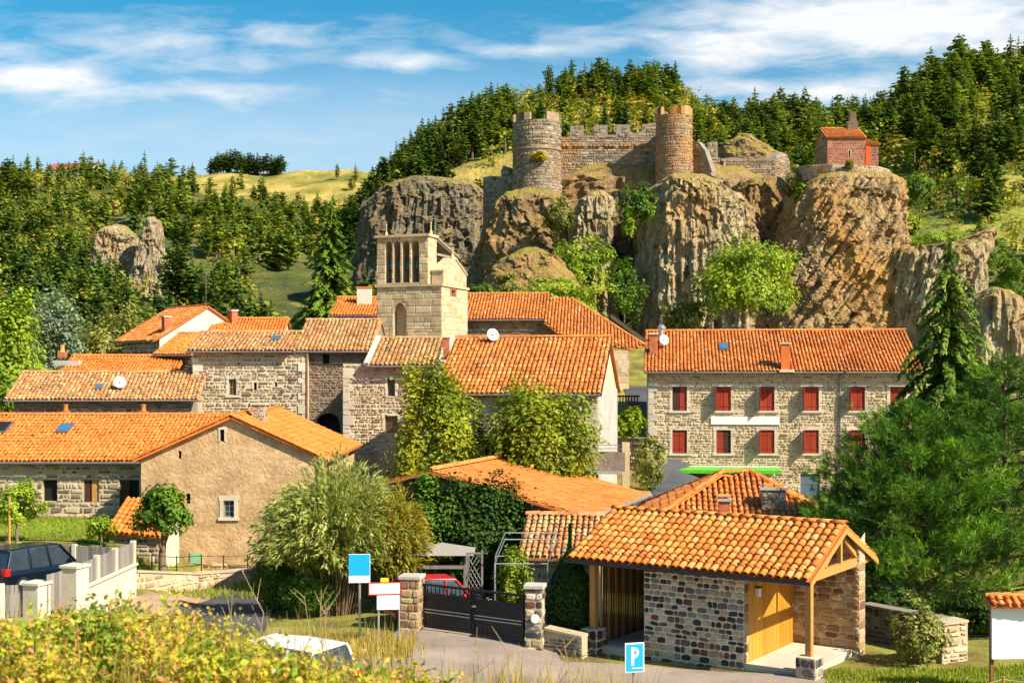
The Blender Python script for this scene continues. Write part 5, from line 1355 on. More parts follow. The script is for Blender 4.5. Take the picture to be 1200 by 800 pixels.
def ruin_wall(t, pts, D, py_bot, mat, seed, thick=1.1, D2=None, name='curtain_wall', sw=.6, sh=.34, stonew=True):
    """free-standing wall whose ragged top follows picture points (px, py)"""
    D2 = D if D2 is None else D2
    A_ = at(pts[0][0], py_bot, D); B_ = at(pts[-1][0], py_bot, D2)
    z0 = min(A_.z, B_.z); A_.z = z0; fr = Fr(A_, (B_.x - A_.x, B_.y - A_.y))
    poly = [(fr.inv(px, py)) for px, py in pts]
    x1 = poly[-1][0]
    full = [(poly[0][0], 0), (x1, 0)] + poly[::-1]
    mb = MB()
    f = [fr.p(a, h) for a, h in full]
    mb.slab(f, fr.n * -thick)
    w_ = mb.build(name, MORTAR_D, t)
    if stonew: stones('stonework', fr.pn, full, [], mat, w_, sw, sh, .07, .03, seed=seed)
    return fr, w_
ca = thing('castle_ruin', 'ruined castle with two round battlemented towers and a long curtain wall', 'castle', at(700, 232, 170))
CASTLE_OR = pm('orange_lichened_stone', [(0, (.22, .10, .04)), (.3, (.36, .18, .07)), (.6, (.46, .26, .11)), (.85, (.54, .32, .14)), (1, (.30, .17, .09))],
          vscale=.25, vamt=.3, gscale=3, gamt=.3, bump=.7, bscale=5, bdist=.08, dirt=[((.56, .22, .02), .3, .45, .62, .85), ((.20, .18, .17), .35, .55, .72, .6)])
round_tower(ca, 629.5, 166, 3.1, 145, 246, CASTLE, 1, [(-95, -78), (-62, -18), (22, 62), (80, 110), (140, 180), (200, 240)], 1.0, course=179)
round_tower(ca, 790, 165, 2.3, 137, 222, CASTLE_OR, 2, [(-85, -52), (-20, 0), (15, 95), (130, 170)], 1.0)
frc, cw = ruin_wall(ca, [(655, 161), (668, 161), (668.2, 148), (684, 147), (684.2, 159), (696, 159), (696.2, 147), (711.8, 146.5), (712, 158), (722, 158), (722.2, 146), (738.5, 146), (738.8, 157), (752, 154), (753, 146), (772, 143)], 169, 244, CASTLE, 3)
# corbelled line with orange lichen below the parapet
for i in range(26):
    a = (655 + i * 4.5); s_ = frc.inv(a, 172)
    if i % 4 != 3: MB().obox(frc.p(s_[0], s_[1], .05), frc.u * .34, Zv * .3, frc.n * .22).build('corbel', CASTLE_OR, cw)
ruin_wall(ca, [(566, 208), (575, 206), (587, 207), (588, 207)], 171, 282, CASTLE, 4, D2=169, name='ruined_wall')
ruin_wall(ca, [(587, 200), (590, 194), (596, 196), (597, 205), (604, 203)], 169, 262, CASTLE, 5, D2=168, name='ruined_wall')
ruin_wall(ca, [(809, 164), (818, 166), (826, 176), (834, 200)], 166, 206, CASTLE, 6, D2=164, name='ruined_wall')
ruin_wall(ca, [(829, 167), (841, 166), (841.3, 184), (846, 186)], 171, 228, CASTLE, 7, name='ruined_wall')
ruin_wall(ca, [(845, 186), (862, 184), (880, 187), (897, 184), (909, 185)], 169, 228, CASTLE, 8, name='ruined_wall')
ruin_wall(ca, [(909, 184), (914, 178), (921, 180), (925, 188)], 169, 228, CASTLE, 9, D2=173, name='ruined_wall')
ruin_wall(ca, [(847.5, 188), (850, 188)], 168.6, 226, ASHLAR, 10, thick=.6, name='pilaster')
ruin_wall(ca, [(768, 128), (771, 125), (775, 128), (783, 132)], 172, 160, CASTLE, 11, name='ruined_wall')
# broken vault below the first tower
ruin_wall(ca, [(596, 244), (605, 228), (613, 224), (622, 232), (634, 240)], 161, 290, CASTLE, 12, name='broken_vault')
MB().obox(at(613, 250, 160.8), at(636, 250, 160.8) - at(613, 250, 160.8), Zv * 1.4, Vector((0, .5, 0))).build('vault_shade', DARK, ca)  # solid dark block stands in for the shaded hollow

# ---- chapel on the rock
chp = house('red_chapel', 'little red stone chapel with an orange roof on top of the cliff', 969.5, 1014, 150, R(-2), 5.0, 162, 23.6, 1.5, MORTAR_D, CHAPEL, TILE, seed=151, ov=.25, vo=.12, sw=.45, sh=.28, pitch=.25, cat='chapel', gut=False, stone_sides=False, opens=[(994.5, 176, 996.5, 184)])
pane_set(chp['front'], chp['op'][0], chp['t'], 'dark', .2, surround=ASHLAR, sw=.08)
stones('stonework', chp['left'].pn, [(0, 0), (5, 0), (5, chp['H']), (2.5, chp['H'] + 1.3), (0, chp['H'])], [], CASTLE, chp['t'], .45, .28, .04, seed=8)
ap = Fr(at(1014, 193, 150.6) - Zv * .6, (1, .05)); apW = along(ap.A, ap.u, 1029.5); aph = at(0, 169, 150.6).z - ap.A.z
wq = wall('apse_wall', ap, [(0, 0), (apW, 0), (apW, aph), (0, aph)], [], MORTAR_D, chp['t'])
stones('stonework', ap.pn, [(0, 0), (apW, 0), (apW, aph), (0, aph)], [], pm('deep_red_stone', [(0, (.30, .04, .03)), (1, (.46, .08, .05))], vscale=.4, vamt=.25, gscale=4, bump=.5, bscale=6, bdist=.05), wq, .45, .28, .04, seed=9)
for f_ in (Fr(ap.p(apW, 0), -ap.n), Fr(ap.p(apW, 0, -4), -ap.u)): wall('apse_wall', f_, [(0, 0), (4 if f_.u.y > .5 else apW, 0), (4 if f_.u.y > .5 else apW, aph), (0, aph)], [], CHAPEL, chp['t'])
V1 = (-ap.n * math.cos(R(22)) + Zv * math.sin(R(22)))
roof_plane(chp['t'], ap.p(-.1, aph, .2), ap.u, V1, [(0, 0), (apW + .3, 0), (apW * .6, 2.3), (0, 2.3)], TILE, 155, .25)
MB().obox(ap.p(-.12, 0, .5), ap.u * .55, Zv * (aph - .3), -ap.n * .8).build('buttress', CHAPEL, chp['t'])
bx_ = chp['front'].inv(1000, 160)[0]; bw_ = chp['front'].inv(1012, 160)[0] - bx_; bz = chp['H'] + .2
fbg = Fr(chp['front'].p(bx_, bz, -2.1), chp['u'])
bg_ = wall('bell_gable', fbg, [(0, 0), (bw_, 0), (bw_, 2.0), (bw_ * .85, 2.1), (bw_ * .8, 3.2), (bw_ * .25, 3.3), (bw_ * .2, 2.1), (0, 2.0)], [], CASTLE, chp['t'], reveal=.1)
MB().slab([fbg.p(*q) for q in ((0, 0), (bw_, 0), (bw_, 2.0), (bw_ * .85, 2.1), (bw_ * .8, 3.2), (bw_ * .25, 3.3), (bw_ * .2, 2.1), (0, 2.0))], -fbg.n * .7).build('bell_gable', CASTLE, chp['t'])
tr = thing('terrace_wall', 'low curved stone wall edging the cliff top below the red chapel', 'wall', at(990, 204, 147))
pts = [(934, 195, 150), (948, 193, 147.5), (975, 192, 146.2), (1005, 193, 146), (1030, 195, 147), (1043, 199, 149), (1046, 203, 152)]
for k in range(len(pts) - 1):
    a, b = at(*pts[k]), at(*pts[k + 1]); fr_ = Fr((a.x, a.y, a.z - 1.9), (b.x - a.x, b.y - a.y)); Lw = Vector((b.x - a.x, b.y - a.y, 0)).length
    pl_ = [(0, 0), (Lw, 0), (Lw, 1.9 + b.z - a.z), (0, 1.9)]
    m = MB().slab([fr_.p(*q) for q in pl_], -fr_.n * .5).build('wall_section', MORTAR, tr)
    stones('stonework', fr_.pn, pl_, [], CASTLE, m, .5, .28, .06, .03, seed=20 + k)
# ---- far barn on the plateau
bn = house('far_barn', 'long barn with a dull red roof on the skyline above the wooded slope', 52, 106, 690, R(8), 22, 199, 96, 5.0, CONC, None, flat('red_metal_roof', (.42, .10, .10), vamt=.2), seed=161, tile=False, ridge=False, gut=False, ov=.5, cat='barn')
# ================================================================== OPEN SHELTER
su = Vector((.826, -.563, 0)).normalized(); sv = Vector((-su.y, su.x, 0))
PR = at(948.3, 680.8, 35.0); SL = 7.78; SW = 5.7
E0 = PR - su * SL                       # far left eave corner
ze, zrid = PR.z, -4.43
sg_ = -8.32                             # floor level
sh = thing('shelter', 'open roadside shelter with orange canal tiles, cobbled stone wall and wooden posts', 'shelter', (E0 + PR) / 2 + sv * SW / 2 + Zv * (sg_ - ze))
half = SW / 2; slp = math.atan2(zrid - ze, half); Lsl = half / math.cos(slp)
V1 = sv * math.cos(slp) + Zv * math.sin(slp); V2 = -sv * math.cos(slp) + Zv * math.sin(slp)
N1 = su.cross(V1); N1 = N1 if N1.z > 0 else -N1
rf = MB().slab([E0, PR, PR + V1 * Lsl, E0 + V1 * Lsl], -N1 * .07).build('roof', TILE_FLAT, sh)
E0b = E0 + sv * SW; PRb = PR + sv * SW
rb = MB().slab([E0b, E0b + V2 * Lsl, PRb + V2 * Lsl, PRb], -Zv * .07).build('roof', TILE_FLAT, sh)
tiles('roof_tiles', E0b, su, V2, [(0, 0), (SL, 0), (SL, Lsl), (0, Lsl)], TILE, rb, .25, .345, 77)
# one tile mesh, laid one by one over the front slope
def tile_mesh(name, r0, r1, L, th=.016, n=6, up0=.0, concave=False):
    V = []; Fc = []
    for (rad, y) in ((r0, 0), (r1, L)):
        for rr in (rad, rad - th):
            for q in range(n + 1):
                t = R(6) + R(168) * q / n
                V.append((-math.cos(t) * rr, y, (math.sin(t) * rr * .80) * (-1 if concave else 1)))
    k = n + 1
    for q in range(n):
        Fc += [(q, q + 1, 2 * k + q + 1, 2 * k + q), (k + q + 1, k + q, 3 * k + q, 3 * k + q + 1), (q + 1, q, k + q, k + q + 1), (2 * k + q, 2 * k + q + 1, 3 * k + q + 1, 3 * k + q)]
    Fc += [(0, 2 * k, 3 * k, k), (n, k + n, 3 * k + n, 2 * k + n)]
    me = bpy.data.meshes.new(name); me.from_pydata(V, [], Fc); me.materials.append(TILE_RND)
    me.polygons.foreach_set('use_smooth', np.array([i % 4 < 2 for i in range(n * 4)] + [False] * 2)); me.update()
    return me
tmesh = tile_mesh('tile', .117, .094, .40)
ncol, nrow = 31, 9; pit = SL / ncol; rwl = Lsl / nrow
rg = random.Random(4)
for i in range(ncol):
    for j in range(nrow):
        p = E0 + su * (pit * (i + .5) + rg.gauss(0, .006)) + V1 * (rwl * j - .05 + rg.gauss(0, .008)) + N1 * (.052 + rg.gauss(0, .004))
        Mx = Matrix((su, V1, N1)).transposed().to_4x4()
        Mx = Matrix.Translation(p) @ Mx @ Matrix.Rotation(R(-2.6) + rg.gauss(0, .006), 4, 'X') @ Matrix.Rotation(rg.gauss(0, .018), 4, 'Z')
        place_copy('tile', tmesh, rf, Mx)
# under tiles between the rows (one mesh)
m = MB()
for i in range(ncol + 1):
    c = E0 + su * (pit * i) + N1 * .05
    for q in range(3):
        t0, t1 = math.pi * (q / 3 + 1), math.pi * ((q + 1) / 3 + 1)
        a_ = c + su * (math.cos(t0) * .09) + N1 * (math.sin(t0) * .05); b_ = c + su * (math.cos(t1) * .09) + N1 * (math.sin(t1) * .05)
        if i == 0 and q == 0: a_ = c - su * .02
        m.poly([a_ - V1 * .06, b_ - V1 * .06, b_ + V1 * Lsl, a_ + V1 * Lsl])
m.build('under_tiles', TILE, rf, kind='stuff')
top0, top1 = E0 + V1 * Lsl + Zv * .06, PR + V1 * Lsl + Zv * .06
nrd = 19; rmesh = tile_mesh('ridge_tile', .15, .135, SL / nrd + .06)
for i in range(nrd):
    p = top0 + su * (SL * i / nrd - .02) - Zv * .01
    Mx = Matrix((sv, su, Zv)).transposed().to_4x4()
    place_copy('ridge_tile', rmesh, rf, Matrix.Translation(p) @ Mx @ Matrix.Rotation(R(1.6), 4, 'X'))
gutter('gutter', E0 - su * .05 - sv * .07 - Zv * .07, PR + su * .05 - sv * .07 - Zv * .07, sh, .06, BLACK)
# walls
ov = .45
ff = Fr(E0 + sv * ov + Zv * (sg_ - ze), su); ff.A.z = sg_ - .25
wh = ze + ov * math.tan(slp) - .08 - ff.A.z
sL, sR = ff.inv(755, 777)[0], ff.inv(872, 787)[0]
SRND = pm('cobble', [(0, (.045, .05, .055)), (.17, (.20, .07, .045)), (.28, (.13, .12, .11)), (.42, (.38, .28, .17)), (.56, (.52, .41, .26)), (.70, (.07, .04, .03)), (.80, (.26, .23, .20)), (.90, (.60, .53, .42))],
          src='rnd', const=True, vscale=4, vamt=.25, gscale=22, gamt=.3, bump=.5, bscale=40)
SWARM = pm('warm_block', [(0, (.34, .20, .09)), (.25, (.44, .28, .13)), (.5, (.18, .09, .055)), (.62, (.50, .36, .19)), (.8, (.28, .15, .08)), (.92, (.40, .32, .22))],
          src='rnd', const=True, vscale=4, vamt=.25, gscale=22, gamt=.3, bump=.5, bscale=40)
def stone_mesh(name, seed, sq=.5, mat=None, n=8):
    rgl = random.Random(seed); V = []; Fc = []
    for (k, y) in ((1.0, 0), (.95, -.55), (.72, -1)):
        rk = random.Random(seed)
        ch = [rk.uniform(.06, .16 + sq * .38) for _ in range(8)]
        for i, (x_, z_) in enumerate(((.5, -.5 + ch[0]), (.5, .5 - ch[1]), (.5 - ch[2], .5), (-.5 + ch[3], .5), (-.5, .5 - ch[4]), (-.5, -.5 + ch[5]), (-.5 + ch[6], -.5), (.5 - ch[7], -.5))):
            V.append((x_ * k * rk.uniform(.9, 1.0), y * (.8 + .4 * rgl.random()), z_ * k * rk.uniform(.9, 1.0)))
    for a in (0, 1):
        for i in range(n): Fc.append((a * n + i, a * n + (i + 1) % n, (a + 1) * n + (i + 1) % n, (a + 1) * n + i))
    Fc.append(tuple(2 * n + i for i in range(n)))
    me = bpy.data.meshes.new(name); me.from_pydata(V, [], Fc); me.materials.append(mat); me.update()
    return me
def stone_objs(fr, poly, parent, mat, sw, sh_, seed, proud=.035, sq=.5, gap=.02, name='stone'):
    rgl = random.Random(seed); ms = [stone_mesh('stone', seed * 10 + k, sq, mat) for k in range(5)]
    x0, x1 = min(p[0] for p in poly), max(p[0] for p in poly); y0, y1 = min(p[1] for p in poly), max(p[1] for p in poly)
    y = y0; cnt = 0; base = Matrix((fr.u, -fr.n, Zv)).transposed().to_4x4()
    while y < y1 - .04:
        h = min(sh_ * rgl.uniform(.75, 1.3), y1 - y); x = x0
        if y1 - y - h < .07: h = y1 - y
        while x < x1 - .03:
            w = sw * rgl.uniform(.55, 1.5)
            if x1 - x - w < .1: w = x1 - x
            cx_, cy_ = x + w / 2, y + h / 2
            if bool(inpoly(np.array([cx_]), np.array([cy_ + h * .35]), poly)[0]):
                hh_ = h * rgl.uniform(.88, 1.0)
                Mx = Matrix.Translation(fr.p(cx_, cy_, 0)) @ base @ Matrix.Rotation(rgl.gauss(0, .05), 4, 'Y') @ Matrix.Diagonal((w - gap, proud * rgl.uniform(.7, 1.4), hh_ - gap, 1))
                place_copy(name, ms[rgl.randrange(5)], parent, Mx); cnt += 1
            x += w
        y += h
    return cnt
fwp = [(sL, 0), (sR, 0), (sR, wh), (sL, wh)]
wq = wall('front_wall', ff, fwp, [], pm('cream_mortar', [(0, (.76, .64, .46))], src='none', vscale=1.2, vamt=.2, gscale=14, gamt=.2, bump=.5, bscale=24), sh)
stone_objs(ff, fwp, wq, SRND, .235, .165, 3)
dR = 3.9                                 # depth of the closed room
dpl = Fr(ff.p(sR, 0), sv)                # plane of the door side, seen from the right
wall('side_wall', dpl, [(0, 0), (.30, 0), (.30, wh + .12), (0, wh)], [], MORTAR, sh)
qm = stone_mesh('quoin', 5, .25, SWARM)
for i in range(9):
    Mx = Matrix.Translation(dpl.p(.15, .15 + i * .285, 0)) @ Matrix((dpl.u, -dpl.n, Zv)).transposed().to_4x4() @ Matrix.Diagonal((.28, .03, .26, 1))
    place_copy('quoin', qm, wq, Mx)
dr = MB().obox(dpl.p(.30, .20, -.06), dpl.u * (dR - .3), Zv * (wh - .3), dpl.n * .03).build('plank_door', WOOD_OR, sh)
npk = 14
for i in range(npk):
    MB().obox(dpl.p(.32 + (dR - .34) * i / npk, .22, -.028), dpl.u * ((dR - .34) / npk - .012), Zv * (wh - .30 + min(.3 + (dR - .34) * i / npk, half - .6) * math.tan(slp)), dpl.n * .028).build('plank', WOOD_OR, dr)
lm = MB().obox(dpl.p(.75, 2.1, .0), dpl.u * .16, Zv * .26, dpl.n * .14).build('wall_lamp', WHITE, sh, bevel=.03)
MB().obox(dpl.p(.73, 2.37, -.0), dpl.u * .2, Zv * .03, dpl.n * .18).build('lamp_cap', BLACK, lm)
# rear wall and its right end
rw_ = Fr(ff.A + sv * (ov + dR - .2 - ov) + su * (sR - .1), su)
rl = ff.inv(1009, 766)[0]
d_ = Vector(((1007 - 600) / F, 1, 0)); kk = (rw_.A - Vector((0, 0, 0))).dot(rw_.n) / d_.dot(rw_.n); rlen = (d_ * kk - rw_.A).dot(su)
rhp = [(0, 0), (rlen, 0), (rlen, wh + .55), (0, wh + .55)]
wr = wall('rear_wall', rw_, rhp, [], MORTAR, sh)
stone_objs(rw_, rhp, wr, SWARM, .38, .23, 6, .03, .35)
re_ = Fr(rw_.p(rlen, 0), sv); wq2 = wall('rear_wall', re_, [(0, 0), (.5, 0), (.5, wh + .75), (0, wh + .55)], [], MORTAR, sh)
for i in range(10):
    Mx = Matrix.Translation(re_.p(.25, .15 + i * .29, 0)) @ Matrix((re_.u, -re_.n, Zv)).transposed().to_4x4() @ Matrix.Diagonal((.48, .03, .27, 1))
    place_copy('quoin', qm, wq2, Mx)
wall('rear_wall', Fr(rw_.p(rlen, 0, -.5), -su), [(0, 0), (SL - .6, 0), (SL - .6, wh + .55), (0, wh + .55)], [], MORTAR, sh)
wall('side_wall', Fr(ff.p(sL, 0, -dR), -sv), [(0, 0), (dR, 0), (dR, wh), (0, wh + .5)], [], MORTAR_D, sh)
MB().obox(ff.p(sR + .02, .02, .0), su * (SL - sR - .25), Zv * .27, sv * (dR - .3)).build('paved_floor', PAVE, sh)
MB().obox(ff.p(.1, .02, .0), su * (sL - .15), Zv * .24, sv * (dR - .1)).build('paved_floor', CONC, sh)
# posts on stone bases
def post(px, py, lab):
    s_ = ff.inv(px, py)[0]; b_ = ff.p(s_, .0, -.02)
    bs = MB().box(b_ + Zv * .38, (.58, .58, .76), math.atan2(su.y, su.x)).build('post_base', MORTAR_W, sh, bevel=.02)
    for f_ in (Fr(b_ - su * .29 + ff.n * .29, su), Fr(b_ + su * .29 + ff.n * .29, sv)): stone_objs(f_, [(0, 0), (.58, 0), (.58, .76), (0, .76)], bs, SRND, .26, .2, int(px), .03)
    MB().box(b_ + Zv * (.76 + (wh - .80) / 2), (.19, .19, wh - .80), math.atan2(su.y, su.x)).build('post', WOOD, sh, bevel=.025)
    return s_, b_
sPL, bPL = post(695, 768, 'l'); sPR, bPR = post(948, 792, 'r')
for s0, s1 in ((.15, SL - .15),):
    MB().obox(ff.p(s0, wh - .04, .10), su * (s1 - s0), Zv * .2, sv * .18).build('wall_plate', WOOD_DK, sh)
# gable truss on the right
tp_ = Fr(ff.p(sPR - .08, wh - .22), sv); span = SW - 2 * ov
MB().obox(tp_.p(-.05, .0, .02), tp_.u * (span + .1), Zv * .24, tp_.n * .14).build('tie_beam', WOOD, sh)
MB().obox(tp_.p(span / 2 - .07, .24, .03), tp_.u * .14, Zv * (half * math.tan(slp) - .32), tp_.n * .12).build('king_post', WOOD, sh)
for sg in (-1, 1):
    a_ = tp_.p(span / 2 + sg * .08, .40, .05); b_ = tp_.p(span / 2 + sg * 1.15, .72 - .05, .05)
    a_ = tp_.p(span / 2 + sg * .10, .95, .05); b_ = tp_.p(span / 2 + sg * 1.25, .26, .05)
    MB().obox(a_, b_ - a_, tp_.n * .1, Zv * .15).build('truss_strut', WOOD, sh)
for O_, V_ in ((PR, V1), (PRb, V2)):
    MB().obox(O_ + su * .0 - Zv * .23, su * .04, V_ * Lsl, Zv * .16).build('barge_board', WOOD, sh)
    MB().obox(O_ + V_ * .5 - su * .32 - Zv * .24, su * .12, V_ * (Lsl - .5), Zv * .13).build('rafter', WOOD, sh)
for k in range(4):
    q = PR + V1 * (Lsl * (.12 + k * .27)) - su * 1.1 - Zv * .2
    MB().obox(q, su * 1.1, sv * .1, Zv * .12).build('purlin', WOOD, sh)
    q = PRb + V2 * (Lsl * (.12 + k * .27)) - su * 1.1 - Zv * .2
    MB().obox(q, su * 1.1, sv * .1, Zv * .12).build('purlin', WOOD, sh)
# slatted screen on the left end
sc_ = MB().obox(ff.p(sPL + .05, wh - .2, -.2), sv * (dR - .4), su * .05, Zv * .08).build('slat_screen', WOOD_DK, sh)
MB().obox(ff.p(sPL + .05, .30, -.2), sv * (dR - .4), su * .05, Zv * .08).build('bottom_rail', WOOD_DK, sc_)
for i in range(22):
    MB().obox(ff.p(sPL + .105, .22, -.25 - i * (dR - .5) / 22), sv * .095, su * .03, Zv * (wh - .35)).build('slat', WOOD if i % 3 == 0 else WOOD_DK, sc_)

# ================================================================== ENTRANCE GATE
GATE = flat('gate_black_paint', (.016, .018, .026), rough=.35, spec=.4)
def stone_pillar(px0, px1, py0, D, label, seed, h_extra=0.0, mat=STONE):
    c = gp((px0 + px1) / 2, D); w = (px1 - px0) * D / F; zt = at(0, py0, D).z
    t = thing('gate_pillar', label, 'pillar', c - Zv * .1)
    H = zt - c.z + .1; rz = -R(10)
    sh_ = MB().box(c + Zv * (H / 2 - .1), (w - .06, w - .06, H), rz).build('shaft', MORTAR, t)
    m3 = Matrix.Rotation(rz, 3, 'Z'); ux_ = m3 @ Vector((1, 0, 0)); vx_ = m3 @ Vector((0, 1, 0)); o = c - Zv * .1 - ux_ * (w / 2 - .03) - vx_ * (w / 2 - .03)
    for f_ in (Fr(o, ux_), Fr(o + ux_ * (w - .06), vx_)): stone_objs(f_, [(0, 0), (w - .06, 0), (w - .06, H), (0, H)], sh_, SRND if seed % 2 else SWARM, .3, .22, seed, .03, .4)
    MB().box(c + Zv * (H - .1 + .05), (w + .06, w + .06, .12), rz).build('cap', CONC, t, bevel=.02)
    return t, c, w
_, cl, wl = stone_pillar(470, 495, 677, 41.2, 'tan stone gate pillar beside the white road signs', 71 * 2)
_, cr, wr_ = stone_pillar(616, 638, 688, 39.0, 'grey stone gate pillar with a round white plate', 73)
pl_ = cr + Vector((0, -.35, 0)); pl_.z = at(0, 724, 38.7).z
dc = MB().tube([pl_, pl_ + Vector((0, -.04, 0))], .13, 20).build('round_plate', WHITE); tag(dc, 'round white plate fixed to the grey gate pillar', 'plate')
ga, gb = Vector((cl.x + wl / 2 + .03, cl.y, 0)), Vector((cr.x - wr_ / 2 - .03, cr.y, 0))
gt = thing('entrance_gate', 'black double-leaf metal driveway gate between the stone pillars', 'gate', ((ga + gb) / 2) + Zv * -8.2)
gu = (gb - ga).normalized(); gl = (gb - ga).length; zg0, zg1 = -8.13, at(0, 690, 40).z
gfr = Fr((ga.x, ga.y, zg0), gu)
for k in range(2):
    x0 = gl / 2 * k + .02; x1 = gl / 2 * (k + 1) - .02
    lf_ = MB()
    for (a_, b_, c_, d_) in ((x0, 0, x0 + .07, zg1 - zg0), (x1 - .07, 0, x1, zg1 - zg0), (x0 + .07, 0, x1 - .07, .08), (x0 + .07, zg1 - zg0 - .35, x1 - .07, zg1 - zg0 - .29), (x0 + .07, zg1 - zg0 - .07, x1 - .07, zg1 - zg0)):
        lf_.obox(gfr.p(a_, b_, -.03), gu * (c_ - a_), Zv * (d_ - b_), gfr.n * .07)
    lfo = lf_.build('gate_leaf', GATE, gt)
    for i in range(11):
        w = (x1 - x0 - .14) / 11
        MB().obox(gfr.p(x0 + .07 + w * i + .004, .08, -.012), gu * (w - .008), Zv * (zg1 - zg0 - .43), gfr.n * .025).build('panel_board', GATE, lfo)
        MB().obox(gfr.p(x0 + .07 + w * (i + .5) - .012, zg1 - zg0 - .29, -.01), gu * .024, Zv * .22, gfr.n * .024).build('bar', GATE, lfo)
    for zz in (.48, .58): MB().obox(gfr.p(x0 + .07, zz, .014), gu * (x1 - x0 - .14), Zv * .03, gfr.n * .03).build('rail', METAL, lfo)
MB().obox(gfr.p(gl / 2 + .03, .85, .04), gu * .12, Zv * .05, gfr.n * .05).build('handle', METAL, gt)

def stone_wall_thing(pts, h, label, mat, seed, thick=.4, name='stone_wall', sw=.36, shh=.2, zt=None, mort=MORTAR, cap=True):
    """free-standing wall along ground points (px, D)"""
    P = [gp(px, D) for px, D in pts]
    t = thing(name, label, 'wall', sum(P, Vector()) / len(P))
    for k in range(len(P) - 1):
        a, b = P[k], P[k + 1]; z0 = min(a.z, b.z) - .3; fr = Fr((a.x, a.y, z0), (b.x - a.x, b.y - a.y)); L = Vector((b.x - a.x, b.y - a.y, 0)).length
        ha = (zt if zt is not None else a.z + h) - z0; hb_ = (zt if zt is not None else b.z + h) - z0
        po = [(0, 0), (L, 0), (L, hb_), (0, ha)]
        s_ = MB().slab([fr.p(*q) for q in po], -fr.n * thick).build('wall_section', mort, t)
        if mat is not None: stones('stonework', fr.pn, po, [], mat, s_, sw, shh, .04, seed=seed + k)
        if cap: MB().slab([fr.p(0, ha + .002, .05), fr.p(L, hb_ + .002, .05), fr.p(L, hb_ + .002, -thick - .05), fr.p(0, ha + .002, -thick - .05)], Zv * .07).build('coping', QUOIN if mat is None else mort, t)
    return t
stone_wall_thing([(637, 39.0), (682, 38.4)], .62, 'low dark stone wall between the gate pillar and the shelter', STONE_DARK, 201)
stone_wall_thing([(1008, 41.0), (1060, 39.5), (1108, 38.2)], 1.05, 'dark rubble garden wall at the foot of the big pine', STONE_DARK, 205, mort=MORTAR_D)
stone_wall_thing([(1104, 37.2), (1134, 37.6)], 1.12, 'short pale end of the garden wall beside the flowering shrub', STONE_PALE, 208, thick=.5)
stone_wall_thing([(160, 49.3), (232, 52), (306, 54.2)], .62, 'low tan stone wall along the side road below the gable house', STONE_PALE, 211)
# white rendered retaining wall with a board fence on it
a, b = at(98, 690, 42), at(160, 662, 47.3)
rwt = thing('retaining_wall', 'white rendered retaining wall of the parking terrace under the grey board fence', 'wall', (a + b) / 2 - Zv * 1.4)
fr_ = Fr((a.x, a.y, -9.0), (b.x - a.x, b.y - a.y)); L = Vector((b.x - a.x, b.y - a.y, 0)).length; ht = a.z + 9.0
MB().slab([fr_.p(0, 0), fr_.p(L, 0), fr_.p(L, ht), fr_.p(0, ht)], -fr_.n * .25).build('wall_section', WHITE_PL, rwt)
MB().obox(fr_.p(-.03, ht + .002, .06), fr_.u * (L + .06), Zv * .08, -fr_.n * .37).build('coping', QUOIN, rwt)
def board_fence(label, A_, B_, z0, z1, n, posts, name='board_fence', mat=WOOD_GREY, pmat=QUOIN):
    A_, B_ = Vector(A_), Vector(B_); t = thing(name, label, 'fence', Vector(((A_.x + B_.x) / 2, (A_.y + B_.y) / 2, z0)))
    fr = Fr((A_.x, A_.y, z0), (B_.x - A_.x, B_.y - A_.y)); L = Vector((B_.x - A_.x, B_.y - A_.y, 0)).length; w = L / n
    for i in range(n):
        MB().obox(fr.p(w * i + .008, .03, 0), fr.u * (w - .016), Zv * (z1 - z0 - .03 + random.uniform(-.008, .008)), fr.n * .025).build('board', mat, t)
    for zz in (.18, .75): MB().obox(fr.p(0, (z1 - z0) * zz, -.045), fr.u * L, Zv * .06, fr.n * .04).build('rail', mat, t)
    for q in posts: MB().obox(fr.p(L * q - .08, 0, -.10), fr.u * .16, Zv * (z1 - z0 + .06), fr.n * .18).build('post', pmat, t)
    return t
board_fence('grey vertical board fence standing on the white retaining wall', fr_.p(.02, 0, -.1), fr_.p(L, 0, -.1), ht - 9.0 + .085, ht - 9.0 + .85, 26, (.28, .62, .99))
def white_pillar(px0, px1, py0, D, label, mat=WHITE_PL):
    c = gp((px0 + px1) / 2, D); w = (px1 - px0) * D / F; zt = at(0, py0, D).z
    t = thing('fence_pillar', label, 'pillar', c - Zv * .2)
    MB().box(Vector((c.x, c.y, (zt + c.z - .2) / 2)), (w, w, zt - c.z + .2), R(-20)).build('shaft', mat, t, bevel=.01)
    MB().box(Vector((c.x, c.y, zt + .04)), (w + .1, w + .1, .09), R(-20)).build('cap', QUOIN, t, bevel=.01)
    return c, w
c1, w1 = white_pillar(32, 54, 684, 41, 'short white rendered pillar at the end of the grey board panels')
c2, w2 = white_pillar(77, 99, 664, 42, 'tall block pillar where the board fence meets the retaining wall', QUOIN)
board_fence('grey board panel between the short white pillar and the block pillar', (c1.x + w1 / 2, c1.y, 0), (c2.x - w2 / 2, c2.y, 0), -7.65, -6.42, 5, ())
c0 = gp(-14, 40.5); board_fence('grey board gate beside the short white pillar', (c0.x, c0.y, 0), (c1.x - w1 / 2, c1.y, 0), -7.85, -6.72, 9, (.35,))
a, b = at(-20, 650, 51.2), at(152, 645, 49.8)
board_fence('grey picket fence with white posts between the lawn and the dark car', a, b, -7.55, -6.75, 44, (.25, .63))
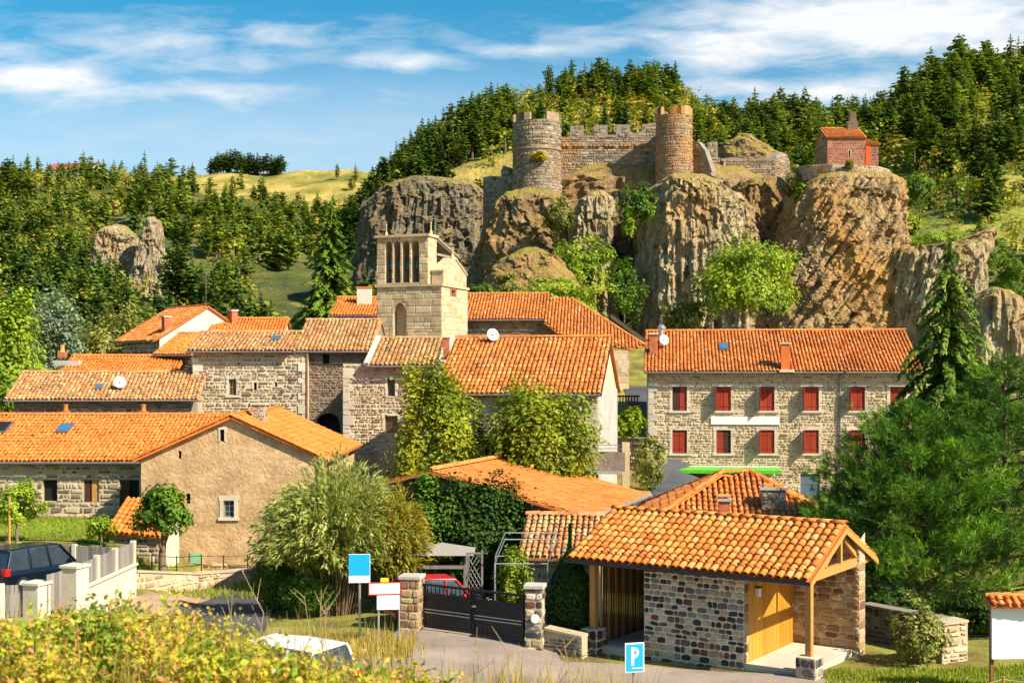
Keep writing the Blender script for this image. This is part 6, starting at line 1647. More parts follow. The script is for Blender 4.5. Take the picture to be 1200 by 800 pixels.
# thin railing above the low stone wall
rl_ = thing('iron_railing', 'thin dark iron railing above the low tan stone wall', 'railing', gp(240, 53))
PP = [gp(px, D) for px, D in ((178, 50.6), (207, 51.7), (236, 52.9), (262, 53.5), (290, 54.2))]
for p in PP: MB().tube([p - Zv * .1, p + Zv * 1.25], .025, 6).build('railing_post', BLACK, rl_)
for zz in (.8, 1.2):
    MB().tube([p + Zv * zz for p in PP], .014, 5).build('railing_bar', BLACK, rl_)

# ================================================================== VEHICLES
P = Vector((-17.45, 46.9, TZ(-17.45, 46.9) + .04))
cr_ = thing('dark_blue_car', 'dark blue people carrier parked on the fenced terrace', 'car', P); car_body(cr_, P, 4.0, 1.76, 1.6, R(-30), CARBLUE)
P = gp(322, 31.0, .04)
cw_ = thing('white_car', 'white car half hidden behind the yellow roadside brush', 'car', P); car_body(cw_, P, 4.0, 1.72, 1.66, R(62), CARWHITE)
P = gp(514, 42.7, .05)
cr3 = thing('red_car', 'small red car parked behind the black gate', 'car', P); car_body(cr3, P, 3.3, 1.5, 1.46, R(-68), flat('car_paint_red', (.50, .02, .025), rough=.2, spec=.5, vamt=.03))

# ================================================================== SIGNS
def sign_post(P, z1, parent, r=.03): MB().tube([P - Zv * .2, Vector((P.x, P.y, z1))], r, 8).build('post', METAL, parent)
P = gp(421.5, 38)
s1 = thing('blue_sign', 'blank sky-blue and white upright sign on one post', 'sign', P); zt, zb_ = at(0, 648.5, 38).z, at(0, 682, 38).z; w = 25 * 38 / F
pn = MB().box((P.x, P.y - .05, (zt + zb_) / 2), (w, .03, zt - zb_), R(4)).build('panel', WHITE, s1)
MB().box((P.x, P.y - .068, zt - (zt - zb_) * .37 - .006), (w - .02, .01, (zt - zb_) * .73), R(4)).build('blue_field', BLUE, pn)
sign_post(P, zt - .1, s1, .035)
P = gp(451, 37.6)
s2 = thing('town_sign', 'blank white place sign with a red border on two posts', 'sign', P); rz = R(8)
zt, zb_ = at(0, 682, 37.5).z, at(0, 697, 37.5).z; w = 38 * 37.5 / F
pn = MB().box((P.x, P.y - .06, (zt + zb_) / 2), (w, .03, zt - zb_), rz).build('panel', REDP, s2)
MB().box((P.x, P.y - .079, (zt + zb_) / 2), (w - .07, .012, zt - zb_ - .07), rz).build('white_field', WHITE, pn)
zt2, zb2 = at(0, 697.5, 37.5).z, at(0, 714, 37.5).z
MB().box((P.x + .1, P.y - .06, (zt2 + zb2) / 2), (26 * 37.5 / F, .03, zt2 - zb2), rz).build('lower_panel', WHITE, s2)
MB().box((P.x + .0, P.y - .06, zt + .065), (.24, .03, .12), rz).build('yellow_plate', YEL, s2)
for dx in (-.18, .42): sign_post(P + Vector((dx, -.02 + dx * .1, 0)), zt2, s2, .03)
P = gp(742.5, 30.2)
s3 = thing('parking_sign', 'blue and white letter P parking sign on a post', 'sign', P); rz = R(14); zt, zb_ = at(0, 754, 30).z, at(0, 789, 30).z; w = 24 * 30 / F; hh = zt - zb_
Mz = Matrix.Rotation(rz, 3, 'Z'); fs = Fr(Vector((P.x, P.y, zb_)) - Mz @ Vector((w / 2, .05, 0)), Mz @ Vector((1, 0, 0)))
pn = MB().obox(fs.p(0, 0), fs.u * w, Zv * hh, fs.n * .025).build('panel', WHITE, s3, bevel=.01)
MB().obox(fs.p(.03, .03, .026), fs.u * (w - .06), Zv * (hh - .06), fs.n * .006).build('blue_field', BLUE, pn)
def letter(fr, pts, d, name, par): 
    m = MB()
    for (a_, b_, c_, e_) in pts: m.obox(fr.p(a_, b_, d), fr.u * (c_ - a_), Zv * (e_ - b_), fr.n * .006)
    return m
m = MB(); x0, xw = .15, .068; y0, y1 = .17, hh - .10
m.obox(fs.p(x0, y0, .034), fs.u * xw, Zv * (y1 - y0), fs.n * .006)
rO = (y1 - y0) * .30; rI = rO - xw * .95; cy = y1 - rO; cx0 = x0 + xw * .9
for i in range(12):
    t0, t1 = math.pi / 2 - math.pi * i / 12, math.pi / 2 - math.pi * (i + 1) / 12
    m.poly([fs.p(cx0 + rI * math.cos(t0), cy + rI * math.sin(t0), .0405), fs.p(cx0 + rI * math.cos(t1), cy + rI * math.sin(t1), .0405), fs.p(cx0 + rO * math.cos(t1), cy + rO * math.sin(t1), .0405), fs.p(cx0 + rO * math.cos(t0), cy + rO * math.sin(t0), .0405)])
m.obox(fs.p(x0 + .02, .095, .034), fs.u * .26, Zv * .022, fs.n * .006)
m.build('letter', WHITE, pn)
sign_post(P + Vector((0, .02, 0)), zt - .05, s3, .03)
# information board with its own little tiled roof
P = gp(1192, 33.5); ib = thing('notice_board', 'white notice board under a narrow tiled roof at the edge of the lawn', 'board', P)
zt, zb_ = at(0, 707, 33.5).z, at(0, 771, 33.5).z; w = 62 * 33.5 / F
MB().box((P.x, P.y, (zt + zb_) / 2), (w, .08, zt - zb_), R(4)).build('panel', WHITE, ib)
for dx in (-w / 2 + .05, w / 2 - .05): MB().box((P.x + dx, P.y + .08, (zt + P.z) / 2 - .05), (.09, .09, zt - P.z + .2), R(4)).build('post', WOOD_DK, ib)
O = Vector((P.x - w / 2 - .1, P.y - .3, zt - .03)); Vr = Vector((0, math.cos(R(28)), math.sin(R(28))))
dk = roof_plane(ib, O, (1, 0, 0), Vr, [(0, 0), (w + .2, 0), (w + .2, .42), (0, .42)], TILE, 301, .2, .21, th=.05)
ridge_tiles('ridge_tiles', O + Vr * .42 + Zv * .03, O + Vr * .42 + Vector((w + .2, 0, .03)), TILE, dk, .09, .3)
Vr2 = Vector((0, -math.cos(R(28)), math.sin(R(28)))); roof_plane(ib, O + Vector((0, .74, 0)), (1, 0, 0), Vr2, [(0, 0), (w + .2, 0), (w + .2, .42), (0, .42)], TILE, 302, .2, .21, tile=False, th=.05)
# rope fence
rp = thing('rope_fence', 'low rope fence with short wooden stakes along the lawn', 'fence', gp(1080, 32.5))
tops = []
for px in (983, 1075, 1176, 1260):
    p = gp(px, 32.4 + (px - 983) * .002); MB().tube([p - Zv * .2, p + Zv * .55], .035, 8).build('stake', WOOD, rp); tops.append(p + Zv * .48)
for a, b in zip(tops, tops[1:]):
    MB().tube([a.lerp(b, k / 8) - Zv * (.16 * math.sin(math.pi * k / 8)) for k in range(9)], .012, 5).build('rope', DRYSTEM, rp)

# ================================================================== GARDEN STRUCTURES
P = gp(520, 45.2); pv = thing('garden_pavilion', 'small weathered garden pavilion with a shallow roof and lattice side panel', 'pavilion', P)
zt = at(0, 648, 44.8).z; x0, x1 = at(488, 0, 44.8).x, at(546, 0, 44.8).x
for (x, y) in ((x0, 44.5), (x1, 44.5), (x0, 46.0), (x1, 46.0), (at(506, 0, 44).x, 46.0)): MB().box((x, y, (zt + P.z) / 2), (.14, .14, zt - P.z)).build('post', WOOD_GREY, pv)
c = Vector(((x0 + x1) / 2, 45.25, zt + .32)); q4 = [Vector((x0 - .2, 44.2, zt)), Vector((x1 + .3, 44.2, zt)), Vector((x1 + .3, 46.3, zt)), Vector((x0 - .2, 46.3, zt))]
m = MB()
for k in range(4): m.poly([q4[k], q4[(k + 1) % 4], c])
m.poly(q4[::-1]); m.build('roof', WOOD_GREY, pv)
MB().obox((x0, 44.44, at(0, 666, 44.5).z), (x1 - x0, 0, 0), (0, .1, 0), (0, 0, .14)).build('rail', WOOD_GREY, pv)
lx0, lx1, lz0, lz1 = at(547, 0, 43.4).x, at(565, 0, 43.4).x, at(0, 690, 43.4).z, at(0, 648, 43.4).z
lt_ = MB().box(((lx0 + lx1) / 2, 43.4, lz1), (lx1 - lx0, .06, .06)).box((lx0, 43.4, (lz0 + lz1) / 2), (.06, .06, lz1 - lz0)).box((lx1, 43.4, (lz0 + lz1) / 2 - .5), (.07, .07, lz1 - lz0 + 1.2)).build('lattice_frame', WOOD_GREY, pv)
for k in range(-4, 6):
    for sg in (1, -1):
        a_ = []
        for q in range(0, 11):
            z = lz0 + (lz1 - lz0) * q / 10; x = lx0 + (lx1 - lx0) * (k * .25) + sg * (z - lz0) * .55
            if lx0 <= x <= lx1: a_.append(Vector((x, 43.4 + sg * .012, z)))
        if len(a_) >= 2: MB().tube([a_[0], a_[-1]], .014, 4).build('lattice_strip', WOOD_GREY, lt_)
P = gp(600, 41.6); pg = thing('pergola_frame', 'house-shaped thin grey metal frame with climbing plants behind the gate', 'pergola', P)
gx0, gx1 = at(580, 0, 41.5).x, at(641, 0, 41.5).x; zl, zh = at(0, 657, 41.5).z, at(0, 629, 41.5).z
for y in (40.9, 42.6):
    for k in range(1):
        MB().tube([(gx0, y, P.z), (gx0, y, zl), (gx0 + .32, y, zh)], .022, 6).build('hoop', METAL, pg); MB().tube([(gx1, y, P.z), (gx1, y, zl), (gx1 + .32, y, zh)], .022, 6).build('hoop', METAL, pg)
    MB().tube([(gx0, y, zl), (gx1, y, zl)], .02, 6).build('bar', METAL, pg); MB().tube([(gx0 + .32, y, zh), (gx1 + .32, y, zh)], .02, 6).build('bar', METAL, pg)
P = gp(204, 51.6); tb = MB().lathe(P - Zv * .02, [(.36, 0), (.40, .06), (.30, .22), (.12, .30), (.02, .32)], 16).build('plastic_tub', flat('green_plastic', (.03, .30, .08), rough=.4), org=P); tag(tb, 'upturned green plastic tub on the verge by the small tree', 'tub')
P = gp(11, 52); MBs = MB().tube([P - Zv * .2, P + Zv * 2.1], .05, 8).build('wooden_stake', WOOD, org=P); tag(MBs, 'tall golden wooden stake beside the young lawn tree', 'stake')
P = gp(738, 76.5); rt_ = stone_wall_thing([(724, 75.5), (759, 74.6)], 1.6, 'retaining wall of the sloping street between the two tall houses', STONE_PALE, 231, zt=at(0, 514, 75).z)
P = gp(735, 77)
rl2 = thing('street_railing', 'dark slatted railing above the green bank behind the long roof house', 'railing', at(735, 480, 80))
for i in range(9):
    q = at(719 + i * 3.4, 477, 80); MB().obox(q, (.08, 0, 0), (0, .03, 0), (0, 0, .75)).build('picket', DARKWOOD_SHADE, rl2)
MB().obox(at(717, 465, 80), (1.75, 0, 0), (0, .05, 0), (0, 0, .1)).build('rail', DARKWOOD_SHADE, rl2)
bk = MB(); q = [at(720, 512, 77), at(757, 514, 77), at(757, 478, 82), at(720, 476, 82)]
bk.slab(q, Vector((0, 0, -.25))).build('grass_bank', LAWN, org=at(738, 505, 78))
bpy.data.objects['grass_bank']['kind'] = 'structure'
# ================================================================== VEGETATION
def unit(a): return a / np.maximum(np.linalg.norm(a, axis=-1, keepdims=True), 1e-9)
def leaf_quads(P, N, size, asp, rg, droop=0.0):
    """pointed leaf (folded along its rib) at each P, facing N"""
    n = len(P); N = unit(N); r = unit(rg.normal(size=(n, 3))); r[:, 2] -= droop
    T = unit(r - (r * N).sum(1, keepdims=True) * N); B = np.cross(N, T)
    s = np.asarray(size).reshape(-1, 1) * np.ones((n, 1))
    base = P - T * s * .5; tip = P + T * s * .5; w = s * asp * .5
    lft = P + B * w - T * s * .04 + N * s * .10; rgt = P - B * w - T * s * .04 + N * s * .10
    V = np.stack([base, rgt, tip, lft], 1).reshape(-1, 3)
    return V, np.arange(n * 4).reshape(-1, 4)
def clump_points(c, rad, nc, nl, rg, low=-1.0, clump=.24, squash=1.0, power=.33, lump=.28, seed=0.0):
    """leaf positions: clumps spread through an uneven ellipsoid"""
    d = unit(rg.normal(size=(nc, 3))); d[:, 2] = np.where(d[:, 2] < low, -d[:, 2], d[:, 2])
    out = 1 + lump * fbm(d * 2.2 + seed, 3) * 2
    r = (.35 + .65 * rg.random(nc) ** power) * out
    C = d * r[:, None]
    ct = rg.random(nc)
    k = rg.integers(0, nc, nl)
    off = rg.normal(size=(nl, 3)) * clump * .55
    P = (C[k] + off) * np.array(rad) + np.array(c)
    Nn = unit(off + .55 * d[k] + np.array([0, 0, .35])) + rg.normal(size=(nl, 3)) * .35
    tone = np.clip(.5 * ct[k] + .35 * rg.random(nl) + .15, 0, 1)
    return P, Nn, tone
def limb_mesh(base, top, rad, crown_c, crown_r, n, rg, name, parent, mat=LIMBS):
    mb = MB(); base, top = Vector(base), Vector(top)
    mb.tube([base - Zv * .15, base + Zv * .12, base.lerp(top, .35) + Vector(rg.normal(size=3) * .05), base.lerp(top, .7) + Vector(rg.normal(size=3) * .08), top], [rad * 1.35, rad * 1.08, rad * .85, rad * .6, rad * .2], 9)
    for i in range(n):
        q = .35 + .6 * i / n; a = base.lerp(top, q); ang = rg.uniform(0, 6.28); e = rg.uniform(.1, .8)
        tip = Vector(crown_c) + Vector((math.cos(ang) * crown_r[0], math.sin(ang) * crown_r[1], crown_r[2] * (e - .35))) * .72
        if tip.z < a.z: tip.z = a.z + .2 * crown_r[2]
        mid = a.lerp(tip, .5) + Zv * .08 * crown_r[2]
        mb.tube([a, mid, tip], [rad * .45, rad * .28, rad * .06], 6)
    return mb.build(name, mat, parent, smooth=True)
G_MAPLE = leaf_mat('maple_leaves', [(0, (.06, .10, .008)), (.4, (.16, .23, .014)), (.75, (.34, .38, .02)), (1, (.50, .42, .03))])
G_GREEN = leaf_mat('green_leaves', [(0, (.03, .075, .008)), (.5, (.08, .17, .012)), (1, (.20, .32, .02))])
G_LIME = leaf_mat('lime_leaves', [(0, (.09, .15, .01)), (.5, (.22, .34, .02)), (1, (.44, .50, .04))])
G_DARK = leaf_mat('dark_leaves', [(0, (.012, .035, .006)), (.5, (.03, .075, .009)), (1, (.09, .17, .015))])
G_OLIVE = leaf_mat('olive_leaves', [(0, (.07, .10, .015)), (.4, (.16, .19, .03)), (.75, (.33, .33, .08)), (1, (.52, .47, .18))])
G_WILLOW = leaf_mat('willow_leaves', [(0, (.08, .13, .015)), (.4, (.22, .28, .04)), (.75, (.44, .46, .13)), (1, (.62, .60, .28))])
G_GOLD = leaf_mat('golden_leaves', [(0, (.09, .12, .012)), (.4, (.24, .24, .02)), (.75, (.42, .34, .04)), (1, (.50, .36, .06))])
G_BLUE = leaf_mat('silver_leaves', [(0, (.07, .11, .06)), (.5, (.18, .25, .15)), (1, (.36, .42, .28))])
G_YEL = leaf_mat('yellow_leaves', [(0, (.16, .15, .015)), (.4, (.36, .33, .025)), (.75, (.58, .46, .04)), (1, (.62, .30, .04))])
G_BRUSH = leaf_mat('autumn_brush', [(0, (.10, .16, .012)), (.25, (.26, .32, .02)), (.48, (.46, .44, .03)), (.68, (.60, .42, .05)), (.82, (.56, .24, .07)), (1, (.62, .46, .30))], vscale=.9, vamt=.3)
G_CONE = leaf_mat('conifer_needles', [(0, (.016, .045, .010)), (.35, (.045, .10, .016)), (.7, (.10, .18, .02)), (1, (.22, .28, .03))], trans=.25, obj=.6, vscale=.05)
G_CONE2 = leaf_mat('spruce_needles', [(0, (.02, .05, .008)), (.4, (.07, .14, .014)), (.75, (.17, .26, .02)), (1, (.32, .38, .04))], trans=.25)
G_PINE = leaf_mat('pine_needles', [(0, (.010, .034, .007)), (.4, (.035, .10, .010)), (.75, (.11, .25, .014)), (1, (.25, .42, .02))], trans=.18, vscale=.5)
G_GRASS = leaf_mat('grass_blades', [(0, (.10, .16, .012)), (.5, (.24, .32, .02)), (1, (.45, .42, .08))])

def broadleaf(name, label, cat, px, D, py_top, width_px, mat, seed, nc=90, nl=7000, ls=.20, trunk_h=.25, trunk_r=.12, dpt=1.0, asp=.62, low=-.55, group=None, base=None, clump=.24, lump=.28, cx_off=0.0, py_bot=None):
    rg = np.random.default_rng(seed)
    b = gp(px, D) if base is None else Vector(base)
    D = b.y
    top = at(0, py_top, D).z; w = width_px * D / F / 2; H = top - b.z
    zb = b.z + H * trunk_h if py_bot is None else at(0, py_bot, D).z
    c = np.array([b.x + cx_off, b.y, (zb + top) / 2]); rad = np.array([w, w * dpt, (top - zb) / 2]) / (1 + lump * .35)
    t = thing(name, label, cat, b, group)
    P, N, tn = clump_points(c, rad, nc, nl, rg, low, clump, seed=seed, lump=lump)
    P[:, 2] = np.maximum(P[:, 2], b.z + .08)
    V, Fq = leaf_quads(P, N, ls * rg.uniform(.6, 1.3, nl), asp, rg)
    mesh_np('crown', V, Fq, mat, t, tone=tn)
    limb_mesh(b, (c[0], c[1], c[2] + rad[2] * .5), trunk_r, c, rad, 7, rg, 'trunk', t)
    return t

# ---- trees and shrubs of the village, near to far
broadleaf('maple_tree', 'round yellow-green maple standing against the stone house with dark windows', 'tree', 512, 57, 437, 122, G_MAPLE, 1, 150, 17000, .22, .06, .16, low=-.8)
broadleaf('maple_tree', 'yellow-green maple in front of the long red-orange roof, with a pointed crown', 'tree', 630, 56, 444, 134, G_MAPLE, 2, 160, 18000, .22, .06, .16, low=-.8)
broadleaf('garden_tree', 'small bushy dark green tree on a thick trunk beside the tiny lean-to', 'tree', 191, 51.8, 572, 62, G_GREEN, 3, 60, 3800, .20, .42, .17)
broadleaf('roadside_tree', 'big bright green tree at the edge of the village beside the low roofs', 'tree', 8, 88, 350, 92, G_LIME, 4, 110, 6000, .34, .1, .2)
broadleaf('silver_tree', 'silvery grey-green tree behind the low dish roof', 'tree', 62, 100, 338, 78, G_BLUE, 5, 110, 5500, .32, .1, .2)
broadleaf('golden_tree', 'yellow-olive bushy tree beside the white gabled house', 'tree', 128, 104, 358, 92, G_OLIVE, 6, 110, 5200, .32, .1, .18)
broadleaf('golden_tree', 'low yellow bushy tree just left of the white gable roof', 'tree', 168, 108, 366, 60, G_OLIVE, 16, 80, 3500, .32, .1, .16)
broadleaf('cliff_tree', 'large lime-green tree growing at the foot of the rounded bluff', 'tree', 872, 128, 276, 112, G_LIME, 7, 120, 8500, .42, .1, .25, lump=.38)
broadleaf('lawn_tree', 'young light green tree tied to the wooden stake on the lawn', 'tree', 20, 53, 568, 56, G_LIME, 8, 60, 3000, .16, .2, .07)
broadleaf('lawn_shrub', 'pale green shrub at the corner of the lawn beside the lean-to', 'shrub', 118, 53.5, 603, 34, G_LIME, 9, 40, 1500, .14, .1, .05)
broadleaf('street_shrub', 'olive shrub with red blossom by the green awning', 'shrub', 762, 71, 512, 40, G_OLIVE, 10, 50, 2000, .2, .05, .06, low=-.9)
rg = np.random.default_rng(91)
broadleaf('wall_shrub', 'loose flowering shrub in front of the dark garden wall', 'shrub', 1078, 37.2, 708, 66, G_OLIVE, 12, 60, 2600, .13, .02, .05, low=-.9)
broadleaf('bushy_tree', 'dark leafy tree beneath the two maples, behind the broad roof', 'tree', 572, 58, 488, 60, G_DARK, 13, 60, 3000, .2, .05, .1, low=-.9)
broadleaf('climbing_bush', 'green climber growing inside the metal pergola frame', 'shrub', 602, 41.6, 634, 46, G_LIME, 14, 60, 2600, .12, .02, .05, low=-.9)
broadleaf('courtyard_tree', 'dark broad tree filling the garden below the broad plain roof', 'tree', 556, 47.0, 560, 150, G_DARK, 15, 150, 15000, .17, .04, .14, dpt=.25, low=-.95)
broadleaf('courtyard_tree', 'shady leafy tree behind the wooden pavilion and willow', 'tree', 500, 47.0, 566, 90, G_GREEN, 17, 90, 7000, .16, .1, .1, dpt=.4, low=-.95)

def hedge_cone(name, label, px, D, py_top, width_px, mat, seed, nl=5000, ls=.12, power=.8, cat='shrub'):
    rg = np.random.default_rng(seed); b = gp(px, D); H = at(0, py_top, D).z - b.z; w = width_px * D / F / 2
    t = thing(name, label, cat, b)
    z = rg.random(nl) ** .8; a = rg.uniform(0, 6.283, nl)
    prof = np.sin(np.clip(z * 1.1 + .12, 0, 1) * math.pi) ** power
    bump = 1 + .22 * fbm(np.stack([np.cos(a) * 2, np.sin(a) * 2, z * 6], 1) + seed, 3)
    r = w * prof * bump * (1 - .35 * rg.random(nl) ** 2)
    P = np.stack([b.x + r * np.cos(a), b.y + r * np.sin(a), b.z + .05 + z * H], 1)
    N = np.stack([np.cos(a), np.sin(a), .3 + 0 * a], 1) + rg.normal(size=(nl, 3)) * .4
    V, Fq = leaf_quads(P, N, ls * rg.uniform(.6, 1.4, nl), .5, rg)
    mesh_np('foliage', V, Fq, mat, t, tone=np.clip(rg.normal(.5, .22, nl), 0, 1))
    MB().tube([b - Zv * .1, b + Zv * H * .75], [.08, .03], 7).build('stem', LIMBS, t)
    return t
hedge_cone('clipped_conifer', 'dense dark conifer shrub between the gate pillar and the shelter post', 668, 40.2, 616, 54, G_DARK, 21, 8000)
hedge_cone('hedge_shrub', 'dense green hedge shrub at the corner of the side road under the willow', 326, 46.5, 612, 60, G_GREEN, 22, 9000, .13)
hedge_cone('hedge_shrub', 'rounded bright hedge bush beneath the willow branches', 366, 45, 650, 76, G_GREEN, 23, 6000, .13)

# ---- arching willow-like shrub
def arching_shrub(name, label, px, D, py_top, width_px, seed, nsh=620, mat=G_OLIVE, dy=.7, lean=0.0, ll=.24):
    rg = np.random.default_rng(seed); b = gp(px, D); H = at(0, py_top, D).z - b.z; w = width_px * D / F / 2
    t = thing(name, label, 'shrub', b); Ps = []; Ns = []; Ds = []; mb = MB(); tn = []
    for i in range(nsh):
        a = rg.uniform(0, 6.283); rr = rg.random() ** .6; L = H * rg.uniform(.55, 1.0) * (1 - .25 * rr); out = w * rr
        o = np.array([b.x + math.cos(a) * out * .22, b.y + math.sin(a) * out * .22 * dy, b.z])
        e = np.array([b.x + math.cos(a) * out + lean, b.y + math.sin(a) * out * dy, b.z + L * (1.0 - .35 * rr ** 3)])
        ct = np.array([o[0] * .65 + e[0] * .35, o[1] * .65 + e[1] * .35, b.z + L * (.80 + .25 * rr)])
        k = int(18 + 14 * rg.random()); q = np.sort(rg.uniform(.30, 1, k))
        pt = ((1 - q) ** 2)[:, None] * o + (2 * q * (1 - q))[:, None] * ct + (q ** 2)[:, None] * e
        dr = unit((2 * (1 - q))[:, None] * (ct - o) + (2 * q)[:, None] * (e - ct)); c0 = rg.random()
        Ps.append(pt + rg.normal(size=(k, 3)) * .05); Ds.append(dr); tn.append(np.clip(.45 * c0 + .25 * q + .3 * rg.random(k), 0, 1))
        if i % 5 == 0: mb.tube([Vector((1 - s) ** 2 * o + 2 * s * (1 - s) * ct + s * s * e) for s in (0, .25, .5, .75, .97)], [.028, .02, .013, .008, .003], 5)
    P = np.concatenate(Ps); Dr = np.concatenate(Ds); n = len(P); tn = np.concatenate(tn)
    # long narrow leaves that follow the shoot
    s = unit(Dr + rg.normal(size=(n, 3)) * .38); N = unit(np.cross(s, rg.normal(size=(n, 3)))); B = np.cross(N, s); L = (ll * rg.uniform(.6, 1.3, n))[:, None]
    V = np.stack([P, P + s * L * .45 - B * L * .11, P + s * L, P + s * L * .45 + B * L * .11], 1).reshape(-1, 3)
    mesh_np('crown', V, np.arange(n * 4).reshape(-1, 4), mat, t, tone=tn); mb.build('stems', LIMBS, t, kind='stuff')
    return t
arching_shrub('willow_shrub', 'big feathery olive willow shrub with arching shoots beside the gable house', 396, 45, 522, 216, 31, 1500, G_WILLOW)
arching_shrub('willow_shrub', 'yellowing upright shrub behind the blue sign, next to the feathery willow', 462, 44.5, 560, 84, 32, 420, G_GOLD, lean=.2)

# ---- conifers
def conifer_mesh(name, seed, whorls=17, br=8, seg=4, H=1.0, Rw=.21, mat=None, droop=.35, twig=2, leaf=1.0, low=.08, pw=.85):
    """spruce of unit height: whorls of drooping boughs clothed with flat sprays; trunk in the same mesh"""
    rg = np.random.default_rng(seed); Vs = []; tn = []
    for k in range(whorls):
        z = low + (1 - low) * (k / whorls) ** .92; ln = Rw * min(1, .45 + 1.6 * (z - low + .05)) * (1 - z) ** pw * rg.uniform(.78, 1.18) + .012
        nb = max(4, int(br * (1 - z * .45))); a0 = rg.uniform(0, 6.28)
        for j in range(nb):
            a = a0 + 6.283 * j / nb + rg.normal(0, .18); L = ln * rg.uniform(.65, 1.2); d = np.array([math.cos(a), math.sin(a), 0]); s = np.array([-d[1], d[0], 0])
            up = rg.uniform(-.05, .25); ct = rg.random(); zz = z + rg.normal(0, .012)
            for q in range(seg):
                for tw in range(twig + 1):
                    f0 = (q + .0) / seg; f1 = (q + 1.35) / seg
                    off = 0 if tw == 0 else (rg.uniform(.35, .9) * (1 if tw % 2 else -1))
                    p0 = d * L * f0 + np.array([0, 0, zz + up * L * f0 - droop * L * f0 * f0])
                    dd = unit((d + s * off)[None])[0]; ll = L * (f1 - f0) * (1.15 - .35 * abs(off))
                    p1 = p0 + dd * ll + np.array([0, 0, up * ll - droop * (f1 * f1 - f0 * f0) * L + rg.normal(0, .006)])
                    w = leaf * (L * .16 + .006) * (1 - .35 * f0); sd = np.cross(dd, [0, 0, 1]); sd = sd + np.array([0, 0, rg.normal(0, .45)])
                    m_ = p0 * .45 + p1 * .55
                    Vs += [p0, m_ + sd * w - np.array([0, 0, w * .35]), p1, m_ - sd * w - np.array([0, 0, w * .35])]
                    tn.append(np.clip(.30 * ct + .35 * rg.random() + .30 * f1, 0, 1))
    # leader
    for j in range(6):
        a = j * 1.05; p0 = np.array([0, 0, .93]); p1 = np.array([math.cos(a) * .012, math.sin(a) * .012, 1.0 + rg.uniform(-.015, .02)]); sd = np.array([-math.sin(a), math.cos(a), 0]) * .01
        Vs += [p0, (p0 + p1) / 2 + sd, p1, (p0 + p1) / 2 - sd]; tn.append(.6)
    V = np.array(Vs); Fq = np.arange(len(V)).reshape(-1, 4); mi = np.zeros(len(Fq), int)
    # trunk
    n = 6; k0 = len(V); zs = [-.03, .25, .6, .95]; rs = [.020, .015, .009, .003]
    T_ = np.array([[r_ * math.cos(6.283 * i / n), r_ * math.sin(6.283 * i / n), z] for z, r_ in zip(zs, rs) for i in range(n)])
    tf = np.array([[k0 + a * n + i, k0 + a * n + (i + 1) % n, k0 + (a + 1) * n + (i + 1) % n, k0 + (a + 1) * n + i] for a in range(3) for i in range(n)])
    return np.concatenate([V, T_]), np.concatenate([Fq, tf]), np.concatenate([tn, np.full(len(tf), .3)]), np.concatenate([mi, np.ones(len(tf), int)])
def to_mesh(name, V, Fq, tn, mi, mats):
    o = mesh_np(name, V, Fq, mats, tone=tn, mi=mi, org=(0, 0, 0)); me = o.data; bpy.data.objects.remove(o); ORG.pop(o, None); return me
CSPEC = [(.19, .06, .85, 15), (.23, .10, .80, 16), (.26, .05, .9, 17), (.22, .22, .50, 13), (.28, .16, .55, 12), (.20, .12, .7, 16), (.25, .30, .42, 12), (.17, .08, .9, 18), (.30, .10, .62, 13), (.24, .2, .75, 14)]
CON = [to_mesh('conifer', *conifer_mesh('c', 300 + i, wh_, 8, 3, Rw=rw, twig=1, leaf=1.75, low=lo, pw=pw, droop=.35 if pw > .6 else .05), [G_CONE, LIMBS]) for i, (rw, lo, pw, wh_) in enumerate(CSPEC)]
CON_LO = [conifer_mesh('c', 340 + i, 11, 6, 2, Rw=.22 + .02 * i, twig=1, leaf=2.1, pw=(.85, .5, .7, .45, .8, .6)[i], low=(.06, .2, .1, .28, .08, .15)[i], droop=(.35, .05, .3, .05, .4, .2)[i]) for i in range(6)]
def round_mesh(seed, nl=620, mat=None):
    rg = np.random.default_rng(seed)
    P, N, tn = clump_points((0, 0, .56), (.34, .34, .44), 36, nl, rg, -.9, .26, seed=seed, lump=.35)
    P[:, 2] = np.maximum(P[:, 2], .02)
    V, Fq = leaf_quads(P, N, .11 * rg.uniform(.6, 1.4, nl), .75, rg)
    n = 6; k0 = len(V); zs = [-.03, .3, .7]; rs = [.03, .02, .006]
    T_ = np.array([[r_ * math.cos(6.283 * i / n), r_ * math.sin(6.283 * i / n), z] for z, r_ in zip(zs, rs) for i in range(n)])
    tf = np.array([[k0 + a * n + i, k0 + a * n + (i + 1) % n, k0 + (a + 1) * n + (i + 1) % n, k0 + (a + 1) * n + i] for a in range(2) for i in range(n)])
    return np.concatenate([V, T_]), np.concatenate([Fq, tf]), np.concatenate([tn, np.full(len(tf), .3)]), np.concatenate([np.zeros(nl, int), np.ones(len(tf), int)])
G_HILL = leaf_mat('hill_broadleaf', [(0, (.05, .09, .01)), (.5, (.15, .22, .02)), (.88, (.32, .36, .03)), (1, (.42, .30, .04))], trans=.25, obj=.6, vscale=.05)
RND = [to_mesh('round_tree', *round_mesh(380 + i), [G_HILL, LIMBS]) for i in range(4)]
rgf = random.Random(12); LO_V, LO_F, LO_T, LO_M = [], [], [], []; lo_n = 0
SIL = [(-60, 440), (60, 430), (100, 415), (140, 400), (215, 368), (300, 380), (440, 372), (441, 310), (560, 262), (600, 150), (658, 168), (770, 150), (815, 175), (850, 186), (930, 195), (960, 160), (1030, 160), (1060, 215), (1160, 275), (1200, 350), (1260, 400)]
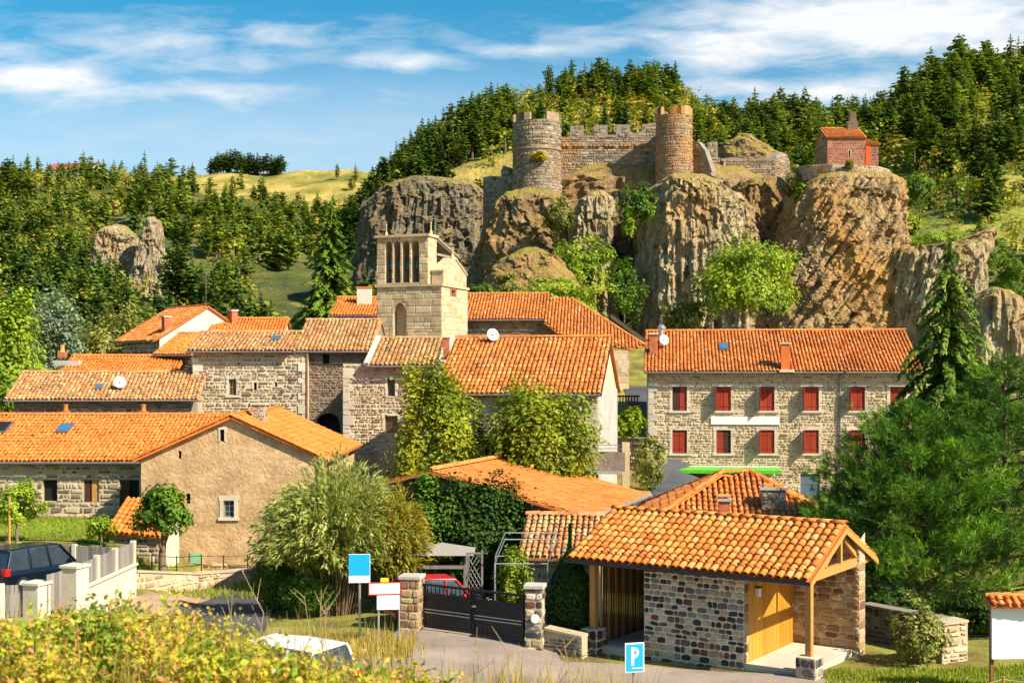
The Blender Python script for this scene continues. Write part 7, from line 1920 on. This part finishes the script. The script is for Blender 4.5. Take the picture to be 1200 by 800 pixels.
def forest(hill, px0, px1, t0, t1, step_px, hmin, hmax, label, group, skip=None, round_frac=.12, budget=100, jitter=1.0, rlabel=None, seed=0, tshape=1.0, zone=None):
    """plants one hillside: the trees that show largest as things, the others go into the far forest"""
    global lo_n
    r = random.Random(seed); cand = []
    t = t0
    while t < t1:
        Yf = float(hill.pt(np.array([(px0 + px1) / 2]), np.array([t]))[0, 1]); sp = step_px * (1 if step_px > 0 else 1)
        px = px0 + r.uniform(0, sp)
        while px < px1:
            tt = t + r.uniform(-.5, .5) * (t1 - t0) / max(1, (t1 - t0) / .05) * jitter; q = hill.pt(np.array([px]), np.array([tt]))[0]
            spx = 600 + q[0] / q[1] * F; spy = HZ - q[2] / q[1] * F
            h = r.uniform(hmin, hmax)
            if not (skip and skip(spx, spy, r)) and -60 < spx < 1260 and spy - h / q[1] * F < np.interp(spx, [p[0] for p in SIL], [p[1] for p in SIL]) + 3:
                h = h; rd = r.random() < (round_frac(spx, spy) if callable(round_frac) else round_frac)
                if rd: h *= .62
                cand.append((h / q[1] * F, q, h, rd))
            px += sp * r.uniform(.6, 1.4)
        t += .05
    cand.sort(key=lambda c: -c[0]); n = 0
    for vis, q, h, rd in cand:
        w = r.uniform(.95, 1.5); rot = r.uniform(0, 6.28)
        if n < budget:
            M4 = Matrix.Translation(Vector(q) - Zv * .2) @ Matrix.Rotation(rot, 4, 'Z') @ Matrix.Diagonal((h * w, h * w, h, 1))
            vi = r.randrange(4 if rd else 10)
            o = place_copy('broadleaf_tree' if rd else 'conifer_tree', (RND if rd else CON)[vi], None, M4)
            look = '' if rd else ('slender ', 'full ', 'broad ', 'high-crowned ', 'round-topped ', 'neat ', 'bare-trunked ', 'spiky ', 'wide ', 'ragged ')[vi]
            where = zone(600 + q[0] / q[1] * F, HZ - q[2] / q[1] * F) if zone else ''
            tag(o, look + (rlabel if rd and rlabel else label) + where, 'tree', group + (' (broadleaf)' if rd else '')); n += 1
        else:
            V, Fq, tn, mi = CON_LO[r.randrange(6)] if not rd else RLO[r.randrange(2)]
            c, s = math.cos(rot), math.sin(rot); X = V * np.array([h * w, h * w, h])
            X = np.stack([X[:, 0] * c - X[:, 1] * s, X[:, 0] * s + X[:, 1] * c, X[:, 2]], 1) + q
            LO_V.append(X); LO_F.append(Fq + lo_n); LO_T.append(np.clip(tn * .75 + r.random() * .3, 0, 1)); LO_M.append(np.where(mi == 1, 1, 2 if rd else 0)); lo_n += len(X)
    return len(cand)
RLO = [round_mesh(390 + i, 110) for i in range(2)]
RLO = [(V * np.array([1.1, 1.1, 1.0]), Fq, tn, mi) for V, Fq, tn, mi in RLO]
# clearings seen in the photograph
def skip_left(x, y, r):
    if 112 < x < 232 and 262 < y < 352: return r.random() < .72
    if 225 < x < 420 and y < 252 and y > 190: return r.random() < .62
    if 290 < x < 345 and 320 < y < 372: return True
    if 338 < x < 436 and y > 300: return r.random() < .9
    return r.random() < .10
nA = forest(hill_left, -80, 470,   .10, 1.02, 10.5, 5.5, 9.0, 'conifer on the wooded slope below the far fields', 'conifers on the far wooded slope', skip_left, lambda x, y: .42 if x < 150 or y > 330 else .26, 110, seed=1, zone=lambda x, y: ', low behind the village roofs' if y > 365 else ', beside the yellow-olive trees' if y > 345 else ', around the pale crags' if 95 < x < 245 and 250 < y else ', beside the sunny clearing' if x > 280 and y > 290 else ', below the lone pine clump' if x > 225 else ', below the red-roofed barn',
            rlabel='rounded yellowish tree among conifers on the far wooded slope')
def skip_mid(x, y, r):
    line = np.interp(x, [400, 430, 470, 520, 560, 600, 700, 800], [300, 262, 232, 205, 190, 178, 172, 170])
    if y > line: return r.random() < .93
    if x > 590 and y > 140: return r.random() < .35
    return False
nB = forest(hill_mid, 392, 850, .25, 1.04, 8.5, 5.2, 8.8, 'conifer on the hill behind the castle ruin', 'conifers on the castle hill', skip_mid, lambda x, y: .6 if (x > 590 and y > 118) else .14, 75, seed=2, zone=lambda x, y: ', on the crest' if y < 125 else ', close behind the battlements' if x > 600 else ', above the yellow grass' if x > 470 else ', above the dark basalt cliff',
            rlabel='rounded bush or tree on the hill right behind the curtain wall')
def skip_right(x, y, r):
    if 1040 < x < 1260 and 205 < y < 330: return r.random() < .80
    if 1150 < x and 120 < y < 160: return r.random() < .5
    return r.random() < .06
nC = forest(hill_right, 775, 1330, .20, 1.04, 9.5, 6.0, 10.5, 'conifer on the hill behind the red chapel', 'conifers on the forest hill', skip_right, lambda x, y: .6 if (x > 1040 and y > 200) else .26, 85, seed=3, zone=lambda x, y: ', among the lime-green bushes' if x > 1035 and y > 195 else ', high on the crest' if y < 130 else ', beside the bell gable' if 940 < x < 1060 else ', above the ruined walls' if x < 940 else ', on the upper slope',
            rlabel='rounded yellow-green tree on the forested hill behind the chapel')
nD = forest(hill_right, 1000, 1300, .04, .50, 9, 2.2, 4.6, 'conifer sapling on the lime-green hillside', 'thicket on the lime-green hillside', None, 1.0, 30, seed=8, rlabel='rounded lime-green thicket bush on the slope behind the fluted ridge')
# clump of pines on the far plateau
for k in range(22):
    px = 247 + k * 3.9 + rgf.uniform(-1, 1); q = hill_far.pt(np.array([px]), np.array([.965 + .02 * rgf.random()]))[0]; h = rgf.uniform(10.5, 13.5) * (.8 if k in (0, 1, 20, 21) else 1)
    o = place_copy('pine_tree', CON[rgf.randrange(6)], None, Matrix.Translation(Vector(q)) @ Matrix.Rotation(rgf.uniform(0, 6), 4, 'Z') @ Matrix.Diagonal((h * 1.6, h * 1.6, h, 1)))
    tag(o, 'dark pine in the lone clump on the far field skyline', 'tree', 'pines of the skyline clump')
nF = forest(hill_far, -60, 520, .80, .99, 30, 7, 11, 'small conifer at the edge of the far fields', 'trees on the far fields', lambda x, y, r: (225 < x and r.random() < .78) or r.random() < .3, .35, 0, seed=5)
fo = mesh_np('forest', np.concatenate(LO_V), np.concatenate(LO_F), [G_CONE, LIMBS, G_HILL], tone=np.concatenate(LO_T), mi=np.concatenate(LO_M), org=(0, 300, 20), kind='stuff')
fo['label'] = 'dense mixed wood covering the hillsides all around the village'; fo['category'] = 'forest'
print('FOREST', nA, nB, nC, nF, len(fo.data.polygons))

# ---- big single conifers: dense boughs
def big_conifer(name, label, px, D, py_top, width_px, seed, mat, whorls=34, br=11, seg=6, twig=4, droop=.5, leaf=.62, low=.05, base=None):
    b = gp(px, D) if base is None else Vector(base); H = at(0, py_top, b.y).z - b.z; w = width_px * b.y / F / 2 / H
    V, Fq, tn, mi = conifer_mesh('c', seed, whorls, br, seg, Rw=w * 1.05, twig=twig, droop=droop, leaf=leaf, low=low)
    V = V * H + np.array(b); t = thing(name, label, 'tree', b)
    k = mi == 0
    mesh_np('crown', V[:Fq[k].max() + 1], Fq[k], mat, t, tone=tn[k])
    MB().tube([b - Zv * .2, b + Zv * H * .3, b + Zv * H * .65, b + Zv * H * .96], [H * .018, H * .013, H * .008, .01], 8).build('trunk', LIMBS, t)
    return t
hq = hill_left.pt(np.array([388.0]), np.array([.13]))[0]
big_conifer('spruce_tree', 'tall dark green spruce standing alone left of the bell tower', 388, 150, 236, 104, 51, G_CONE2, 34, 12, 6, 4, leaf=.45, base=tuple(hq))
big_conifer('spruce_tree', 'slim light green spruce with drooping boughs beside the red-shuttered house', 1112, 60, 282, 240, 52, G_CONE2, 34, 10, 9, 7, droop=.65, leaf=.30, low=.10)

# ---- big bushy pine on the right: tufts of upright needles
def tuft_pine(name, label, px, D, py_top, width_px, seed, ntuft=2600, per=20, tl=.27, mat=G_PINE, low=.02, dpt=.8):
    rg = np.random.default_rng(seed); b = gp(px, D); H = at(0, py_top, D).z - b.z; w = width_px * D / F / 2; t = thing(name, label, 'tree', b)
    nb = 150; Ps = []; up_ = []; ct_ = []; mb = MB()
    mb.tube([b - Zv * .2, b + Zv * H * .4, b + Zv * H * .92], [.2, .14, .04], 8)
    for i in range(nb):
        z = low + (1 - low) * (i / nb) ** .9; a = i * 2.4 + rg.normal(0, .3); L = w * min(1, .72 + 1.2 * z) * (1 - z ** 1.6) ** .72 * rg.uniform(.72, 1.12)
        d = np.array([math.cos(a), math.sin(a) * dpt, 0]); o = np.array([b.x, b.y, b.z + z * H * .94]); rise = rg.uniform(.12, .42)
        e = o + d * L + np.array([0, 0, rise * L]); c0 = rg.random()
        if i % 2 == 0: mb.tube([Vector(o), Vector(o * .5 + e * .5 - np.array([0, 0, .05 * L])), Vector(e)], [.05, .03, .01], 5)
        k = max(4, int(ntuft / nb * (L / w) * 1.6)); q = 1 - rg.random(k) ** 1.7 * .75
        P = o + (e - o) * q[:, None] + rg.normal(size=(k, 3)) * np.array([.22, .22, .13]) * (L * .35 + .2)
        Ps.append(P); up_.append(unit(np.tile(d, (k, 1)) * .7 + np.array([0, 0, .75]) + rg.normal(size=(k, 3)) * .3)); ct_.append(np.clip(.15 + .4 * c0 + .35 * rg.random(k) + .12 * (P[:, 2] - o[2]), 0, 1))
    P = np.concatenate(Ps); U = np.concatenate(up_); C = np.concatenate(ct_); n = len(P)
    P = np.repeat(P, per, 0); U = np.repeat(U, per, 0); C = np.repeat(C, per)
    rr = unit(U + rg.normal(size=(n * per, 3)) * .55); s = unit(np.cross(rr, rg.normal(size=rr.shape))); L = (tl * rg.uniform(.6, 1.15, n * per))[:, None]
    st = P + U * (rg.random(n * per)[:, None] - .3) * tl * .8
    V = np.stack([st, st + rr * L * .5 + s * L * .042, st + rr * L, st + rr * L * .5 - s * L * .042], 1).reshape(-1, 3)
    mesh_np('crown', V, np.arange(len(V)).reshape(-1, 4), mat, t, tone=np.clip(C + rg.normal(0, .1, n * per), 0, 1)); mb.build('trunk', LIMBS, t, smooth=True)
    return t
tuft_pine('pine_tree', 'large bushy dark green pine behind the garden wall', 1066, 45.5, 458, 270, 61, 5200)
tuft_pine('pine_tree', 'tall bushy pine at the picture edge, rising above its neighbour beside the garden wall', 1178, 47, 404, 270, 62, 5400)
tuft_pine('pine_tree', 'smaller pine filling the gap before the red-shuttered house', 1000, 49.0, 540, 110, 63, 1500)

broadleaf('undergrowth_bush', 'dark leafy bush under the pines behind the garden wall', 'shrub', 1050, 43, 690, 110, G_DARK, 131, 80, 5000, .16, .02, .06, low=-.95)
broadleaf('undergrowth_bush', 'dark leafy bush under the tallest pine beside the white notice board', 'shrub', 1160, 41.5, 690, 110, G_DARK, 132, 80, 5000, .16, .02, .06, low=-.95)
# ---- shrubs on the castle rock and its foot
def rock_bush(name, label, px, py, D, w_px, h_px, mat, seed, nl=1600, ls=.42):
    rg = np.random.default_rng(seed); k = D / F; c = at(px, py, D); t = thing(name, label, 'shrub', c - Zv * (h_px * k / 2))
    P, N, tn = clump_points(c, (w_px * k / 2 * .85, w_px * k / 2 * .7, h_px * k / 2 * .85), 46, nl, rg, -.95, .26, seed=seed, lump=.4)
    V, Fq = leaf_quads(P, N, ls * rg.uniform(.6, 1.3, nl), .7, rg); mesh_np('foliage', V, Fq, mat, t, tone=tn)
    MB().tube([c - Zv * (h_px * k / 2) + Vector((0, .6, 0)), c], [.12, .04], 6).build('stem', LIMBS, t)
for i, (px, py, D, w, h, mat, lab) in enumerate([
    (654, 252, 148, 40, 52, G_OLIVE, 'yellow-green bush below the round tower, beside the broken vault'),
    (682, 312, 144, 76, 76, G_LIME, 'bright green bush hanging on the pale basalt pillar'),
    (732, 336, 144, 48, 84, G_GREEN, 'upright green ivy bush in the cleft beside the rounded bluff'),
    (648, 350, 124, 124, 46, G_LIME, 'long green bush mound behind the church roof'),
    (738, 494, 74.0, 36, 34, G_LIME, 'lime bush added to lighten the bank above the street retaining wall'),  # added bush, its lime colour brightens the bank in the house shadow
    (600, 338, 138, 44, 30, G_OLIVE, 'olive bush at the foot of the dark rock footing'),
    (746, 240, 144, 44, 50, G_GREEN, 'green bush at the grassy edge of the rounded bluff'),
    (738, 262, 148, 20, 40, G_LIME, 'lime bush trailing down the cleft under the curtain wall'),
    (800, 372, 130, 60, 40, G_OLIVE, 'olive bush behind the roof ridge at the foot of the bluff'),
    (932, 214, 150, 22, 44, G_OLIVE, 'yellow-green bush between the ruined walls and the chapel rock'),
    (940, 232, 147, 20, 30, G_LIME, 'small lime bush clinging to the chapel rock'),
    (996, 193, 145.5, 10, 9, G_OLIVE, 'tiny yellow tuft growing on the chapel terrace wall'),
    (632, 183, 162.5, 18, 10, G_YEL, 'yellow weed tuft growing on the ledge of the round tower'),
    (660, 152, 171, 14, 14, G_GREEN, 'small green bush behind the battlements by the round tower'),
    (905, 330, 140, 40, 60, G_OLIVE, 'olive shrub at the dark joint left of the chapel rock'),
    (560, 345, 130, 40, 26, G_GREEN, 'dark green shrub beside the bell tower roof'),
    (1075, 222, 165, 40, 44, G_GREEN, 'dense green bush beside the chapel rock top'),
    (1062, 262, 160, 30, 26, G_LIME, 'lime green bush behind the fluted ridge'),
    (1100, 285, 165, 70, 26, G_LIME, 'low spreading lime thicket above the fluted ridge'),
    (1150, 300, 175, 70, 40, G_GREEN, 'green thicket right of the fluted ridge'),
    (1185, 330, 160, 50, 50, G_GREEN, 'dark green bush behind the low crag')]):
    rock_bush('rock_bush', lab, px, py, D, w, h, mat, 400 + i, 4200 if w > 50 else 2000, .36)

# ---- grass and brush in front
def blades(name, label, pts_fn, n, hmin, hmax, mat, seed, wid=.02, cat='grass', lean=.35, cols=None):
    rg = np.random.default_rng(seed); XY = pts_fn(rg, n); n = len(XY); Z = np.array([TZ(x, y) for x, y in XY])
    o = np.column_stack([XY, Z]); h = rg.uniform(hmin, hmax, n)[:, None]; a = rg.uniform(0, 6.283, n)
    d = np.column_stack([np.cos(a), np.sin(a), 0 * a]) * rg.uniform(.05, lean, n)[:, None]; s = np.column_stack([-np.sin(a), np.cos(a), 0 * a]) * wid * rg.uniform(.6, 1.4, n)[:, None]
    m = o + np.array([0, 0, 1]) * h * .55 + d * h * .35; e = o + np.array([0, 0, 1]) * h + d * h
    V = np.stack([o - s, o + s, m + s * .8, m - s * .8, e], 1).reshape(-1, 3); k = (np.arange(n) * 5)[:, None]
    Fq = np.concatenate([k + np.array([[0, 1, 2, 3]]), k + np.array([[3, 2, 4, 4]])], 0)
    V = np.stack([o - s, o + s, m + s * .8, m - s * .8, m - s * .8, m + s * .8, e + s * .12, e - s * .12], 1).reshape(-1, 3)
    Fq = np.arange(n * 8).reshape(-1, 4); tn = np.repeat(np.clip(rg.normal(.5, .25, n), 0, 1), 2)
    ob = mesh_np(name, V, Fq, mat, tone=tn, kind='stuff'); ob['label'] = label; ob['category'] = cat
    return ob
def region(px0, px1, D0, D1):
    def f(rg, n):
        D = rg.uniform(D0, D1, n); px = rg.uniform(px0, px1, n); return np.column_stack([(px - 600) / F * D, D])
    return f
G_REED = leaf_mat('dry_grass', [(0, (.24, .22, .03)), (.4, (.45, .36, .06)), (.75, (.56, .42, .14)), (1, (.46, .22, .10))])
blades('lawn_grass', 'short bright grass of the roadside lawn', region(968, 1215, 31.5, 36.5), 15000, .05, .16, G_GRASS, 501, .012)
blades('verge_grass', 'tufted yellow-green grass under the road signs', lambda rg, n: np.column_stack([np.clip(rg.normal(-4.0, .62, n), -5.4, -2.95), rg.normal(37.9, .7, n)]), 4200, .10, .48, G_REED, 502, .014)
blades('lawn_grass', 'short sunny grass of the lawn by the farmhouse', region(-20, 150, 54, 60), 9000, .06, .16, G_GRASS, 503, .018)
blades('verge_grass', 'short grass around the foot of the small garden tree', region(160, 300, 50.5, 56), 3500, .08, .3, G_GRASS, 504, .016)
blades('dry_grass', 'tall dry yellow grass along the near edge of the road', region(395, 760, 19, 23.5), 9000, .8, 1.5, G_REED, 505, .010, lean=.4)

blades('wild_grass', 'wild seeding grass stalks rising through the brush on the near bank', region(-30, 480, 13.5, 18.5), 1500, .9, 1.9, G_REED, 506, .007, lean=.35)
blades('dry_grass', 'tawny dry grass and weeds scattered along the verge below the willow', lambda rg, n: np.column_stack([rg.normal(-6.2, 1.3, n), rg.normal(37.5, 1.2, n)]), 5000, .1, .5, G_REED, 507, .014)
def bank_bush(name, label, px, D, py_top, w_px, seed, nl=3000, ls=.07, mat=G_BRUSH, group=None):
    rg = np.random.default_rng(seed); b = gp(px, D); zt = at(0, py_top, D).z; H = max(.5, zt - b.z); w = w_px * D / F / 2
    t = thing(name, label, 'shrub', b, group); mb = MB()
    nst = 40; Ps = []; Tn = []
    for i in range(nst):
        a = rg.uniform(0, 6.283); r0 = rg.random() ** .5; L = H * rg.uniform(.6, 1.05) * (1 - .3 * r0 ** 2)
        o = Vector((b.x + math.cos(a) * r0 * w * .5, b.y + math.sin(a) * r0 * w * .5, b.z - .05)); e = Vector((b.x + math.cos(a) * r0 * w, b.y + math.sin(a) * r0 * w, b.z + L)); m = o.lerp(e, .55) + Vector(rg.normal(size=3) * .08)
        mb.tube([o, m, e], [.012, .008, .003], 4)
        k = nl // nst; q = 1 - rg.random(k) ** 1.4 * .8; c0 = rg.random()
        P = np.array([tuple(o.lerp(m, min(1, x * 2)) if x < .5 else m.lerp(e, x * 2 - 1)) for x in q]) + rg.normal(size=(k, 3)) * np.array([.13, .13, .10])
        Ps.append(P); Tn.append(np.clip(.15 + .5 * c0 + .35 * rg.random(k), 0, 1))
    P = np.concatenate(Ps); tn = np.concatenate(Tn); n = len(P)
    V, Fq = leaf_quads(P, rg.normal(size=(n, 3)) + np.array([0, -.3, .8]), ls * rg.uniform(.5, 1.5, n), .62, rg)
    mesh_np('foliage', V, Fq, mat, t, tone=tn); mb.build('stems', DRYSTEM, t, kind='stuff')
rg_ = random.Random(77)
G_BR2 = leaf_mat('green_bramble', [(0, (.06, .13, .01)), (.5, (.20, .30, .02)), (.85, (.45, .46, .04)), (1, (.50, .20, .06))], vscale=.9)
cands = []
for i in range(46):
    px = -30 + i * 12.4 + rg_.uniform(-8, 8); D = rg_.uniform(13.5, 19)
    prof = np.interp(px, [-30, 60, 150, 230, 300, 380, 430, 520, 560], [735, 712, 706, 710, 746, 776, 780, 784, 792])
    cands.append((px, D, prof + rg_.uniform(-8, 30)))
for i, (px, D, py) in enumerate(cands):
    g2 = i % 3 == 0; wh_ = ', below the grey board gate' if px < 80 else ', below the white retaining wall' if px < 190 else ', before the dark side road' if px < 290 else ', screening the white car' if px < 400 else ', beside the tall dry grass'
    bank_bush('bank_shrub', ('leafy green bramble on the near bank' if g2 else 'yellow and russet brush on the near bank') + wh_, px, D, py, rg_.uniform(60, 105), 600 + i, 2400, .075 if not g2 else .10,
              G_BR2 if g2 else G_BRUSH, 'green brambles on the near bank' if g2 else 'autumn brush on the near bank')
# bare twiggy stalks above the brush
for i, (px, D, py) in enumerate([(265, 20, 690), (302, 21, 668), (372, 22, 690), (392, 21, 706), (350, 22, 700), (140, 16, 690), (560, 20, 752), (610, 20, 757), (655, 20.5, 748), (670, 20, 760)]):
    b = gp(px, D); zt = at(0, py, D).z; r2 = random.Random(i); m = MB(); p = [b]
    for k in range(1, 6): p.append(b.lerp(Vector((b.x + r2.uniform(-.25, .25), b.y, zt)), k / 5) + Vector((r2.uniform(-.06, .06), 0, 0)))
    m.tube(p, [.018, .015, .012, .010, .008, .004], 5)
    for k in range(2, 6):
        for s in range(3):
            q = p[k - 1].lerp(p[k], r2.random()); m.tube([q, q + Vector((r2.uniform(-.28, .28), r2.uniform(-.1, .1), r2.uniform(.1, .4)))], [.007, .003], 4)
    o = m.build('bare_stalk', DRYSTEM, org=b); tag(o, 'bare pale twiggy stalk poking above the roadside brush', 'stalk', 'bare stalks on the near bank')
